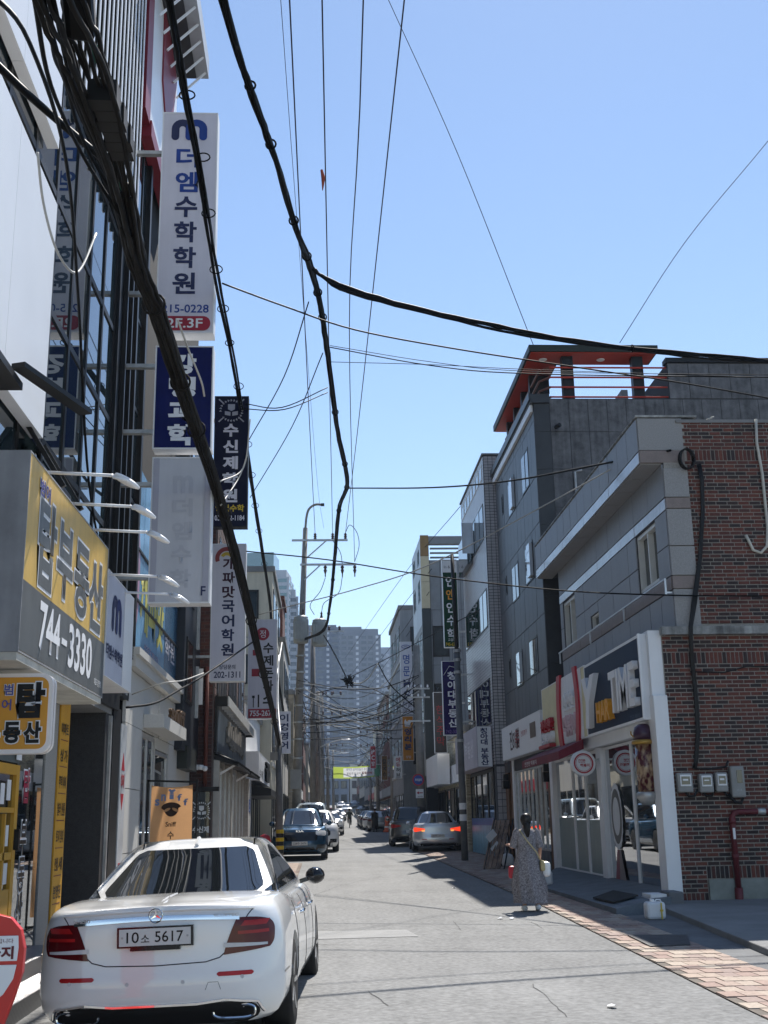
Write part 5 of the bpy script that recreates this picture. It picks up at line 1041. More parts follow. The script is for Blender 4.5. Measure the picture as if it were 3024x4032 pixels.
# ------------------------------------------------------------------ dark brick building with timber pergola sign
L3 = thing('dark_brick_building', 'dark brick corner building with barred windows and pergola sign', 'building', (-6, 33, g(33)))
M_dkm = mat('dark_mortar', (.10, .085, .08), rough=.9, var=.15); BR2 = [(.05, .02, .018), (.075, .028, .022), (.04, .018, .018), (.06, .022, .02)]
M_b2 = palette('old_brick', BR2, .85); M_b2s = palette('old_brick_joined', BR2, .85, island=True)
solid('wall_core', M_dkm, L3, (-12, -2.58, 28.02, 39.0, 0, 9.5))
rows = []; z = .3; r = 0
while z < 9.4: rows.append(brick_row(z, z + .085, -3.12, -2.60, .235, (r % 2) * .118 + .05)); z += .085; r += 1
field(L3, 'brick', M_b2, M_b2s, 'y-', 28.02, rows, .014, .015, limit=200, near=(-2.8, 3.2), back=.02)
rows = []; z = 3.3
while z < 9.4: rows.append(brick_row(z, z + .17, 28.05, 38.95, .24, (int(z / .17) % 2) * .12 + .05)); z += .17
WL3 = [(28.6, 31.4, 4.7, 6.3), (32.2, 35.2, 4.7, 6.3), (36, 38.4, 4.7, 6.3), (28.6, 31.4, 7.3, 8.7), (32.2, 35.2, 7.3, 8.7), (36, 38.4, 7.3, 8.7)]
field(L3, 'brick', M_b2, M_b2s, 'x+', -2.58, rows, .014, .015, holes=WL3, limit=0, back=.02)
for w in WL3:
    wi = window(L3, 'x+', -2.58, *w, M_dkframe, M_glassd, bars=2, fw=.06, d0=.001, d1=.03)
for y in (28.9, 29.7, 30.5, 32.6, 33.5, 34.4): piece('window_bar', mat('grey_conduit', (.18, .17, .165), rough=.6, var=.2), -2.55, -2.50, y, y + .05, 4.5, 6.5, L3)
MB().tube([(-2.74, 27.93, 5.3), (-2.74, 27.93, 2.3)], .05, 10).build('downpipe', mat('rust_pipe', (.12, .035, .025), rough=.6, var=.2), L3, smooth=True)
tag(solid('white_plate', M_whitem, None, (-3.04, -2.80, 27.5, 27.56, 4.35, 5.2)), 'narrow white plate projecting beside the dark brick wall', 'sign')
# pergola sign
t = thing('pergola_sign', 'black shop sign with a pale slatted pergola hood above it', 'sign', (-2.45, 33, 3.2))
solid('frame', M_black, t, (-2.56, -2.50, 28.1, 39.0, 3.25, 4.62), (-2.50, -2.25, 28.08, 28.2, 4.36, 4.60), (-2.50, -2.25, 38.9, 39.0, 4.36, 4.60)); piece('fascia_board', mat('silver_board', (.46, .46, .44), rough=.4, var=.1), -2.25, -2.22, 28.08, 39.0, 4.36, 4.60, t)
for i in range(14): piece('slat', mat('pale_slat', (.42, .42, .40), rough=.5), -2.49, -2.26, 28.5 + .75 * i, 28.62 + .75 * i, 4.40, 4.48, t)
piece('picture_panel', mat('blue_grey_picture', (.07, .09, .11), rough=.4, var=.6, scale=1.3, stretch=(1, 1, .5)), -2.50, -2.485, 28.25, 38.8, 3.3, 4.3, t)
for i in range(16): piece('driftwood', mat('driftwood', (.24, .22, .19), rough=.8, var=.3, scale=6), -2.48, -2.42, 30.6 + .42 * i, 30.85 + .42 * i, 3.62 + random.uniform(-.1, .12), 4.2 + random.uniform(-.15, .1), t)
# roof shingles, shop front
for i in range(2):
    sh = MB(); y0 = 28.3 + i * 5.4; sh.prism([(-2.58, y0, 3.24), (-2.0, y0, 3.0), (-2.0, y0, 2.95), (-2.58, y0, 3.12)], (0, 4.9, 0)); sh = sh.build('awning', M_black); tag(sh, ('near' if i == 0 else 'far') + ' black corrugated awning under the pergola sign', 'awning', 'corrugated awnings')
    for k in range(12): MB().tube([(-2.57, y0 + .2 + .4 * k, 3.26), (-1.99, y0 + .2 + .4 * k, 3.02)], .04, 6).build('ridge', M_black, sh, smooth=True)
    MB().bar((-2.56, y0 + .3, 2.72), (-2.1, y0 + .3, 2.98), .05).build('strut', M_white, sh)
for y in (28.3, 29.6, 31, 32.4, 33.8, 35.2, 36.6, 38.0): piece('shop_post', mat('pale_post', (.40, .39, .36), rough=.5, var=.1), -2.58, -2.44, y, y + .22, .3, 3.1, L3)
shopfront(L3, 'x+', -2.52, [28.52, 29.6, 31.0, 32.4, 33.8, 35.2, 36.6, 38.0], .35, 2.95, M_alu, M_glassd, .06)
piece('tiled_pier', mat('pale_pier', (.42, .41, .39), rough=.7, var=.12, stretch=(1, 1, 9)), -2.6, -2.35, 38.25, 39.9, .3, 3.0, L3)
nb_ = tag(solid('house_number', mat('sign_blue', (.02, .07, .32), rough=.4), None, (-2.349, -2.34, 38.5, 39.3, 1.95, 2.35)), 'small blue house number plate on the pale pier', 'sign'); text('3', 'x+', -2.34, 38.75, 39.05, 2.0, 2.3, M_white_l, nb_)
# crest decal on the academy glass panel facing the street
gp = thing('crest_sign', 'dark glass panel with white academy crest behind the peach banner', 'sign', (-2.75, 27.9, .3)); piece('pane', M_glassd, -3.05, -2.62, 27.86, 27.9, .3, 2.35, gp); crest('y-', 27.86, -2.80, 1.92, .18, gp, .004, M_decw); text('수신제', 'y-', 27.86, -3.0, -2.62, 1.42, 1.57, M_decw, gp, bold=.04)
piece('shelf_bracket', M_black, -2.95, -2.40, 27.8, 27.95, 2.36, 2.46, gp)
# next houses on the left
s = sign_box('box_sign', 'white shop sign with black brush mark past the pergola', 'sign', 'x+', -2.1, 39.6, 48.0, 3.0, 3.95, .5, M_whitem, M_white, .02)
text('골', 'x+', -2.1, 43.6, 46.6, 3.1, 3.8, M_black, s, bold=.05, ext=.08); text('수제', 'x+', -2.1, 40.0, 42.6, 3.1, 3.4, M_black, s)
house('low white shopfront house past the pergola on the left', 'l', -2.58, 39.95, 49.5, 5.2, M_whiter, floors=1, shop=None)
aw = MB(); aw.prism([(-2.58, 40.2, 2.95), (-1.7, 40.2, 2.72), (-1.7, 40.2, 2.5), (-2.58, 40.2, 2.5)], (0, 7.5, 0)); tag(aw.build('awning', M_black), 'plain black cloth awning under the white box sign', 'awning')
house('pale tiled house with small brown roof structure on the left', 'l', -2.1, 49.6, 58.5, 11.8, M_cream2, floors=4, bays=3, slab=M_pale2)
solid('roof_room', M_dkbrick, house('grey white house with a red brown roof room on the left', 'l', -1.9, 58.8, 68, 10.0, M_pale2, floors=3, bays=3), (-4.2, -2.0, 60, 64, 10.5, 13.0), (-4.3, -1.9, 59.9, 64.1, 13.0, 13.2))
t = hang_sign('lilac sign with big round letters behind the large pole', 52.0, -1.95, -1.35, 4.55, 6.4, M_lilac, wall=-2.1)
for i, ch in enumerate('이경영어'): text(ch, 'y-', 52, -1.85, -1.45, 5.95 - i * .4, 6.28 - i * .4, M_nav2, t, bold=.03)
house('beige brick house behind the large pole on the left', 'l', -1.6, 68.3, 80, 8.2, mat('beige_brick', (.46, .40, .30), rough=.85, var=.2, scale=5), floors=3, bays=3, shop=M_red)
for i, (y0, y1, h, m, lb) in enumerate(((80.3, 92, 9.5, M_greyr, 'grey house halfway along the left side'), (92.3, 106, 8.5, M_whiter, 'white house halfway along the left side'), (106.3, 122, 10, M_dkbrick, 'dark brick house far along the left side'), (122.3, 142, 8, M_cream2, 'cream house far along the left side'), (142.5, 165, 9, M_bluer, 'blue grey house far along the left side'), (165.5, 195, 8, M_pale2, 'pale house near the end of the left side'), (195.5, 240, 8, M_greyr, 'grey house at the end of the left side'))):
    house(lb, 'l', -2.6 + bend((y0 + y1) / 2) * .9, y0, y1, h, m, floors=3, bays=3, shop=M_whiter if i % 2 else None)

# ------------------------------------------------------------------ vehicles
def interp(tab, x):
    if x <= tab[0][0]: return tab[0][1]
    for (a, va), (b, vb) in zip(tab, tab[1:]):
        if x <= b:
            t = (x - a) / (b - a); t = t * t * (3 - 2 * t) * .5 + t * .5
            return va + (vb - va) * t
    return tab[-1][1]
HF = [(0, .87), (.05, .93), (.14, .975), (.28, .995), (.45, 1.0), (.6, .997), (.74, .985), (.85, .967), (.93, .94), (.975, .915), (1.0, .885)]
def shell(L, W, deck, zb, rear, front, crn=(.05, .26, .12, .42), n_side=34):
    """body below the glass line as rings of a rounded plan outline"""
    xs = [0, .2, .4, .58, .72, .83, .91, .96, .99, 1.0]
    half = [(x, crn[0] * x * x + crn[1] * x ** 9, 'r') for x in xs]
    y0, y1 = crn[0] + crn[1], L - crn[2] - crn[3]
    half += [(1.0, y0 + (y1 - y0) * k / n_side, 's') for k in range(1, n_side)]
    half += [(x, L - (crn[2] * x * x + crn[3] * x ** 7), 'f') for x in reversed(xs)]
    full = half + [(-x, y, k) for x, y, k in reversed(half[1:-1])]
    mb = MB(); N = len(full); rings = []
    def ring(h, wf, cro):
        rg = []
        for x, y, k in full:
            taper = 1 - .035 * max(0, 1 - y / 1.2) ** 2 - .05 * max(0, 1 - (L - y) / 1.4) ** 2
            yy = y
            if y < 1.2: yy = y + interp(rear, h) * (1 - y / 1.2) ** 1.5
            if y > L - 1.2: yy = y - interp(front, h) * (1 - (L - y) / 1.2) ** 1.5
            zd = interp(deck, yy); z = zb + (zd - zb) * h + cro
            rg.append((x * W * wf * taper, yy, z))
        return rg
    rg0 = ring(0, .5, 0); rings.append(rg0)
    for h, wf in HF: rings.append(ring(h, wf, 0))
    for wf, c in ((.84, .008), (.7, .018), (.45, .026), (.2, .03), (.02, .031)): rings.append(ring(1.0, wf, c))
    mb.add([p for rg in rings for p in rg], [(i * N + k, i * N + (k + 1) % N, (i + 1) * N + (k + 1) % N, (i + 1) * N + k) for i in range(len(rings) - 1) for k in range(N)] + [tuple(range(N - 1, -1, -1)), tuple((len(rings) - 1) * N + k for k in range(N))])
    return mb
def cabin(yb, yr, wb, wr, z0, H, n=9, bulge=.0):
    """greenhouse: base outline yb at z0, roof outline yr at H"""
    xs = [0, .25, .5, .7, .84, .93, .98, 1.0]; half = [(x, 0, .10 * x ** 2 + .16 * x ** 8) for x in xs] + [(1.0, t, 0) for t in [k / 16 for k in range(1, 16)]] + [(x, 1, -(.12 * x ** 2 + .2 * x ** 8)) for x in reversed(xs)]
    full = half + [(-x, t, d) for x, t, d in reversed(half[1:-1])]; N = len(full); mb = MB(); rings = []
    for i in range(n + 1):
        v = i / n; s = math.sin(v * math.pi / 2); zz = z0 + (H - .035 - z0) * v; e = v ** 1.25
        a = yb[0] + (yr[0] - yb[0]) * (v ** .92); b = yb[1] + (yr[1] - yb[1]) * (v ** .95); w = wb + (wr - wb) * e
        if v > .9: w -= .02; a += .04; b -= .03
        rings.append([(x * w, a + (b - a) * t + d, zz) for x, t, d in full])
    w0 = wr - .02
    for f, dz in ((.93, .014), (.8, .024), (.55, .032), (.25, .035), (.02, .035)):
        a, b = yr[0] + .04 + (1 - f) * .18, yr[1] - .03 - (1 - f) * .18
        rings.append([(x * w0 * f, a + (b - a) * t + d * f, H - .035 + dz) for x, t, d in full])
    mb.add([p for rg in rings for p in rg], [(i * N + k, i * N + (k + 1) % N, (i + 1) * N + (k + 1) % N, (i + 1) * N + k) for i in range(len(rings) - 1) for k in range(N)] + [tuple(range(N - 1, -1, -1)), tuple((len(rings) - 1) * N + k for k in range(N))])
    return mb
class Proj:
    def __init__(s, *mbs):
        v = []; f = []
        for m in mbs: b = len(v); v += [Vector(p) for p in m.v]; f += [[b + i for i in q] for q in m.f]
        s.t = BVHTree.FromPolygons(v, f)
    def hit(s, o, d, off=.004):
        d = Vector(d).normalized(); p, n, i, r = s.t.ray_cast(Vector(o), d)
        if p is None: return None
        if n.dot(d) > 0: n = -n
        return p + n * off
    def patch(s, name, m, parent, fn, nu, nv, d, off=.004, smooth=True):
        vs = []; fs = []; idx = {}
        for j in range(nv + 1):
            for i in range(nu + 1):
                p = s.hit(fn(i / nu, j / nv), d, off)
                if p is not None: idx[i, j] = len(vs); vs.append(p)
        for j in range(nv):
            for i in range(nu):
                q = [idx.get(k) for k in ((i, j), (i + 1, j), (i + 1, j + 1), (i, j + 1))]
                if all(k is not None for k in q):
                    if max((Vector(vs[q[a]]) - Vector(vs[q[b]])).length for a, b in ((0, 2), (1, 3))) < .6: fs.append(q)
        mb = MB(); mb.add(vs, fs); return mb.build(name, m, parent, smooth=smooth, local=True)
    def line(s, name, m, parent, pts, d, r=.004, off=.001, seg=10):
        P = []
        for a, b in zip(pts, pts[1:]):
            for k in range(seg):
                h = s.hit(Vector(a).lerp(Vector(b), k / seg), d, off)
                if h is not None: P.append(h)
        h = s.hit(pts[-1], d, off)
        if h is not None: P.append(h)
        if len(P) > 1: return MB().tube(P, r, 5).build(name, m, parent, local=True)
def rounded(u, v, x0, x1, z0, z1, sk=0.0, r=.12):
    """u, v in 0..1 mapped to a rounded rectangle, sk slants the ends"""
    z = z0 + (z1 - z0) * v; e = min(v, 1 - v) * (z1 - z0); ins = r * (1 - math.sqrt(max(0, 1 - (1 - min(1, e / r)) ** 2))) if r else 0
    return x0 + ins + (x1 - x0 - 2 * ins) * u, z
M_tyre = M_rubber; M_rim = mat('alloy_rim', (.45, .46, .47), rough=.25, metal=.9, var=.05); M_under = mat('under_black', (.01, .01, .01), rough=.7, var=0)
M_cglass = mat('car_glass', (.008, .010, .012), rough=.015, var=0, ior=1.75); M_trim = mat('gloss_black', (.008, .008, .009), rough=.12, var=0)
M_lampr = mat('tail_lamp_red', (.085, .003, .005), rough=.12, var=0, spec=.35); M_lampr2 = mat('tail_lamp_bright', (.42, .015, .015), rough=.15, var=.2, spec=.35); M_lampw = mat('lamp_clear', (.55, .56, .58), rough=.1, var=.1); M_plate = mat('plate_white', (.62, .62, .60), rough=.4, var=.03)
M_brake = mat('brake_light', (.6, .02, .01), rough=.2, var=0, emit=(1, .06, .02), estr=.7)
def paint(name, c, metal=0.0, rough=.28): return mat('paint_' + name, c, rough=rough, metal=metal, var=.02, scale=.5, coat=1.0)
def cut_arches(body, centers, r, W):
    cm = MB()
    for y, z in centers:
        for sx in (-1, 1): cm.lathe([(r, -.30), (r, .30)], (sx * (W - .08), y, z), 36, 'x')
    c = cm.build('cutter', M_under, local=True); md = body.modifiers.new('arch', 'BOOLEAN'); md.operation = 'DIFFERENCE'; md.object = c; md.solver = 'EXACT'; md.use_self = True
    bpy.context.view_layer.update(); dg = bpy.context.evaluated_depsgraph_get()
    me = bpy.data.meshes.new_from_object(body.evaluated_get(dg)); body.modifiers.clear(); old = body.data; body.data = me; bpy.data.objects.remove(c)
    me.polygons.foreach_set('use_smooth', [True] * len(me.polygons)); me.set_sharp_from_angle(angle=rad(38))
def make_car(name, label, col, L=4.8, W=.92, H=1.46, kind='sedan', deck=None, zb=.2, base=None, roof=None, wr=.55, wb=.8, belt=.95, wheel=.33, axles=None, detail=0, plate='12가 3456', brake=False, group=None, rot=0, loc=(0, 0, 0), glass_m=None):
    t = thing(name, label, 'car', (0, 0, 0), group)
    suv = kind == 'suv'
    deck = deck or ([(0, 1.05), (.8, 1.06), (1.6, 1.04), (3.2, 1.06), (3.6, 1.08), (4.3, 1.02), (L - .1, .92)] if suv else [(0, 1.0), (.5, 1.04), (1.1, 1.0), (1.8, .95), (3.2, .96), (3.5, .97), (4.2, .90), (L - .1, .72)])
    axles = axles or ((.98, L - .92) if not suv else (.95, L - .92))
    rear = [(0, .12), (.2, .0), (.35, .0), (.5, .04), (.7, .05), (.9, .055), (1, .075)]; front = [(0, .16), (.2, .02), (.4, 0), (.6, .02), (.8, .08), (1, .22)]
    sb = shell(L, W, deck, zb, rear, front)
    base = base or ((.18, 3.75) if suv else (.72, 3.7)); roof = roof or ((.55, 2.75) if suv else (1.75, 2.65))
    cb = cabin(base, roof, wb, wr + (.08 if suv else 0), belt, H)
    body = sb.build('body', col, t, smooth=True, local=True); cut_arches(body, [(a, wheel) for a in axles], wheel + .055, W)
    cb.build('cabin', col, t, smooth=True, local=True)
    P = Proj(cb); B = Proj(sb); A = Proj(sb, cb); gm = glass_m or M_cglass
    # glass
    zt, zl = H - .085, belt + .09
    rw = P.patch('rear_window', gm, t, lambda u, v: (lambda q: (q[0], -1.0, q[1]))(rounded(u, v, -(wb - .12) + (wb - wr - .06) * v, (wb - .12) - (wb - wr - .06) * v, zl, zt, r=.06)), 18, 12, (0, 1, 0))
    P.patch('windscreen', gm, t, lambda u, v: (lambda q: (q[0], L + 1, q[1]))(rounded(u, v, -(wb - .08) + (wb - wr - .05) * v, (wb - .08) - (wb - wr - .05) * v, zl - .02, zt, r=.04)), 18, 10, (0, -1, 0))
    for sx in (1, -1):
        def sw(u, v, a, b):
            z = zl - .01 + (zt - zl + .01) * v; y0 = base[0] + .32 + (roof[0] - base[0]) * (max(0, v) ** .9); y1 = base[1] - .30 + (roof[1] - base[1]) * v
            return (sx * 2, y0 + (y1 - y0) * (a + (b - a) * u), z)
        n = 3 if suv else 2; eds = [0, .36, .64, 1.0] if suv else [.0, .47, 1.0]
        for i in range(n): P.patch('side_window', gm, t, lambda u, v: sw(u, v, eds[i] + .012, eds[i + 1] - .012), 10, 6, (-sx, 0, 0))
        P.line('window_trim', M_chrome if detail else M_trim, t, [sw(0, -.03, 0, 1), sw(.5, -.03, 0, 1), sw(1, -.03, 0, 1)], (-sx, 0, 0), .008)
        ym = base[1] - .62; mr = MB(); mr.lathe([(.001, -.12), (.05, -.1), (.08, 0), (.075, .06), (.001, .075)], (sx * (W + .05), ym, belt + .10), 14, 'y'); m_ = mr.build('mirror', col if not detail else M_trim, t, smooth=True, local=True); m_.scale = (1.2, .8, 1); m_.location = (-sx * (W + .05) * .2, ym * .2, 0)
        solid_ = MB().bar((sx * (W - .1), ym, belt + .05), (sx * (W + .05), ym, belt + .09), .06, .04).build('mirror_arm', M_trim, t, local=True)
        # doors
        for yy in (base[0] + 1.55, base[0] + .62 if not suv else base[0] + .75, base[1] - .42): B.line('door_seam', M_trim, t, [(sx * 2, yy, .34), (sx * 2, yy + .02, .7), (sx * 2, yy + .0, belt - .02)], (-sx, 0, 0), .0035, .0)
        for yy in (base[0] + .78, base[0] + 1.78): MB().tube([(sx * (W + .002), yy, belt - .13), (sx * (W + .03), yy + .04, belt - .125), (sx * (W + .03), yy + .18, belt - .12), (sx * (W + .002), yy + .22, belt - .12)], .014, 6).build('door_handle', M_chrome if detail else col, t, local=True, smooth=True)
        B.patch('sill', M_trim, t, lambda u, v: (sx * 2, axles[0] + .42 + (axles[1] - axles[0] - .84) * u, zb + .03 + .07 * v), 12, 2, (-sx, 0, 0))
    # wheels
    for ay in axles:
        for sx in (1, -1):
            w = bpy.data.objects.new('wheel', None); COL.objects.link(w); w.parent = t; w.location = (sx * (W - .13), ay, wheel); w.empty_display_size = .1
            MB().lathe([(wheel * .7, -.11), (wheel * .95, -.115), (wheel, -.08), (wheel, .08), (wheel * .95, .115), (wheel * .7, .11)], (0, 0, 0), 30, 'x').build('tyre', M_tyre, w, smooth=True, local=True)
            rm_ = MB(); rm_.lathe([(wheel * .7, -.09), (wheel * .7, .095), (wheel * .64, .10), (wheel * .62, .03), (wheel * .2, .04), (.03, .07)], (0, 0, 0), 30, 'x')
            for k in range(5):
                a = 2 * math.pi * k / 5; rm_.bar((sx * .085, .05 * math.cos(a), .05 * math.sin(a)), (sx * .095, wheel * .66 * math.cos(a), wheel * .66 * math.sin(a)), .05, .03)
            rm_.build('rim', M_rim, w, local=True)
            MB().lathe([(wheel * .9, -.02), (.01, -.02)], (-sx * .12, 0, 0), 20, 'x').build('wheel_well', M_under, w, local=True)
    solid_u = MB().box(-W + .25, W - .25, .35, L - .4, zb - .03, zb + .3).build('underbody', M_under, t, local=True)
    # lamps and plates
    zr = deck[0][1]
    if detail == 0:
        tm = M_brake if brake else M_lampr2
        for sx in (1, -1):
            B.patch('tail_lamp', tm if suv or brake else M_lampr, t, lambda u, v: (lambda q: (sx * q[0], -1, q[1]))(rounded(u, v, W * .50, W * .95, zr - .27 + .06 * (1 - u), zr - .10 - .05 * (1 - u), r=.04)), 12, 6, (0, 1, 0))
            if brake: B.patch('reverse_lamp', mat('amber_lamp', (.6, .25, .06), rough=.2, emit=(1, .4, .1), estr=.6, var=0), t, lambda u, v: (sx * (W * .52 + .12 * u), -1, zr - .26 + .06 * v), 4, 3, (0, 1, 0), .009)
            B.patch('headlamp', M_lampw, t, lambda u, v: (lambda q: (sx * q[0], L + 1, q[1]))(rounded(u, v, W * .56, W * .93, deck[-1][1] - .13 - .02 * u, deck[-1][1] + .04 - .02 * u, r=.05)), 10, 5, (0, -1, 0))
            B.patch('fog_panel', M_trim, t, lambda u, v: (sx * (W * .6 + .26 * u), L + 1, zb + .16 + .14 * v), 6, 3, (0, -1, 0))
        gr_ = B.patch('grille', M_trim, t, lambda u, v: (lambda q: (q[0], L + 1, q[1]))(rounded(u, v, -W * .62, W * .62, deck[-1][1] - (.30 if suv else .22), deck[-1][1] - .02, r=.05)), 14, 6, (0, -1, 0))
        B.patch('lower_grille', M_trim, t, lambda u, v: (-W * .7 + W * 1.4 * u, L + 1, zb + .02 + .2 * v), 12, 4, (0, -1, 0))
        B.patch('lower_bumper', M_trim, t, lambda u, v: (-W * .8 + W * 1.6 * u, -1, zb + .01 + .12 * v), 12, 3, (0, 1, 0))
        p = B.hit((0, -1, zr - .42), (0, 1, 0), .0); q = B.hit((0, L + 1, zb + .34), (0, -1, 0), .0)
        for pt, dy, nm in ((p, -1, 'rear_plate'), (q, 1, 'front_plate')):
            if pt is None: continue
            y_ = pt.y + dy * .03; pc = MB().box(-.26, .26, y_ - .012, y_ + .012, pt.z - .06, pt.z + .06).build(nm, M_plate, t, local=True)
            c_ = bpy.data.curves.new('t', 'FONT'); c_.body = plate; c_.align_x = 'CENTER'; c_.resolution_u = 2; ob = bpy.data.objects.new('t', c_); me = bpy.data.meshes.new_from_object(ob); bpy.data.objects.remove(ob); bpy.data.curves.remove(c_)
            xs = [v.co.x for v in me.vertices]; zs_ = [v.co.y for v in me.vertices]; cx = (min(xs) + max(xs)) / 2; sc_ = .44 / (max(xs) - min(xs)); cz = (min(zs_) + max(zs_)) / 2
            for v in me.vertices: v.co = (-dy * (v.co.x - cx) * sc_, y_ + dy * .016, pt.z + (v.co.y - cz) * sc_)
            me.materials.clear(); me.materials.append(M_black); lo = bpy.data.objects.new('plate_number', me); COL.objects.link(lo); lo.parent = pc
    t.location = loc; t.rotation_euler = (0, 0, rot)
    return t, A, B, P
def ltext(body, y, x0, x1, z0, z1, m, parent, bold=0.0, ext=0.0):
    o = text(body, 'y-', y, x0, x1, z0, z1, m, None, off=0, bold=bold, ext=ext); o.parent = parent; return o

# --- the white saloon in front
W_ = paint('white', (.78, .775, .755))
deckW = [(0, .985), (.25, 1.0), (.6, 1.025), (1.0, 1.03), (1.3, 1.0), (1.9, .955), (3.1, .95), (3.5, .97), (4.2, .90), (4.6, .82), (4.85, .68)]
car, CA, CB, CP = make_car('white_saloon_car', 'white saloon car parked close by, seen from behind', W_, L=4.93, W=.925, H=1.465, deck=deckW, base=(.80, 3.72), roof=(1.95, 2.75), wr=.56, wb=.80, belt=.955, wheel=.335, axles=(1.12, 4.03), detail=1)
bk = (0, 1, 0)
def rp_(x, z, off=.004): return CB.hit((x, -1, z), bk, off)
seam = [(-.70, .975), (-.66, .93), (-.585, .80), (-.52, .70), (-.46, .65), (-.36, .625), (0, .615), (.36, .625), (.46, .65), (.52, .70), (.585, .80), (.66, .93), (.70, .975)]
CB.line('boot_seam', mat('seam_shadow', (.02, .02, .03), rough=.6, var=0), car, [(x, -1, z) for x, z in seam], bk, .0045, .0, 8)
CB.line('boot_lip', W_, car, [(-.70, -1, .972), (-.35, -1, .985), (0, -1, .988), (.35, -1, .985), (.70, -1, .972)], bk, .012, .002, 10)
for sx in (1, -1):
    sh_ = lambda x, z: (sx * (x + .28), -1, z)                  # rays run in at a slant, so start further out
    CB.patch('tail_lamp', M_lampr, car, lambda u, v: sh_(.475 + .10 * v ** 1.3 + u * (.40 - .09 * v - .05 * abs(2 * v - 1) ** 3), .70 + .215 * v - .035 * (1 - u) * (1 - v) - .03 * u ** 3 * v), 18, 12, (-.25 * sx, 1, 0), .006)
    CB.patch('lamp_bar', M_lampr2, car, lambda u, v: sh_(.60 + .20 * u + .03 * v, .855 + .035 * v), 8, 3, (-.25 * sx, 1, 0), .010)
    CB.patch('lamp_bar', M_lampr2, car, lambda u, v: sh_(.58 + .24 * u, .80 + .022 * v), 8, 2, (-.25 * sx, 1, 0), .010)
    CB.patch('reverse_lamp', M_lampw, car, lambda u, v: sh_(.475 + .33 * u, .715 + .032 * v * (1 - .5 * u)), 10, 2, (-.25 * sx, 1, 0), .010)
    CB.patch('reflector', M_lampr2, car, lambda u, v: (lambda q: (sx * q[0], -1, q[1]))(rounded(u, v, .44, .70, .525 + 0, .555, r=.015)), 10, 3, bk, .004)
    for x in (.2, .62): 
        h = rp_(sx * x, .50 if x < .5 else .515, .001)
        MB().lathe([(.014, -.002), (.014, .001)], h, 14, 'y').build('sensor', mat('sensor_ring', (.55, .55, .55), rough=.4, var=0), car, local=True)
CB.patch('chrome_strip', M_chrome, car, lambda u, v: (-.60 + 1.20 * u, -1, .900 + .02 * math.sin(math.pi * u) + (.030) * v), 24, 3, bk, .014)
h = rp_(0, .815, .0); py = h.y - .02
fr_ = MB().box(-.275, .275, py - .012, py + .03, .745, .885).build('plate_frame', M_trim, car, local=True); MB().box(-.18, .18, py - .011, py + .03, .722, .7449).build('frame_tab', M_trim, fr_, local=True)
pl_ = MB().box(-.258, .258, py - .02, py - .0125, .757, .873).build('number_plate', M_plate, car, local=True)
ltext('10', py - .021, -.205, -.115, .778, .853, M_black, pl_, .008); ltext('소', py - .021, -.10, -.04, .780, .832, M_black, pl_, .01); ltext('5617', py - .021, .0, .205, .778, .853, M_black, pl_, .008)
for x in (-.235, .235): MB().lathe([(.008, -.003), (.008, .001)], (x, py - .021, .815), 10, 'y').build('plate_bolt', M_steel, pl_, local=True)
h = rp_(0, .945, .004); em = MB(); em.tube([(.048 * math.cos(a), h.y - .012, .957 + .048 * math.sin(a)) for a in [2 * math.pi * k / 28 for k in range(29)]], .005, 6)
for a in (90, 210, 330): em.prism([(.046 * math.cos(rad(a)), h.y - .016, .957 + .046 * math.sin(rad(a))), (.009 * math.cos(rad(a + 60)), h.y - .012, .957 + .009 * math.sin(rad(a + 60))), (.009 * math.cos(rad(a - 60)), h.y - .012, .957 + .009 * math.sin(rad(a - 60)))], (0, .01, 0))
em.build('star_emblem', M_chrome, car, local=True)
h = rp_(-.52, .945, .0); ltext('E 220 d', h.y - .016, -.60, -.44, .925, .948, M_steel, car, .01, .008); h = rp_(.5, .945, .0); ltext('BLUETEC', h.y - .016, .42, .60, .93, .948, M_steel, car, .01, .008)
CB.patch('diffuser', M_under, car, lambda u, v: (lambda q: (q[0], -1, q[1]))(rounded(u, v, -.74, .74, .205, .355, r=.1)), 24, 5, bk, .006)
CB.line('diffuser_trim', M_chrome, car, [(-.76, -1, .27), (-.72, -1, .345), (-.5, -1, .372), (-.3, -1, .352), (.3, -1, .352), (.5, -1, .372), (.72, -1, .345), (.76, -1, .27)], bk, .012, .008, 8)
for sx in (1, -1):
    h = rp_(sx * .56, .28, .0); ex = MB(); pts = [(sx * .56 + .15 * math.copysign(abs(math.cos(a)) ** .6, math.cos(a)), h.y - .02, .285 + .045 * math.copysign(abs(math.sin(a)) ** .7, math.sin(a))) for a in [2 * math.pi * k / 24 for k in range(25)]]
    ex.tube(pts, .010, 6); ex.build('exhaust_trim', M_chrome, car, local=True)
    CB.patch('bumper_vent', M_trim, car, lambda u, v: (sx * 2, .32 + .3 * u, .50 + .012 * v), 8, 1, (-sx, 0, 0))
    # roof side strips, C-pillar kept white
    CP.line('roof_strip', M_trim, car, [(sx * .50, y, 3) for y in (2.0, 2.3, 2.6, 2.9)], (0, 0, -1), .007, .0)
CP.line('aerial', W_, car, [(0, 1.9, 3), (0, 2.05, 3)], (0, 0, -1), .02, .01, 3)
CB.line('tow_cover', M_joint, car, [(.36, -1, .44), (.38, -1, .49), (.45, -1, .49), (.47, -1, .44)], bk, .002, .0, 4)
car.location = (-1.18, 8.82, g(9) - .035); car.rotation_euler = (0, rad(-1.6), rad(-3.2))

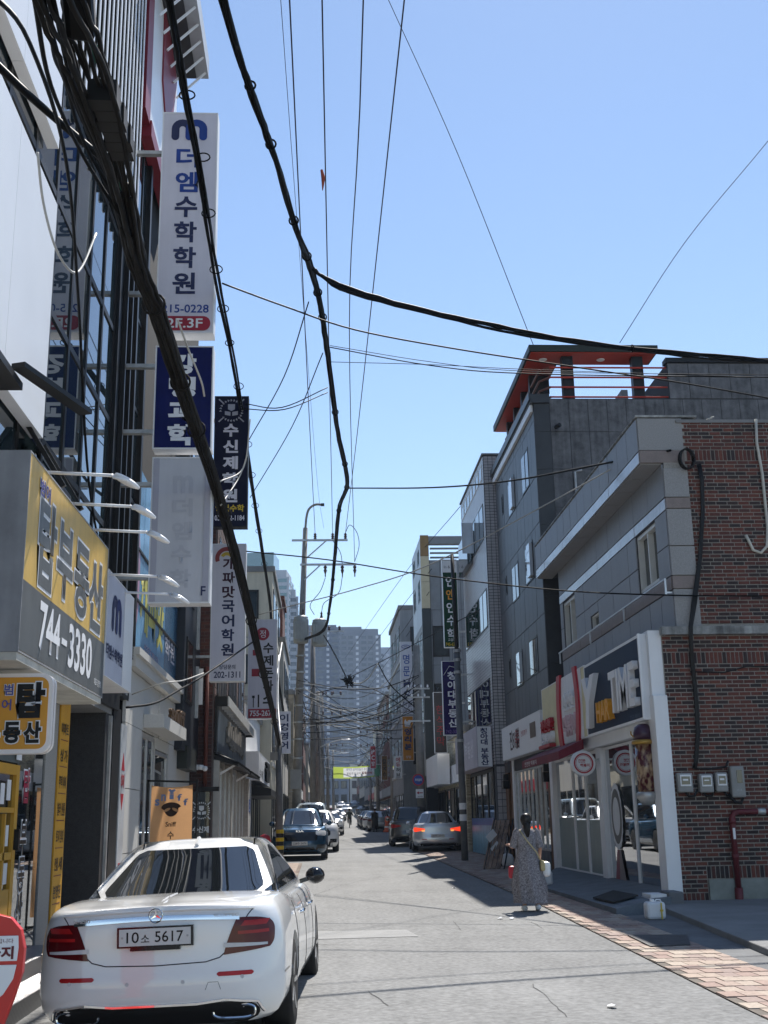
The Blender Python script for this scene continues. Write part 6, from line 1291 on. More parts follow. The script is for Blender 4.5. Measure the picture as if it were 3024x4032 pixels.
# --- the other cars
def emblem_text(t, B, L, body, z, w, m=M_chrome):
    h = B.hit((0, L + 1, z), (0, -1, 0), 0)
    o = text(body, 'y-', 0, -w / 2, w / 2, 0, w * .24, m, None, bold=.02, ext=.01); o.parent = t; o.location = (0, h.y + .012, z); o.rotation_euler = (0, 0, math.pi)
t, A, B, P = make_car('blue_suv', 'dark blue SUV parked nose towards the camera at the left kerb', paint('deep_blue', (.015, .065, .12), .35, .22), L=4.8, W=.95, H=1.70, kind='suv', belt=1.08, wheel=.37, plate='228수 5474', loc=(-.72, 44.55, g(42)), rot=math.pi)
emblem_text(t, B, 4.8, 'KIA', .90, .26)
make_car('white_crossover', 'white car parked just behind the dark blue SUV', paint('pearl', (.70, .70, .69)), L=4.4, W=.93, H=1.62, kind='suv', belt=1.02, wheel=.34, plate='61다 2087', loc=(-.22, 51.0, g(49)), rot=math.pi)
make_car('pale_van', 'pale blue grey van behind the white crossover on the left', paint('mist', (.36, .42, .46), .3), L=4.9, W=.95, H=1.95, kind='suv', belt=1.12, wheel=.35, base=(.1, 4.3), roof=(.25, 3.3), loc=(-.45, 57.6, g(55)), rot=math.pi)
t, A, B, P = make_car('silver_saloon_car', 'silver saloon with its brake lights on at the right kerb', paint('silver', (.58, .59, .60), .5, .25), L=4.82, W=.95, H=1.50, plate='40버 6543', brake=True, loc=(4.42, 44.9, g(47)), rot=rad(-2))
B.patch('bumper_reflector', M_lampr2, t, lambda u, v: (-.62 + .2 * u, -1, .44 + .03 * v), 4, 1, (0, 1, 0)); B.patch('bumper_reflector', M_lampr2, t, lambda u, v: (.42 + .2 * u, -1, .44 + .03 * v), 4, 1, (0, 1, 0))
make_car('black_suv', 'black SUV parked ahead of the silver saloon', paint('black', (.004, .004, .0045)), L=4.7, W=.95, H=1.68, kind='suv', belt=1.06, wheel=.36, loc=(3.95, 51.6, g(53)), rot=rad(-2))
far = [('grey saloon, nearest car of the parked row by the orange barrels', (.16, .17, .18), 4.30, 86.5), ('white saloon, second car of the parked row beyond the barrels', (.66, .66, .65), 4.15, 93.0), ('dark saloon, third car of the parked row beyond the barrels', (.04, .045, .06), 4.15, 99.5), ('silver saloon, fourth car of the parked row beyond the barrels', (.4, .42, .44), 4.25, 106.0), ('black saloon at the far end of the parked row', (.02, .02, .02), 4.35, 113.0)]
proto, _, _, _ = make_car('parked_car', far[0][0], paint('graphite', far[0][1], .4), group='cars parked along the right kerb', loc=(far[0][2], far[0][3], g(far[0][3])), rot=rad(-1.5))
def recolour(tree, m):
    for ch in tree.children:
        if ch.name.split('.')[0] in ('body', 'cabin'):
            ch.data = ch.data.copy(); ch.data.materials[0] = m
for i, (lb, c, x, y) in enumerate(far[1:]):
    o = copy_tree(proto); o['label'] = lb; o.location = (x, y, g(y)); recolour(o, paint('far_%d' % i, c, .2))
fl = [('white car facing the camera far along the left kerb', (.7, .7, .7), .55, 80, math.pi), ('silver car facing the camera beyond the far white one', (.45, .46, .48), 1.3, 118, math.pi), ('white car in the middle of the road at the far end', (.7, .7, .7), 2.2, 150, math.pi), ('red car crossing far down the street', (.3, .03, .03), 3.4, 165, rad(75)), ('pale car climbing at the top of the street', (.5, .52, .54), 4.0, 190, math.pi), ('dark car at the top of the street on the right', (.03, .03, .035), 6.2, 180, 0.0), ('silver car at the very top of the street', (.5, .5, .52), 3.6, 215, math.pi), ('blue car at the very top of the street', (.05, .1, .2), 6.4, 225, 0.0)]
for i, (lb, c, x, y, r) in enumerate(fl):
    o = copy_tree(proto); o['label'] = lb; o['group'] = 'cars far along the street'; o.location = (x, y, g(y)); o.rotation_euler = (0, 0, r); recolour(o, paint('dist_%d' % i, c, .2))

# ------------------------------------------------------------------ poles with gear
def smooth_pts(P, n=6):
    P = [Vector(p) for p in P]; out = []
    if len(P) < 3: return P
    Q = [P[0] * 2 - P[1]] + P + [P[-1] * 2 - P[-2]]
    for i in range(1, len(Q) - 2):
        a, b, c, d = Q[i - 1:i + 3]
        for k in range(n):
            t = k / n; out.append(.5 * ((2 * b) + (c - a) * t + (2 * a - 5 * b + 4 * c - d) * t * t + (3 * b - a - 3 * c + d) * t ** 3))
    out.append(P[-1]); return out
t = thing('utility_pole', 'tall concrete utility pole with grey transformers and a lamp arm', 'pole', (-1.15, 56, g(56)))
M_trafo = mat('transformer_grey', (.33, .35, .34), rough=.5, var=.1, streak=.3); M_insul = mat('insulator_brown', (.05, .02, .015), rough=.3)
MB().tube([(-1.22, 56, g(56) - .3), (-1.0, 56, 8.6), (-.74, 56, 15.9)], [.23, .18, .12], 16).build('shaft', M_pole, t, smooth=True)
MB().tube(smooth_pts([(-.74, 56, 15.9), (-.68, 56, 16.5), (-.55, 56, 16.9), (-.25, 56, 17.12), (.1, 56, 17.12)]), .06, 10).build('lamp_arm', M_pole, t, smooth=True); solid('lamp_head', M_black, t, (.05, .22, 55.94, 56.06, 17.05, 17.18))
for z, x0, x1 in ((15.23, -1.42, 1.38), (13.98, -1.0, 1.80)): piece('crossarm', M_steel, x0, x1, 55.82, 55.9, z - .05, z + .05, t)
for x in (-.25, .63, 1.27): MB().lathe([(.03, 15.28), (.09, 15.33), (.05, 15.38), (.09, 15.43), (.05, 15.48), (.08, 15.53), (.03, 15.6)], (x, 55.86, 0), 10).build('insulator', M_insul, t)
for x in (.25, 1.1, 1.72): MB().lathe([(.03, 13.93), (.1, 13.85), (.05, 13.75), (.09, 13.68), (.03, 13.5), (.03, 13.35)], (x, 55.86, 0), 10).build('insulator', M_insul, t)
MB().bar((-.7, 55.86, 14.3), (.3, 55.86, 15.2), .06).build('brace', M_steel, t); MB().bar((-.8, 55.86, 13.2), (.0, 55.86, 13.95), .06).build('brace', M_steel, t)
for x, z0, y in ((-.95, 10.0, 55.55), (-.05, 9.85, 55.6)):
    tf = MB().lathe([(.33, z0), (.37, z0 + .06), (.37, z0 + 1.15), (.34, z0 + 1.2), (.34, z0 + 1.28), (.2, z0 + 1.36)], (x, y, 0), 22).build('transformer', M_trafo, t, smooth=False)
    for k in range(-2, 3): piece('cooling_fin', M_trafo, x + k * .13 - .05, x + k * .13 + .05, y - .43, y - .36, z0 + .15, z0 + 1.0, tf)
    MB().lathe([(.05, z0 + 1.36), (.07, z0 + 1.45), (.04, z0 + 1.55), (.06, z0 + 1.62), (.02, z0 + 1.7)], (x + .1, y, 0), 10).build('bushing', M_insul, tf)
for z in (4.5, 5.4, 6.2, 7.0, 7.8, 8.6, 9.4): MB().lathe([(.24, z), (.24, z + .07)], (-1.13 + (z - 4) * .03, 56, 0), 14).build('band', M_steel, t)
for z in (3.0, 3.8, 4.6, 5.4): MB().bar((-1.45, 55.9, z), (-.85, 55.9, z), .03).build('step_bolt', M_steel, t)
solid('meter_cabinet', M_mbox, t, (-1.45, -.95, 55.5, 55.74, 3.1, 4.0))
for p, q in (((1.27, 15.3), (1.25, 14.9)), ((.63, 15.3), (.63, 12.6))): pass
for pts in ([(1.27, 55.8, 15.6), (1.5, 55.8, 16.0), (1.85, 55.8, 15.6), (1.95, 55.8, 14.9), (1.72, 55.8, 14.1)], [(.25, 55.8, 13.3), (.0, 55.7, 12.6), (-.5, 55.6, 11.9), (-.3, 55.6, 11.4)], [(1.1, 55.8, 13.35), (.9, 55.7, 12.5), (.2, 55.6, 12.0), (.05, 55.6, 11.5)], [(.63, 55.8, 15.2), (1.0, 55.8, 14.6), (1.1, 55.8, 14.0)]): MB().tube(smooth_pts(pts), .018, 6).build('jumper', M_black, t, smooth=True)
t = thing('steel_pole', 'grey cable pole with yellow and black bands beside the blue SUV', 'pole', (-1.3, 37, g(37)))
MB().tube([(-1.28, 37, g(37) - .2), (-1.34, 37, 4.3)], [.115, .10], 12).build('shaft', M_concd, t, smooth=True)
for k in range(6): MB().lathe([(.125, g(37) + .35 + .12 * k), (.125, g(37) + .46 + .12 * k)], (-1.285, 37, 0), 12).build('warning_band', mat('warning_yellow', (.5, .38, .02), rough=.5) if k % 2 else M_black, t)
solid('junction_box', M_mbox, t, (-1.6, -1.36, 36.8, 37.0, 3.5, 3.75))
def far_pole(label, x, y, h, lean=0.0, lamp=False, arms=2, side=1):
    t = thing('utility_pole', label, 'pole', (x, y, g(y)), 'utility poles further along'); z = g(y)
    MB().tube([(x, y, z - .2), (x + lean, y, z + h)], [.2, .13], 10).build('shaft', M_pole, t, smooth=True)
    for k in range(arms):
        zz = z + h - .4 - 1.3 * k; piece('crossarm', M_steel, x - (.3 if side > 0 else 1.8), x + (1.8 if side > 0 else .3), y - .12, y - .04, zz, zz + .09, t)
        for i in range(3): MB().lathe([(.03, zz + .09), (.09, zz + .16), (.05, zz + .22), (.08, zz + .3), (.02, zz + .36)], (x + side * (.35 + .6 * i), y - .08, 0), 8).build('insulator', M_insul, t)
    if lamp:
        a = smooth_pts([(x, y, z + 5.6), (x + side * .8, y - .1, z + 5.95), (x + side * 1.7, y - .1, z + 6.15)]); MB().tube(a, .035, 8).build('lamp_arm', M_steel, t, smooth=True)
        l_ = MB().lathe([(.001, -.06), (.13, -.03), (.15, .0), (.09, .07), (.001, .09)], (0, 0, 0), 14).build('lamp_head', M_whitem, t, smooth=True); l_.location = Vector((x + side * 1.95, y - .1, z + 6.12)); l_.matrix_parent_inverse = wm(t).inverted(); l_.scale = (2.2, 1, .8)
    return t
POLES = [('brown utility pole just behind the transformer pole on the left', -.45, 66, 12.0, 1), ('utility pole with street lamp halfway along the left side', -.2, 78, 11.0, 1), ('second utility pole with street lamp along the left side', .1, 97, 10.5, 1), ('utility pole far along the left side', .7, 122, 10.5, 1), ('thin utility pole at the far end of the left side', 1.6, 155, 10, 1), ('utility pole past the orange sign on the right', 5.0, 82, 10.5, -1), ('utility pole far along the right side', 5.4, 112, 10, -1), ('thin utility pole at the far end of the right side', 6.3, 150, 10, -1)]
for i, (lb, x, y, h, sd) in enumerate(POLES): far_pole(lb, x, y, h + (0, -1.6, .8, -2.2, -1, -2.5, -1, -3)[i], lamp=i in (1, 2), side=sd, arms=(1, 2, 1, 1, 1, 1, 2, 1)[i])
# ------------------------------------------------------------------ overhead cables
M_cab = mat('cable_black', (.0022, .0022, .0024), rough=.6, var=.2, scale=20, spec=.12); M_cabp = mat('cable_pale', (.42, .41, .38), rough=.5); M_cabg = mat('cable_grey', (.02, .02, .022), rough=.6, spec=.2)
def bundle(name, label, P, R_, n, m=M_cab, ties=9, strand=.018, wob=.5, cat='cable', join=0.0):
    """a rope of n strands winding round a centre line, with straps"""
    C = smooth_pts(P, 7); t = thing(name, label, cat, C[0]); N = len(C)
    for k in range(n):
        ph = random.uniform(0, 6.28); rr_ = math.sqrt(random.random()); tw = random.uniform(-.25, .25); pts = []; st_ = join * random.uniform(.85, 1.1) if join and k > n * .3 else 0
        for i, c in enumerate(C):
            f = i / (N - 1)
            if f < st_: continue
            R = interp(R_, f) * rr_; a = ph + tw * i * .35; dl = Vector((random.gauss(0, .004), 0, random.gauss(0, .006)))
            pts.append(c + Vector((R * math.cos(a), 0, R * math.sin(a) + .02 * wob * math.sin(i * .5 + ph))) + dl)
        MB().tube(pts, strand * random.uniform(.7, 1.3), 6).build('strand', m if random.random() > .12 else M_cabg, t, smooth=True)
    for k in range(1, ties):
        i = int(N * (k + random.uniform(-.3, .3)) / ties)
        if join and i / N < join: continue
        c = C[i]; d = (C[min(N - 1, i + 1)] - C[i - 1]).normalized(); u = d.cross(Vector((0, 0, 1))).normalized(); w = u.cross(d); R = interp(R_, i / (N - 1)) * 1.18 + .015
        MB().tube([c + R * (math.cos(a) * u + math.sin(a) * w) for a in [2 * math.pi * q / 14 for q in range(15)]], .013, 5).build('strap', m, t)
    return t, C
A_, CA_ = bundle('cable_bundle', 'thickest cable bundle sweeping from top left down to the banded pole', [(-1.33, 2.0, 5.6), (-1.37, 4.0, 5.8), (-1.37, 5.3, 5.93), (-1.4, 6, 6.06), (-1.46, 7.5, 6.2), (-1.58, 9.2, 6.36), (-1.56, 10.5, 6.42), (-1.57, 13, 6.47), (-1.55, 16.5, 6.48), (-1.5, 21.5, 6.12), (-1.44, 28, 5.32), (-1.36, 32.5, 4.63), (-1.32, 37, 4)], [(0, .2), (.25, .17), (.36, .09), (.42, .075), (.6, .08), (.9, .085), (1, .05)], 30, m=mat('cable_brown', (.011, .0095, .008), rough=.7, var=.5, scale=6, spec=.15), ties=13, strand=.0145, join=.38)
# closures and tags hanging on it
cb_ = MB().bar((-1.23, 4.9, 5.94), (-1.36, 5.7, 6.06), .17, .17).build('splice_closure', M_cab, A_, bevel=.04)
for k in range(6):
    f = k / 6; a = Vector((-1.35, 6.3, 6.09)).lerp(Vector((-1.37, 7.2, 6.22)), f); b = Vector((-1.35, 6.3, 6.09)).lerp(Vector((-1.37, 7.2, 6.22)), f + .16)
    MB().bar(a, b, .15 if k % 2 else .18, .14).build('terminal_block', mat('closure_grey', (.008, .0075, .007), rough=.6), A_)
for p, q in (((-1.35, 6, 6.18), (-1.36, 6.2, 6.21)), ((-1.55, 8, 6.46), (-1.53, 8.1, 6.41))): MB().bar(p, q, .09, .012).build('green_tag', mat('tag_green', (.015, .11, .07), rough=.5), A_)
for lb_, P in zip(('running down to the blank grey sign', 'nearest the big closure', 'second inside the bundle curve', 'third inside the bundle curve', 'hugging the bundle at the top'), ([(-1.69, 5, 5.77), (-1.73, 6, 6.19), (-1.96, 8, 6.63), (-2.37, 10.5, 6.61), (-2.91, 14, 5.82), (-3.19, 17, 5.12)], [(-1.51, 5.6, 6.07), (-1.63, 6.2, 6.25), (-1.7, 6.8, 6.48), (-1.74, 7.6, 6.55), (-1.58, 8.2, 6.4)], [(-1.5, 5.2, 5.9), (-1.67, 6.3, 6.12), (-1.69, 7.4, 6.3), (-1.55, 8.2, 6.26)], [(-1.46, 5.2, 5.9), (-1.57, 6.3, 6.13), (-1.56, 7.4, 6.26), (-1.54, 8.4, 6.29)], [(-1.4, 5.2, 5.88), (-1.55, 6.5, 6.14), (-1.54, 7.6, 6.26), (-1.55, 8.7, 6.31)])):
    tag(MB().tube(smooth_pts(P), .015, 6).build('overhead_cable', M_cab, smooth=True), 'loose black cable beside the thick left bundle, ' + lb_, 'cable', 'loose strands of the left bundle')
c = MB().tube(smooth_pts([(-2.12, 6.5, 6.45), (-1.99, 7, 6.52), (-1.8, 7.6, 6.6), (-1.65, 8, 6.63), (-1.48, 8.2, 6.49)]), .028, 8).build('overhead_cable', M_cab, smooth=True); tag(c, 'black cable crossing the white wall panels at upper left', 'cable')
c = MB().tube(smooth_pts([(-2.46, 9, 7.35), (-2.46, 9.3, 7.03), (-2.4, 9.6, 6.74), (-2.34, 10, 6.71), (-2.31, 10.3, 6.92), (-2.3, 10.8, 7.55)]), .012, 6).build('overhead_cable', M_cabp, smooth=True); tag(c, 'pale thin cable hanging in a loop before the glass wall', 'cable')
for lb_, P in zip(('over the blue science sign', 'upper one over the laurel crest sign', 'lower one over the laurel crest sign'), ([(-1.53, 11.5, 6.91), (-1.46, 12, 6.76), (-1.35, 12.3, 6.52), (-1.33, 12.5, 6.41)], [(-1.56, 17, 6.71), (-1.25, 18, 7.26), (-1.15, 18, 8.1)], [(-1.52, 17, 6.34), (-1.32, 18, 7.09), (-1.19, 18, 7.48)])): tag(MB().tube(smooth_pts(P), .012, 6).build('overhead_cable', M_cabp, smooth=True), 'pale cable tail springing from the thick left bundle, ' + lb_, 'cable', 'pale tails of the left bundle')
B_, _ = bundle('cable_bundle', 'dark cable rope dropping from the top centre to the transformer pole', [(-1.3, 5.5, 9.7), (-0.96, 10, 9.77), (-0.74, 11.5, 9.7), (-0.53, 13, 9.78), (-0.33, 15, 9.96), (-0.14, 17, 10.38), (0.02, 19, 10.65), (0.18, 22, 10.93), (0.47, 28, 11.34), (0.85, 34, 11.75), (0.65, 38, 11.94), (0.56, 43, 11.37), (0.41, 48, 10.51), (0.15, 52, 10.07), (-0.83, 55.5, 10.15)], [(0, .035), (.5, .05), (.7, .055), (1, .04)], 11, ties=15, strand=.018, wob=.8)
C_, _ = bundle('cable_bundle', 'slim cable rope with ring hangers passing the white academy sign', [(-1.35, 5, 9.1), (-1.39, 9.2, 9.11), (-1.41, 10.5, 9.13), (-1.44, 12.5, 9.25), (-1.56, 16, 9.64), (-1.69, 22, 10.36), (-1.86, 30, 10.57), (-1.9, 42, 9.71), (-1.96, 48, 8.58), (-1.61, 55.5, 5.65)], [(0, .035), (1, .06)], 7, ties=2, strand=.017)
for k, (px_, Y_) in enumerate(((0, 0),) * 1):
    pass
RINGS = [(-1.41, 10.8, 9.21), (-1.38, 12.2, 9.34), (-1.45, 13.6, 9.39), (-1.53, 15.6, 9.6), (-1.57, 17.3, 9.76), (-1.63, 19.4, 10.07), (-1.68, 22.4, 10.4), (-1.73, 24.4, 10.46), (-1.75, 26.6, 10.53), (-1.8, 29, 10.48), (-1.87, 32, 10.47), (-1.92, 35, 10.47), (-1.92, 38.5, 10.19)]
for p in RINGS:
    c = Vector(p); r_ = .075 + .02 * random.random() if c.y < 20 else .1
    MB().tube([c + Vector((r_ * math.cos(a), .02 * math.sin(a), r_ * .85 * math.sin(a))) for a in [2 * math.pi * q / 14 for q in range(15)]], .009, 5).build('ring_hanger', M_cab, C_)
def wire(label, P, r=.012, m=M_cab, group=None):
    return tag(MB().tube(smooth_pts(P), r, 6).build('overhead_cable', m, smooth=True), label, 'cable', group)
hv = 'bare power line running overhead along the street'
for px0, x1, z1 in ((1140, -.25, 15.55), (1267, .63, 15.55), (1592, 1.27, 15.55)):
    a = {1140: (-0.48, 16.5, 15.08), 1267: (0.07, 16.5, 15.1), 1592: (1.47, 16.5, 15.13)}[px0]; b = (x1, 55.86, z1); d = Vector(a) - Vector(b)
    wire('power line, %s of those converging on the transformer pole' % {1140: 'leftmost', 1267: 'second from left', 1592: 'rightmost'}[px0], [Vector(a) + d * .7, a, Vector(a).lerp(Vector(b), .5) - Vector((0, 0, .25)), b], .014, mat('cable_violet', (.015, .012, .03), rough=.5), 'power lines overhead')
a = Vector((0.77, 16.5, 15.11)); b = Vector((1.72, 55.86, 14.1)); wire('power line, third from left of those converging on the transformer pole', [a + (a - b) * .7, a, (0.91, 32, 15.97), b], .014, MATS['cable_violet'], 'power lines overhead')
tag(MB().tube([(0.07, 24, 16.48), (0.11, 24, 16.27), (0.09, 24, 15.94)], [.03, .05, .01], 8).build('rag', mat('red_rag', (.3, .06, .03), rough=.8)), 'scrap of red cloth caught on an overhead power line', 'rag')
wire('thin grey wire left of the power lines', [(-0.63, 16.5, 15.08), (-0.54, 24, 15.6), (-0.11, 48, 15.91), (0.19, 56, 15.88)], .006, M_cabg)
W1, _ = bundle('cable_bundle', 'black cable rope leaving to the right above the red roof canopy', [(-0.14, 17, 10.4), (0.06, 17.2, 10.3), (0.61, 17.5, 10.17), (2.37, 18, 9.93), (4.22, 18.5, 9.78), (6.65, 19, 9.71), (8.66, 19.3, 9.69), (10.74, 19.6, 9.75)], [(0, .02), (.3, .05), (1, .035)], 6, ties=2, strand=.018)
wire('long thin cable sagging right below the black cable rope', [(-1.5, 16.3, 9.72), (-0.56, 17, 9.67), (0.62, 18, 9.71), (2.41, 18.5, 9.58), (4.76, 19, 9.43), (6.71, 19.3, 9.26), (8.94, 19.6, 8.98)], .014)
for i, (a, b, c, d) in enumerate(((1368, 1440, 1470, 1492), (1360, 1420, 1462, 1485), (1425, 1435, 1452, 1482))): wire('wire crossing before the red roof canopy, ' + ('thickest of three', 'thin, highest at its right end', 'thin, lowest at its left end')[i], [((0.23, 23, 11.54), (0.23, 23, 11.58), (0.23, 23, 11.2))[i], ((2.32, 22, 10.71), (2.33, 22, 10.79), (2.33, 22, 10.73))[i], ((4.24, 21, 10.13), (4.24, 21, 10.18), (4.24, 21, 10.22))[i], ((9.18, 20, 9.66), (9.19, 20, 9.71), (9.18, 20, 9.64))[i]], (.012, .007, .007)[i], group='wires before the roof canopy')
wire('black service cable from the street rope to the brick wall coil', [(0.88, 34, 11.57), (2.96, 29, 10.12), (4.4, 25.5, 9.25), (5.5, 22.5, 8.65), (6.38, 19.5, 8.04)], .022)
wire('cable drooping from the left bundle across to the brick wall', [(-1.58, 24, 7.25), (0.2, 23, 6.82), (2.19, 22, 6.26), (4.45, 20.8, 5.72), (6.2, 19.5, 5.36), (8.25, 19.5, 5.33)], .014)
wire('pale cable from the brick parapet down to the left bundle', [(7.24, 19.5, 8.69), (6.52, 20.5, 8.54), (5.04, 23, 8.14), (2.7, 27, 7.61), (0.94, 30, 7.59), (-0.8, 32, 7.53), (-1.78, 33, 7.46)], .014, M_cabp)
wire('thin guy wire rising left from the red roof canopy', [(6.17, 30.2, 14.64), (4.13, 30, 20.84), (2.18, 30, 26.15), (0.41, 30, 30.88)], .011, M_cabg)
wire('thin guy wire rising right from the red roof canopy', [(8.75, 30.5, 14.94), (10.82, 30, 17.97), (13.67, 30, 21.38), (16.26, 30, 24.62)], .011, M_cabg)
wire('black cable from the stone building up to the left bundle', [(-2.65, 15.95, 3.19), (-2.42, 17, 3.35), (-2.28, 18.5, 3.69), (-2.08, 20.5, 4.17), (-1.48, 25.5, 5.54)], .018)
wire('pale cable from the stone building up to the left bundle', [(-3.05, 18.8, 3.67), (-2.54, 18.6, 3.82), (-2.26, 19, 3.91), (-2.06, 20.3, 4.19)], .012, M_cabp)
for lb_, (a, b, c) in zip(('upper steep one', 'lower steep one', 'lower of the flat pair', 'upper of the flat pair'), (((-1.58, 24, 9.72), (-0.72, 22, 10.47), (-0.19, 19, 10.7)), ((-1.83, 29, 9.86), (-0.66, 26, 10.78), (0.07, 22, 10.98)), ((-1.68, 24, 10.49), (-0.75, 23, 10.11), (0.18, 24, 10.88)), ((-1.65, 24, 10.61), (-0.82, 23.5, 10.34), (0.18, 24, 11)))): wire('thin wire between the left rope and the centre rope, ' + lb_, [a, b, c], .012, M_cab, 'slanting wires between the ropes')
for k, (x0, x1) in enumerate(((1812, 1360), (1805, 1400), (1800, 1450), (1790, 1500))): wire('thin wire fanning down over the right hand houses, ' + ('from the white tile building roof', 'second from the top', 'third from the top', 'lowest of the four')[k], [((5.64, 44.2, 13.76), (5.39, 54, 13.32), (5.24, 54, 12.19), (5.38, 60, 12.13))[k], ((4.77, 62, 14.91), (4.42, 66, 13.19), (4.66, 70, 12.31), (4.91, 74, 12.25))[k], ((2.06, 95, 14.67), (2.46, 95, 13.19), (2.96, 98, 12.26), (3.83, 98, 12.24))[k]], .014, M_cab, 'wires fanning from the right hand houses')
wire('dark cable running from the transformer pole to the knot in mid air', [(0.15, 53, 9.99), (0.68, 53, 9.04), (1.28, 54, 7.97)], .03); wire('pale cable hanging in a curve right of the mid air knot', [(1.28, 54, 7.97), (1.75, 54, 7.83), (2.24, 54, 8.08), (2.71, 54, 8.77)], .035, M_cabp); wire('dark cable from the pale curve down to the no parking pole', [(2.71, 54, 8.77), (3.31, 54, 7.71), (4.48, 54, 6.63)], .03); wire('dark cable climbing right from the mid air knot', [(1.28, 54, 8.09), (2.73, 54, 8.79), (4.91, 50, 9.47), (5.75, 38, 8.62)], .02)
k_ = MB()
for i in range(14):
    c = Vector((1.3, 54, 7.91)); k_.tube([c + Vector((random.gauss(0, .12), random.gauss(0, .05), random.gauss(0, .14))) for _ in range(4)], .03, 5)
tag(k_.build('cable_knot', M_cab), 'black knot of spliced cables hanging over the street', 'cable')
# the tangle between the poles
for k in range(22):
    z0 = random.uniform(5.5, 8.6); z1 = random.uniform(6.0, 8.2); sag = random.uniform(.05, .6); y0 = random.uniform(55.2, 57); y1 = random.uniform(53.4, 54.2) if k % 2 else random.uniform(60, 82)
    x1 = 4.6 if k % 2 else 5.0
    wire('wire of the tangle strung across the street between poles', [(-1.1, y0, z0), (.8, (y0 * 2 + y1) / 3, (2 * z0 + z1) / 3 - sag * .8), (2.8, (y0 + 2 * y1) / 3, (z0 + 2 * z1) / 3 - sag), (x1, y1, z1)], random.uniform(.012, .022), M_cab if random.random() > .25 else M_cabp, 'tangled wires between poles')
lp_ = [(-1.1, 56.0)] + [(p[1], p[2]) for p in POLES[:5]]; rp2 = [(4.6, 54.0)] + [(p[1], p[2]) for p in POLES[5:]]
for chain in (lp_, rp2):
    for (xa, ya), (xb, yb) in zip(chain, chain[1:]):
        for k in range(7):
            za, zb_ = g(ya) + random.uniform(4.8, 9), g(yb) + random.uniform(4.8, 9); m_ = random.uniform(.05, .4)
            wire('wire strung along the street between far poles', [(xa, ya, za), ((xa + xb) / 2 + random.uniform(-.2, .2), (ya + yb) / 2, (za + zb_) / 2 - m_), (xb, yb, zb_)], random.uniform(.012, .03), M_cab, 'wires along the far street')
for k in range(26):
    y = random.uniform(62, 150); z = g(y) + random.uniform(5, 9.5); wire('wire crossing the far street from side to side', [(-1.0 + bend(y), y, z), (2 + bend(y), y + random.uniform(-3, 3), z - random.uniform(-.3, .5)), (5 + bend(y) * .6, y + random.uniform(-6, 6), z + random.uniform(-2.2, 2.2))], random.uniform(.014, .03), M_cab if random.random() > .3 else M_cabp, 'wires crossing the far street')
for P in ([(-1.69, 44, 9.19), (-1.89, 42, 8.09), (-2.23, 40, 7.08)], [(-1.55, 46, 8.6), (-1.68, 43, 6.72), (-1.82, 42, 6.05)], [(-1.6, 44, 7.81), (-1.55, 42, 5.86), (-1.38, 40, 4.45)], [(-1.69, 43, 7.48), (-1.74, 42, 6.42), (-1.69, 40, 5.41)]): wire('white cable tail hanging near the banded pole', P, .025, mat('cable_white', (.6, .6, .58), rough=.4), 'white cable tails')
# ------------------------------------------------------------------ banner across the street
t = thing('street_banner', 'lime green cloth banner with white panel hung across the street', 'banner', (3.3, 110, 5.4))
def cloth(u0, u1, v0, v1, y, m, nm, par):
    mb = MB(); n = 16; vs = []
    for i in range(n + 1):
        for j in range(5):
            u = u0 + (u1 - u0) * i / n; f = (u - 1.15) / 4.4; vs.append((u, y + .06 * math.sin(9 * f) , v0 + (v1 - v0) * j / 4 + .16 * f - .1 * math.sin(math.pi * f)))
    mb.add(vs, [(i * 5 + j, (i + 1) * 5 + j, (i + 1) * 5 + j + 1, i * 5 + j + 1) for i in range(n) for j in range(4)]); return mb.build(nm, m, par, smooth=True)
cl2 = cloth(1.15, 2.1, 5.42, 6.48, 110, cloth_mat('lime_cloth', (.45, .58, .10)), 'lime_cloth', t); cloth(2.1, 5.0, 6.36, 6.48, 110, MATS['lime_cloth'], 'lime_cloth', t); cloth(2.1, 5.0, 5.42, 5.53, 110, MATS['lime_cloth'], 'lime_cloth', t); cloth(2.1, 5.0, 5.53, 6.36, 110, cloth_mat('white_cloth', (.72, .74, .76)), 'white_panel', t); cloth(5.0, 5.55, 5.42, 6.48, 110, cloth_mat('green_cloth', (.12, .30, .18)), 'green_end', t)
text('쾌적한 골목만들기 주민안내', 'y-', 109.9, 2.35, 4.75, 6.08, 6.32, M_bluel, t); text('불법주차 금지', 'y-', 109.9, 2.4, 3.7, 5.72, 5.95, M_black, t); text('집중단속', 'y-', 109.9, 3.8, 4.8, 5.76, 6.0, M_red, t, bold=.03)
for a, b in (((1.15, 6.48), (-1.0, 6.9)), ((5.55, 6.62), (6.2, 6.9)), ((1.15, 5.42), (-1.0, 5.4)), ((5.55, 5.56), (6.2, 5.4))): MB().bar((a[0], 110, a[1]), (b[0], 110, b[1]), .02).build('rope', M_cabp, t)
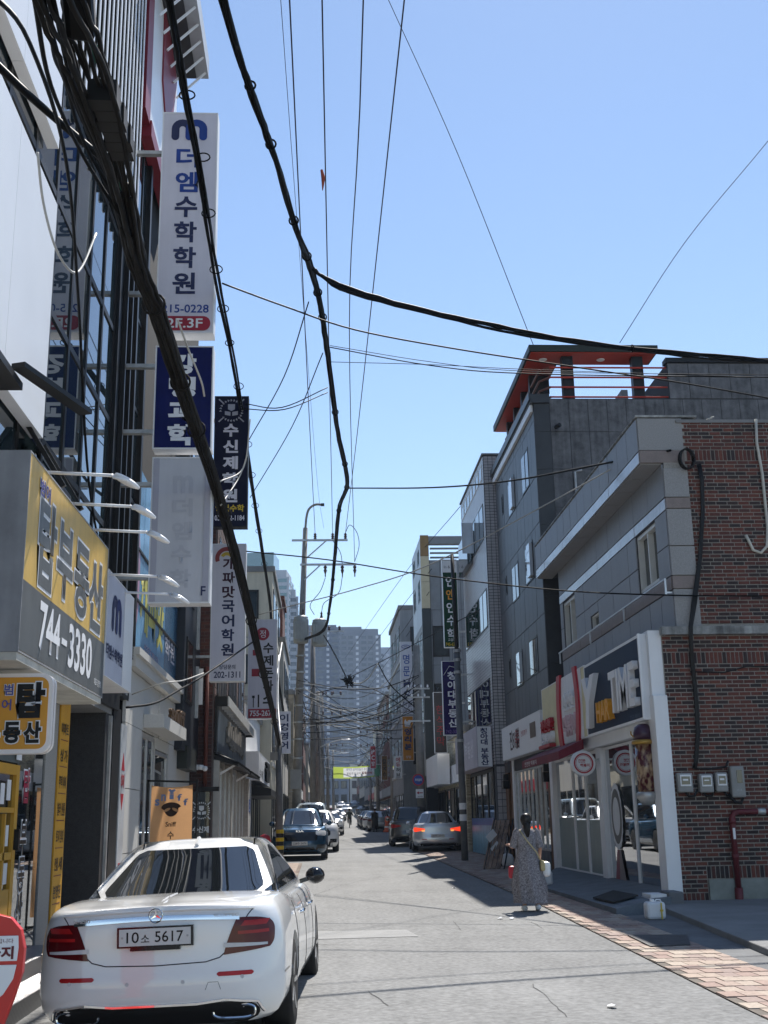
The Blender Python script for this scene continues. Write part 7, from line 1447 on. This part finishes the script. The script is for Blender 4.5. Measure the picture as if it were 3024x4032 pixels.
# ------------------------------------------------------------------ small street things
t = thing('no_parking_stand', 'red plastic no parking stand with white panels at the left edge', 'stand sign', (-1.98, 7.0, g(7)))
M_redpl = mat('red_plastic', (.55, .025, .02), rough=.3, var=.04)
def pls(pts, y, d, m, nm): return MB().prism([(x, y, z) for x, z in pts], (0, d, 0)).build(nm, m, t, bevel=.006)
oc = (-2.06, .98)
outl = [(oc[0] + .215 * math.cos(a), oc[1] + .2 * math.sin(a)) for a in [rad(-8 + 196 * k / 20) for k in range(21)]]; outl = [(-1.94, .62), (-1.97, .05)] + [(-1.86, .78)][:0] + []
N_ = [(-1.965, .07), (-1.955, .55), (-1.90, .70), (-1.855, .85), (-1.85, .98), (-1.875, 1.08), (-1.935, 1.145), (-2.01, 1.165)]
full_ = N_ + [(-4.12 - x, z) for x, z in reversed(N_)]
pls(full_, 7.0, .06, M_redpl, 'frame'); pls([(-1.88, .985), (-1.885, 1.05), (-2.235, 1.05), (-2.24, .985), (-2.235, .915), (-1.885, .915)], 6.992, .006, M_whitem, 'upper_panel'); pls([(-1.885, .895), (-1.90, .82), (-1.95, .74), (-2.0, .70), (-2.12, .70), (-2.17, .74), (-2.22, .82), (-2.235, .895)], 6.992, .006, M_whitem, 'lower_panel')
text('주차금지', 'y-', 6.992, -2.21, -1.905, .925, .995, M_mar, t, bold=.04, off=.003); text('협조를 부탁 드립니다', 'y-', 6.992, -2.2, -1.91, 1.01, 1.035, M_mar, t, off=.003)
MB().box(-2.3, -1.8, 6.8, 7.25, g(7), g(7) + .05).build('base', M_redpl, t, bevel=.02)
t.location.x += .165
for i, p in enumerate(((2.85, 18.02, 0.16), (2.68, 18.07, 0.16), (2.42, 10.19, 0.09), (3.1, 38.92, 0.35), (2.77, 25, 0.23))):
    c = MB(); c.add([(p[0] + .05 * math.cos(a) * random.uniform(.5, 1), p[1] + .06 * math.sin(a), g(p[1]) + .006 + random.uniform(0, .03)) for a in (0, 1.1, 2.3, 3.4, 4.6, 5.5)], [(0, 1, 2, 3, 4, 5)]); tag(c.build('paper_scrap', M_whitem), 'white scrap of litter lying on the asphalt, ' + ('right of the pale patch', 'left of the walking person', 'nearest the camera', 'by the silver saloon', 'by the long shadow')[i], 'litter', 'litter on the road')
def barrel(label, x, y):
    t = thing('traffic_barrel', label, 'traffic barrel', (x, y, g(y)), 'orange traffic barrels'); z = g(y)
    MB().lathe([(.34, z), (.34, z + .1), (.26, z + .14), (.22, z + .5), (.17, z + .62), (.22, z + .72), (.2, z + 1.0), (.1, z + 1.1)], (x, y, 0), 18).build('body', mat('orange_plastic', (.6, .10, .03), rough=.4), t, smooth=True); MB().lathe([(.243, z + .3), (.235, z + .42)], (x, y, 0), 18).build('band', M_whitem, t)
barrel('left orange traffic barrel by the pedestrian', 4.72, 84.0); barrel('right orange traffic barrel at the foot of the pole', 5.15, 82.6)
t = thing('hydrant', 'small red round topped hydrant at the left kerb behind the white car', 'hydrant', (-1.75, 36, g(36))); z = g(36); MB().lathe([(.16, z), (.16, z + .08), (.11, z + .1), (.11, z + .55), (.17, z + .6), (.19, z + .75), (.14, z + .9), (.02, z + .96)], (-1.72, 36.4, 0), 18).build('body', M_red, t, smooth=True); MB().tube([(-1.9, 36.4, z + .7), (-1.54, 36.4, z + .7)], .06, 10).build('outlet', M_red, t)
# ------------------------------------------------------------------ people
def skin_mesh(name, joints, edges, m, parent, sub=2):
    """one continuous skinned surface grown from joints {key: ((x, y, z), radius)}"""
    keys = list(joints); me = bpy.data.meshes.new(name); me.from_pydata([joints[k][0] for k in keys], [(keys.index(a), keys.index(b)) for a, b in edges], [])
    o = bpy.data.objects.new(name, me); COL.objects.link(o); o.parent = parent; me.materials.append(m)
    me.skin_vertices if False else None
    bm = bmesh.new(); bm.from_mesh(me); ly = bm.verts.layers.skin.verify()
    for i, v in enumerate(bm.verts):
        r = joints[keys[i]][1]; v[ly].radius = (r, r) if not isinstance(r, tuple) else r; v[ly].use_root = (i == 0)
    bm.to_mesh(me); bm.free()
    md = o.modifiers.new('skin', 'SKIN'); md.use_smooth_shade = True; sm = o.modifiers.new('sub', 'SUBSURF'); sm.levels = sub; sm.render_levels = sub
    return o
def hand(J, E, wrist, key, d, side, s=1.0):
    """palm and five fingers continuing from a wrist joint along d"""
    w = Vector(J[wrist][0]); d = Vector(d).normalized(); sd = Vector(side).normalized()
    p = w + d * .075 * s; J[key + 'p'] = (tuple(p), .026 * s); E.append((wrist, key + 'p'))
    for i, (o, l) in enumerate(((-.03, .055), (-.01, .068), (.01, .064), (.028, .05))):
        a = p + d * .035 * s + sd * o * s; b = a + d * l * .55 * s + Vector((0, 0, -.012 * s)); c_ = b + d * l * .45 * s + Vector((0, 0, -.022 * s))
        for q, pt in (('a', a), ('b', b), ('c', c_)): J[f'{key}{i}{q}'] = (tuple(pt), .0085 * s)
        E += [(key + 'p', f'{key}{i}a'), (f'{key}{i}a', f'{key}{i}b'), (f'{key}{i}b', f'{key}{i}c')]
    a = w + d * .04 * s - sd * .035 * s; b = a + d * .04 * s - sd * .02 * s; J[key + 't'] = (tuple(a), .011 * s); J[key + 'u'] = (tuple(b), .009 * s); E += [(wrist, key + 't'), (key + 't', key + 'u')]
M_skin = mat('skin', (.42, .25, .18), rough=.5, var=.05); M_hair = mat('dark_hair', (.012, .009, .008), rough=.4, var=.2, scale=30)
def figure(name, label, loc, rz, legs, arms, head, torso_m, leg_m):
    t = thing(name, label, 'person', (0, 0, 0)); J = {'pel': ((0, 0, .90), .115), 'sp': ((0, 0, 1.05), .105), 'ch': ((0, 0, 1.22), .12), 'nk': ((0, 0, 1.38), .05), 'hd0': ((0, .01, 1.45), .06), 'hd1': ((0, .015, 1.53), .085), 'hd2': ((0, .0, 1.60), .06)}
    E = [('pel', 'sp'), ('sp', 'ch'), ('ch', 'nk'), ('nk', 'hd0'), ('hd0', 'hd1'), ('hd1', 'hd2')]
    for s, k in ((-1, 'l'), (1, 'r')):
        hip, kn, an, toe = legs[k]; J.update({k + 'hip': (hip, .085), k + 'kn': (kn, .055), k + 'an': (an, .036), k + 'toe': (toe, .032)}); E += [('pel', k + 'hip'), (k + 'hip', k + 'kn'), (k + 'kn', k + 'an'), (k + 'an', k + 'toe')]
        sh, el, wr_, hd, sd = arms[k]; J.update({k + 'sh': (sh, .05), k + 'el': (el, .036), k + 'wr': (wr_, .024)}); E += [('ch', k + 'sh'), (k + 'sh', k + 'el'), (k + 'el', k + 'wr')]; hand(J, E, k + 'wr', k, hd, sd)
    b = skin_mesh('body', J, E, M_skin, t); t.location = loc; t.rotation_euler = (0, 0, rz)
    face = MB().lathe([(.001, -.012), (.011, -.006), (.014, .0), (.001, .004)], (0, .1, 1.515), 8, 'y').build('nose', M_skin, t, local=True, smooth=True)
    for sx in (-1, 1):
        MB().lathe([(.001, -.006), (.010, -.002), (.001, .004)], (sx * .032, .093, 1.545), 8, 'y').build('eye', M_hair, t, local=True); MB().lathe([(.02, -.008), (.025, 0), (.01, .008)], (sx * .088, .0, 1.53), 10, 'x').build('ear', M_skin, t, local=True)
    MB().bar((-.022, .096, 1.475), (.022, .096, 1.475), .008).build('mouth', mat('lips', (.3, .1, .09), rough=.5), t, local=True)
    return t
# woman in a long dress walking away
wl = {'l': ((-.08, 0, .86), (-.09, .05, .48), (-.09, -.02, .08), (-.10, .12, .04)), 'r': ((.08, 0, .86), (.10, -.02, .46), (.12, -.16, .10), (.13, -.06, .03))}
wa = {'l': ((-.165, 0, 1.31), (-.24, .03, 1.06), (-.27, .24, 1.10), (0, 1, .1), (1, 0, 0)), 'r': ((.165, 0, 1.31), (.235, -.02, 1.05), (.24, .14, .86), (0, .5, -1), (0, 1, .5))}
wo = figure('person', 'person in a long patterned dress walking away on the right', (3.36, 19.35, g(19.4)), 0, wl, wa, None, None, None)
def loft(rings, n=28, fold=0.0, nf=9):
    mb = MB(); vs = []
    for c, rx, ry in rings:
        for k in range(n):
            a = 2 * math.pi * k / n; f = 1 + fold * (1.45 - c[2]) * math.sin(nf * a + 3 * c[2]); vs.append((c[0] + rx * f * math.cos(a), c[1] + ry * f * math.sin(a), c[2]))
    mb.add(vs, [(i * n + k, i * n + (k + 1) % n, (i + 1) * n + (k + 1) % n, (i + 1) * n + k) for i in range(len(rings) - 1) for k in range(n)]); return mb
M_dress = mat('printed_dress', (.24, .225, .235), rough=.85, var=.42, scale=30, fine=.5)
loft([((0, 0, 1.385), .075, .06), ((0, 0, 1.35), .15, .095), ((0, 0, 1.29), .195, .12), ((0, 0, 1.2), .19, .135), ((0, 0, 1.05), .165, .125), ((0, -.005, .95), .185, .14), ((0, -.01, .82), .215, .17), ((0, -.01, .6), .25, .2), ((.01, -.02, .42), .28, .23), ((.02, -.03, .25), .275, .24), ((.02, -.035, .14), .285, .26)], fold=.13, nf=8).build('dress', M_dress, wo, smooth=True, local=True)
for k, s in (('l', -1), ('r', 1)):
    a, b = Vector(wa[k][0]), Vector(wa[k][1]); MB().tube([a - Vector((s * .03, 0, -.02)), a, a.lerp(b, .5), b], [.08, .075, .07, .068], 12, caps=False).build('sleeve', M_dress, wo, smooth=True, local=True)
hr = MB(); hr.lathe([(.001, 1.645), (.05, 1.635), (.085, 1.60), (.098, 1.55), (.092, 1.49), (.07, 1.44), (.04, 1.42)], (0, -.022, 0), 18); hr.build('hair', M_hair, wo, smooth=True, local=True); hr = MB(); hr.lathe([(.001, 1.50), (.05, 1.47), (.062, 1.42), (.055, 1.33), (.035, 1.24), (.005, 1.2)], (0, -.10, 0), 14); hr.build('ponytail', M_hair, wo, smooth=True, local=True)
for k in ('l', 'r'):
    a, b = Vector(wl[k][2]), Vector(wl[k][3]); MB().tube([a - Vector((0, .05, .03)), a + Vector((0, .02, -.02)), b + Vector((0, .03, .0))], [.045, .05, .035], 10).build('shoe', M_whitem, wo, smooth=True, local=True)
MB().tube([(-.13, -.07, 1.36), (-.02, -.15, 1.18), (.14, -.16, .98), (.22, -.1, .82)], .011, 6).build('bag_strap', mat('tan_strap', (.45, .38, .2), rough=.6), wo, smooth=True, local=True)
MB().box(.20, .28, -.17, -.0, .66, .84).build('shoulder_bag', MATS['tan_strap'], wo, local=True, bevel=.03); wo.scale = (.93, .93, .93)
o = MB().box(-.07, .05, -.07, .03, 0, .20).build('red_bag', M_red, None, local=True, bevel=.04); o.location = (3.36 - .245, 19.42, g(19.4) + .50); o.name = 'hand_bag'; tag(o, 'small red bag hanging at the left side of the walking person', 'bag')
o = MB().box(-.08, .08, -.09, .09, 0, .24).build('plastic_bag', M_whitem, None, local=True, bevel=.06); o.location = (3.36 + .30, 19.4, g(19.4) + .52); tag(o, 'white plastic bag hanging at the right side of the walking person', 'bag')
# cyclist
t = thing('bicycle', 'bicycle ridden away down the middle of the street', 'bicycle', (2.5, 105, g(105)))
for y in (-.5, .52): MB().tube([(0, y + .33 * math.cos(a), .34 + .33 * math.sin(a)) for a in [2 * math.pi * k / 24 for k in range(25)]], .022, 6).build('wheel', M_tyre, t, local=True)
fr_ = MB(); [fr_.bar(a, b, .035) for a, b in (((0, -.5, .34), (0, -.1, .3)), ((0, -.1, .3), (0, -.2, .85)), ((0, -.2, .8), (0, .35, .85)), ((0, -.1, .3), (0, .35, .75)), ((0, .38, .95), (0, .52, .34)), ((0, -.5, .34), (0, -.2, .78)))]; fr_.build('frame', M_black, t, local=True); MB().bar((-.28, .36, 1.0), (.28, .36, 1.0), .03).build('handlebar', M_black, t, local=True); MB().box(-.08, .08, -.33, -.08, .86, .92).build('saddle', M_black, t, local=True, bevel=.02)
for s in (-1, 1): MB().box(s * .06, s * .16, -.12, -.04, .24 if s > 0 else .40, .27 if s > 0 else .43).build('pedal', M_black, t, local=True)
cl_l = {'l': ((-.08, .0, .88), (-.12, .25, .68), (-.12, .0, .44), (-.12, .14, .42)), 'r': ((.08, 0, .88), (.12, .2, .56), (.12, .0, .28), (.12, .14, .26))}; cl_a = {'l': ((-.17, .05, 1.3), (-.27, .15, 1.1), (-.26, .42, 1.04), (0, 1, -.1), (1, 0, 0)), 'r': ((.17, .05, 1.3), (.27, .15, 1.1), (.26, .42, 1.04), (0, 1, -.1), (1, 0, 0))}
def clothes(p, legs, arms, top_m, leg_m, hair=True):
    loft([((0, 0, 1.40), .07, .06), ((0, 0, 1.34), .17, .11), ((0, 0, 1.2), .2, .14), ((0, 0, 1.0), .18, .135), ((0, 0, .86), .19, .15)]).build('jacket', top_m, p, smooth=True, local=True)
    for k in ('l', 'r'):
        a = [Vector(q) for q in arms[k][:3]]; MB().tube([a[0], a[1], a[2]], [.075, .06, .045], 10).build('sleeve', top_m, p, smooth=True, local=True)
        l_ = [Vector(q) for q in legs[k]]; MB().tube([l_[0] + Vector((0, 0, .04)), l_[1], l_[2]], [.11, .085, .06], 10).build('trouser_leg', leg_m, p, smooth=True, local=True); MB().tube([l_[2] - Vector((0, .05, .02)), l_[3] + Vector((0, .03, 0))], [.05, .04], 8).build('shoe', M_black, p, smooth=True, local=True)
    MB().lathe([(.001, 1.65), (.06, 1.635), (.095, 1.59), (.1, 1.54), (.08, 1.49), (.04, 1.46)], (0, -.015, 0), 14).build('hair', M_hair, p, smooth=True, local=True)
cy = figure('person', 'person in dark clothes riding the bicycle away', (2.5, 105, g(105) + .05), 0, cl_l, cl_a, None, None, None); clothes(cy, cl_l, cl_a, mat('olive_jacket', (.03, .04, .03), rough=.8), mat('dark_trousers', (.012, .013, .016), rough=.8)); cy['category'] = 'person'
t.location = (2.5, 105, g(105))
pl_l = {'l': ((-.08, 0, .88), (-.09, .02, .48), (-.09, -.02, .08), (-.10, .12, .04)), 'r': ((.08, 0, .88), (.09, .02, .48), (.09, -.02, .08), (.10, .12, .04))}; pl_a = {'l': ((-.17, 0, 1.31), (-.22, -.02, 1.05), (-.2, .08, .82), (0, .3, -1), (0, 1, .3)), 'r': ((.17, 0, 1.31), (.22, -.02, 1.05), (.2, .08, .82), (0, .3, -1), (0, 1, .3))}
pe = figure('person', 'person in black standing by the parked cars near the barrels', (3.85, 85, g(85)), .3, pl_l, pl_a, None, None, None); clothes(pe, pl_l, pl_a, M_black, M_black)
loft([((0, 0, 1.0), .2, .15), ((0, 0, .6), .24, .19), ((0, 0, .3), .27, .22)]).build('coat_skirt', M_black, pe, smooth=True, local=True)
# ------------------------------------------------------------------ apartment towers
def tower(label, x0, x1, y, d, h, wall, floors, bays, gl, strips=(), rot=0.0, accent=None, sidebays=3):
    t = thing('apartment_tower', label, 'building', (0, 0, 0), 'apartment towers behind the street'); w = x1 - x0; cx = (x0 + x1) / 2
    z0 = 0; MB().box(-w / 2, w / 2, 0, d, z0, h).build('wall', wall, t, local=True); MB().box(-w / 2 + 1, w / 2 - 1, 1, d - 1, h, h + 3.2).build('roof_block', wall, t, local=True)
    fh = h / floors
    def win(xa, xb, ya, yb, za, zb_, m, nm='window'):
        o = bpy.data.objects.new(nm, unit(m)); COL.objects.link(o); o.parent = t; o.location = ((xa + xb) / 2, (ya + yb) / 2, (za + zb_) / 2); o.scale = (xb - xa, yb - ya, zb_ - za)
    lo = int(12 / fh)
    for f in range(lo, floors):
        for b in range(bays):
            u = -w / 2 + w * (b + .5) / bays; bw = w / bays
            if b in strips: win(u - bw * .2, u + bw * .2, -.25, -.01, f * fh + .9, f * fh + 2.3, M_twhite, 'stair_window')
            else: win(u - bw * .36, u + bw * .36, -.12, -.005, f * fh + .8, f * fh + 2.35, gl)
        for b in range(sidebays):
            v = d * (b + .5) / sidebays; win(w / 2 + .005, w / 2 + .12, v - d / sidebays * .3, v + d / sidebays * .3, f * fh + .8, f * fh + 2.3, gl)
    for b in range(bays + 1):
        u = -w / 2 + w * b / bays; win(u - .25, u + .25, -.4, -.001, 8, h, wall, 'pilaster')
    if accent: win(-w / 2 + .02, -w / 2 + w * .2, -.5, -.41, 8, h - 3, accent, 'accent_wall')
    t.location = (cx, y, 0); t.rotation_euler = (0, 0, rot); return t
M_twh = mat('tower_white', (.34, .37, .42), rough=.7, var=.04, scale=.1); M_tgr = mat('tower_grey', (.115, .135, .175), rough=.7, var=.05, scale=.1); M_tdk = mat('tower_slate', (.045, .068, .12), rough=.7, var=.05, scale=.1); M_twhite = mat('tower_trim', (.5, .53, .58), rough=.5, var=0); M_tgl = mat('tower_glass', (.03, .045, .065), rough=.2, var=.1); M_tteal = mat('tower_teal_glass', (.10, .20, .22), rough=.15, var=.1)
ta = tower('white apartment tower with teal glass balconies, nearest on the left', -34, -13.2, 470, 18, 100, M_twh, 33, 4, M_tteal, rot=rad(-6)); 
MB().box(-9.5, 4, 1, 17, 100, 111).build('glass_crown', M_tteal, ta, local=True)
tower('pale stepped wing of the white apartment tower on the left', -13.4, -9.5, 476, 14, 93, M_twh, 31, 1, M_tgl)
tower('slate blue apartment tower behind the transformer pole', -13.0, 9.5, 610, 16, 100, M_tdk, 34, 6, M_tgl, strips=(1, 4), accent=M_tdk)
tower('grey apartment tower in the middle, with rows of white stair windows', 10.5, 31.5, 600, 16, 96, M_tgr, 33, 6, M_tgl, strips=(2, 5))
tower('pale apartment tower half hidden behind the academy sign', 32, 47, 640, 16, 92, M_twh, 31, 4, M_tgl, strips=(1,))
tower('slate tower filling the gap behind the pale academy sign', 44, 66, 700, 16, 90, M_tdk, 30, 5, M_tgl, strips=(2,))
tower('rear grey apartment tower between the other towers', 4, 26, 690, 16, 112, M_tgr, 38, 5, M_tgl, strips=(0, 3))
# ------------------------------------------------------------------ air
hz = MB().box(-1350, 1350, -650, 1350, -8, 125).build('haze', mat('haze_air', (1, 1, 1), var=0)); hz['kind'] = 'stuff'
m_ = MATS['haze_air']; n_ = m_.node_tree.nodes; n_.remove(n_['Principled BSDF']); pv = n_.new('ShaderNodeVolumePrincipled'); pv.inputs['Color'].default_value = (.62, .78, 1, 1); pv.inputs['Density'].default_value = .0003; pv.inputs['Anisotropy'].default_value = .0
m_.node_tree.links.new(pv.outputs[0], n_['Material Output'].inputs['Volume'])
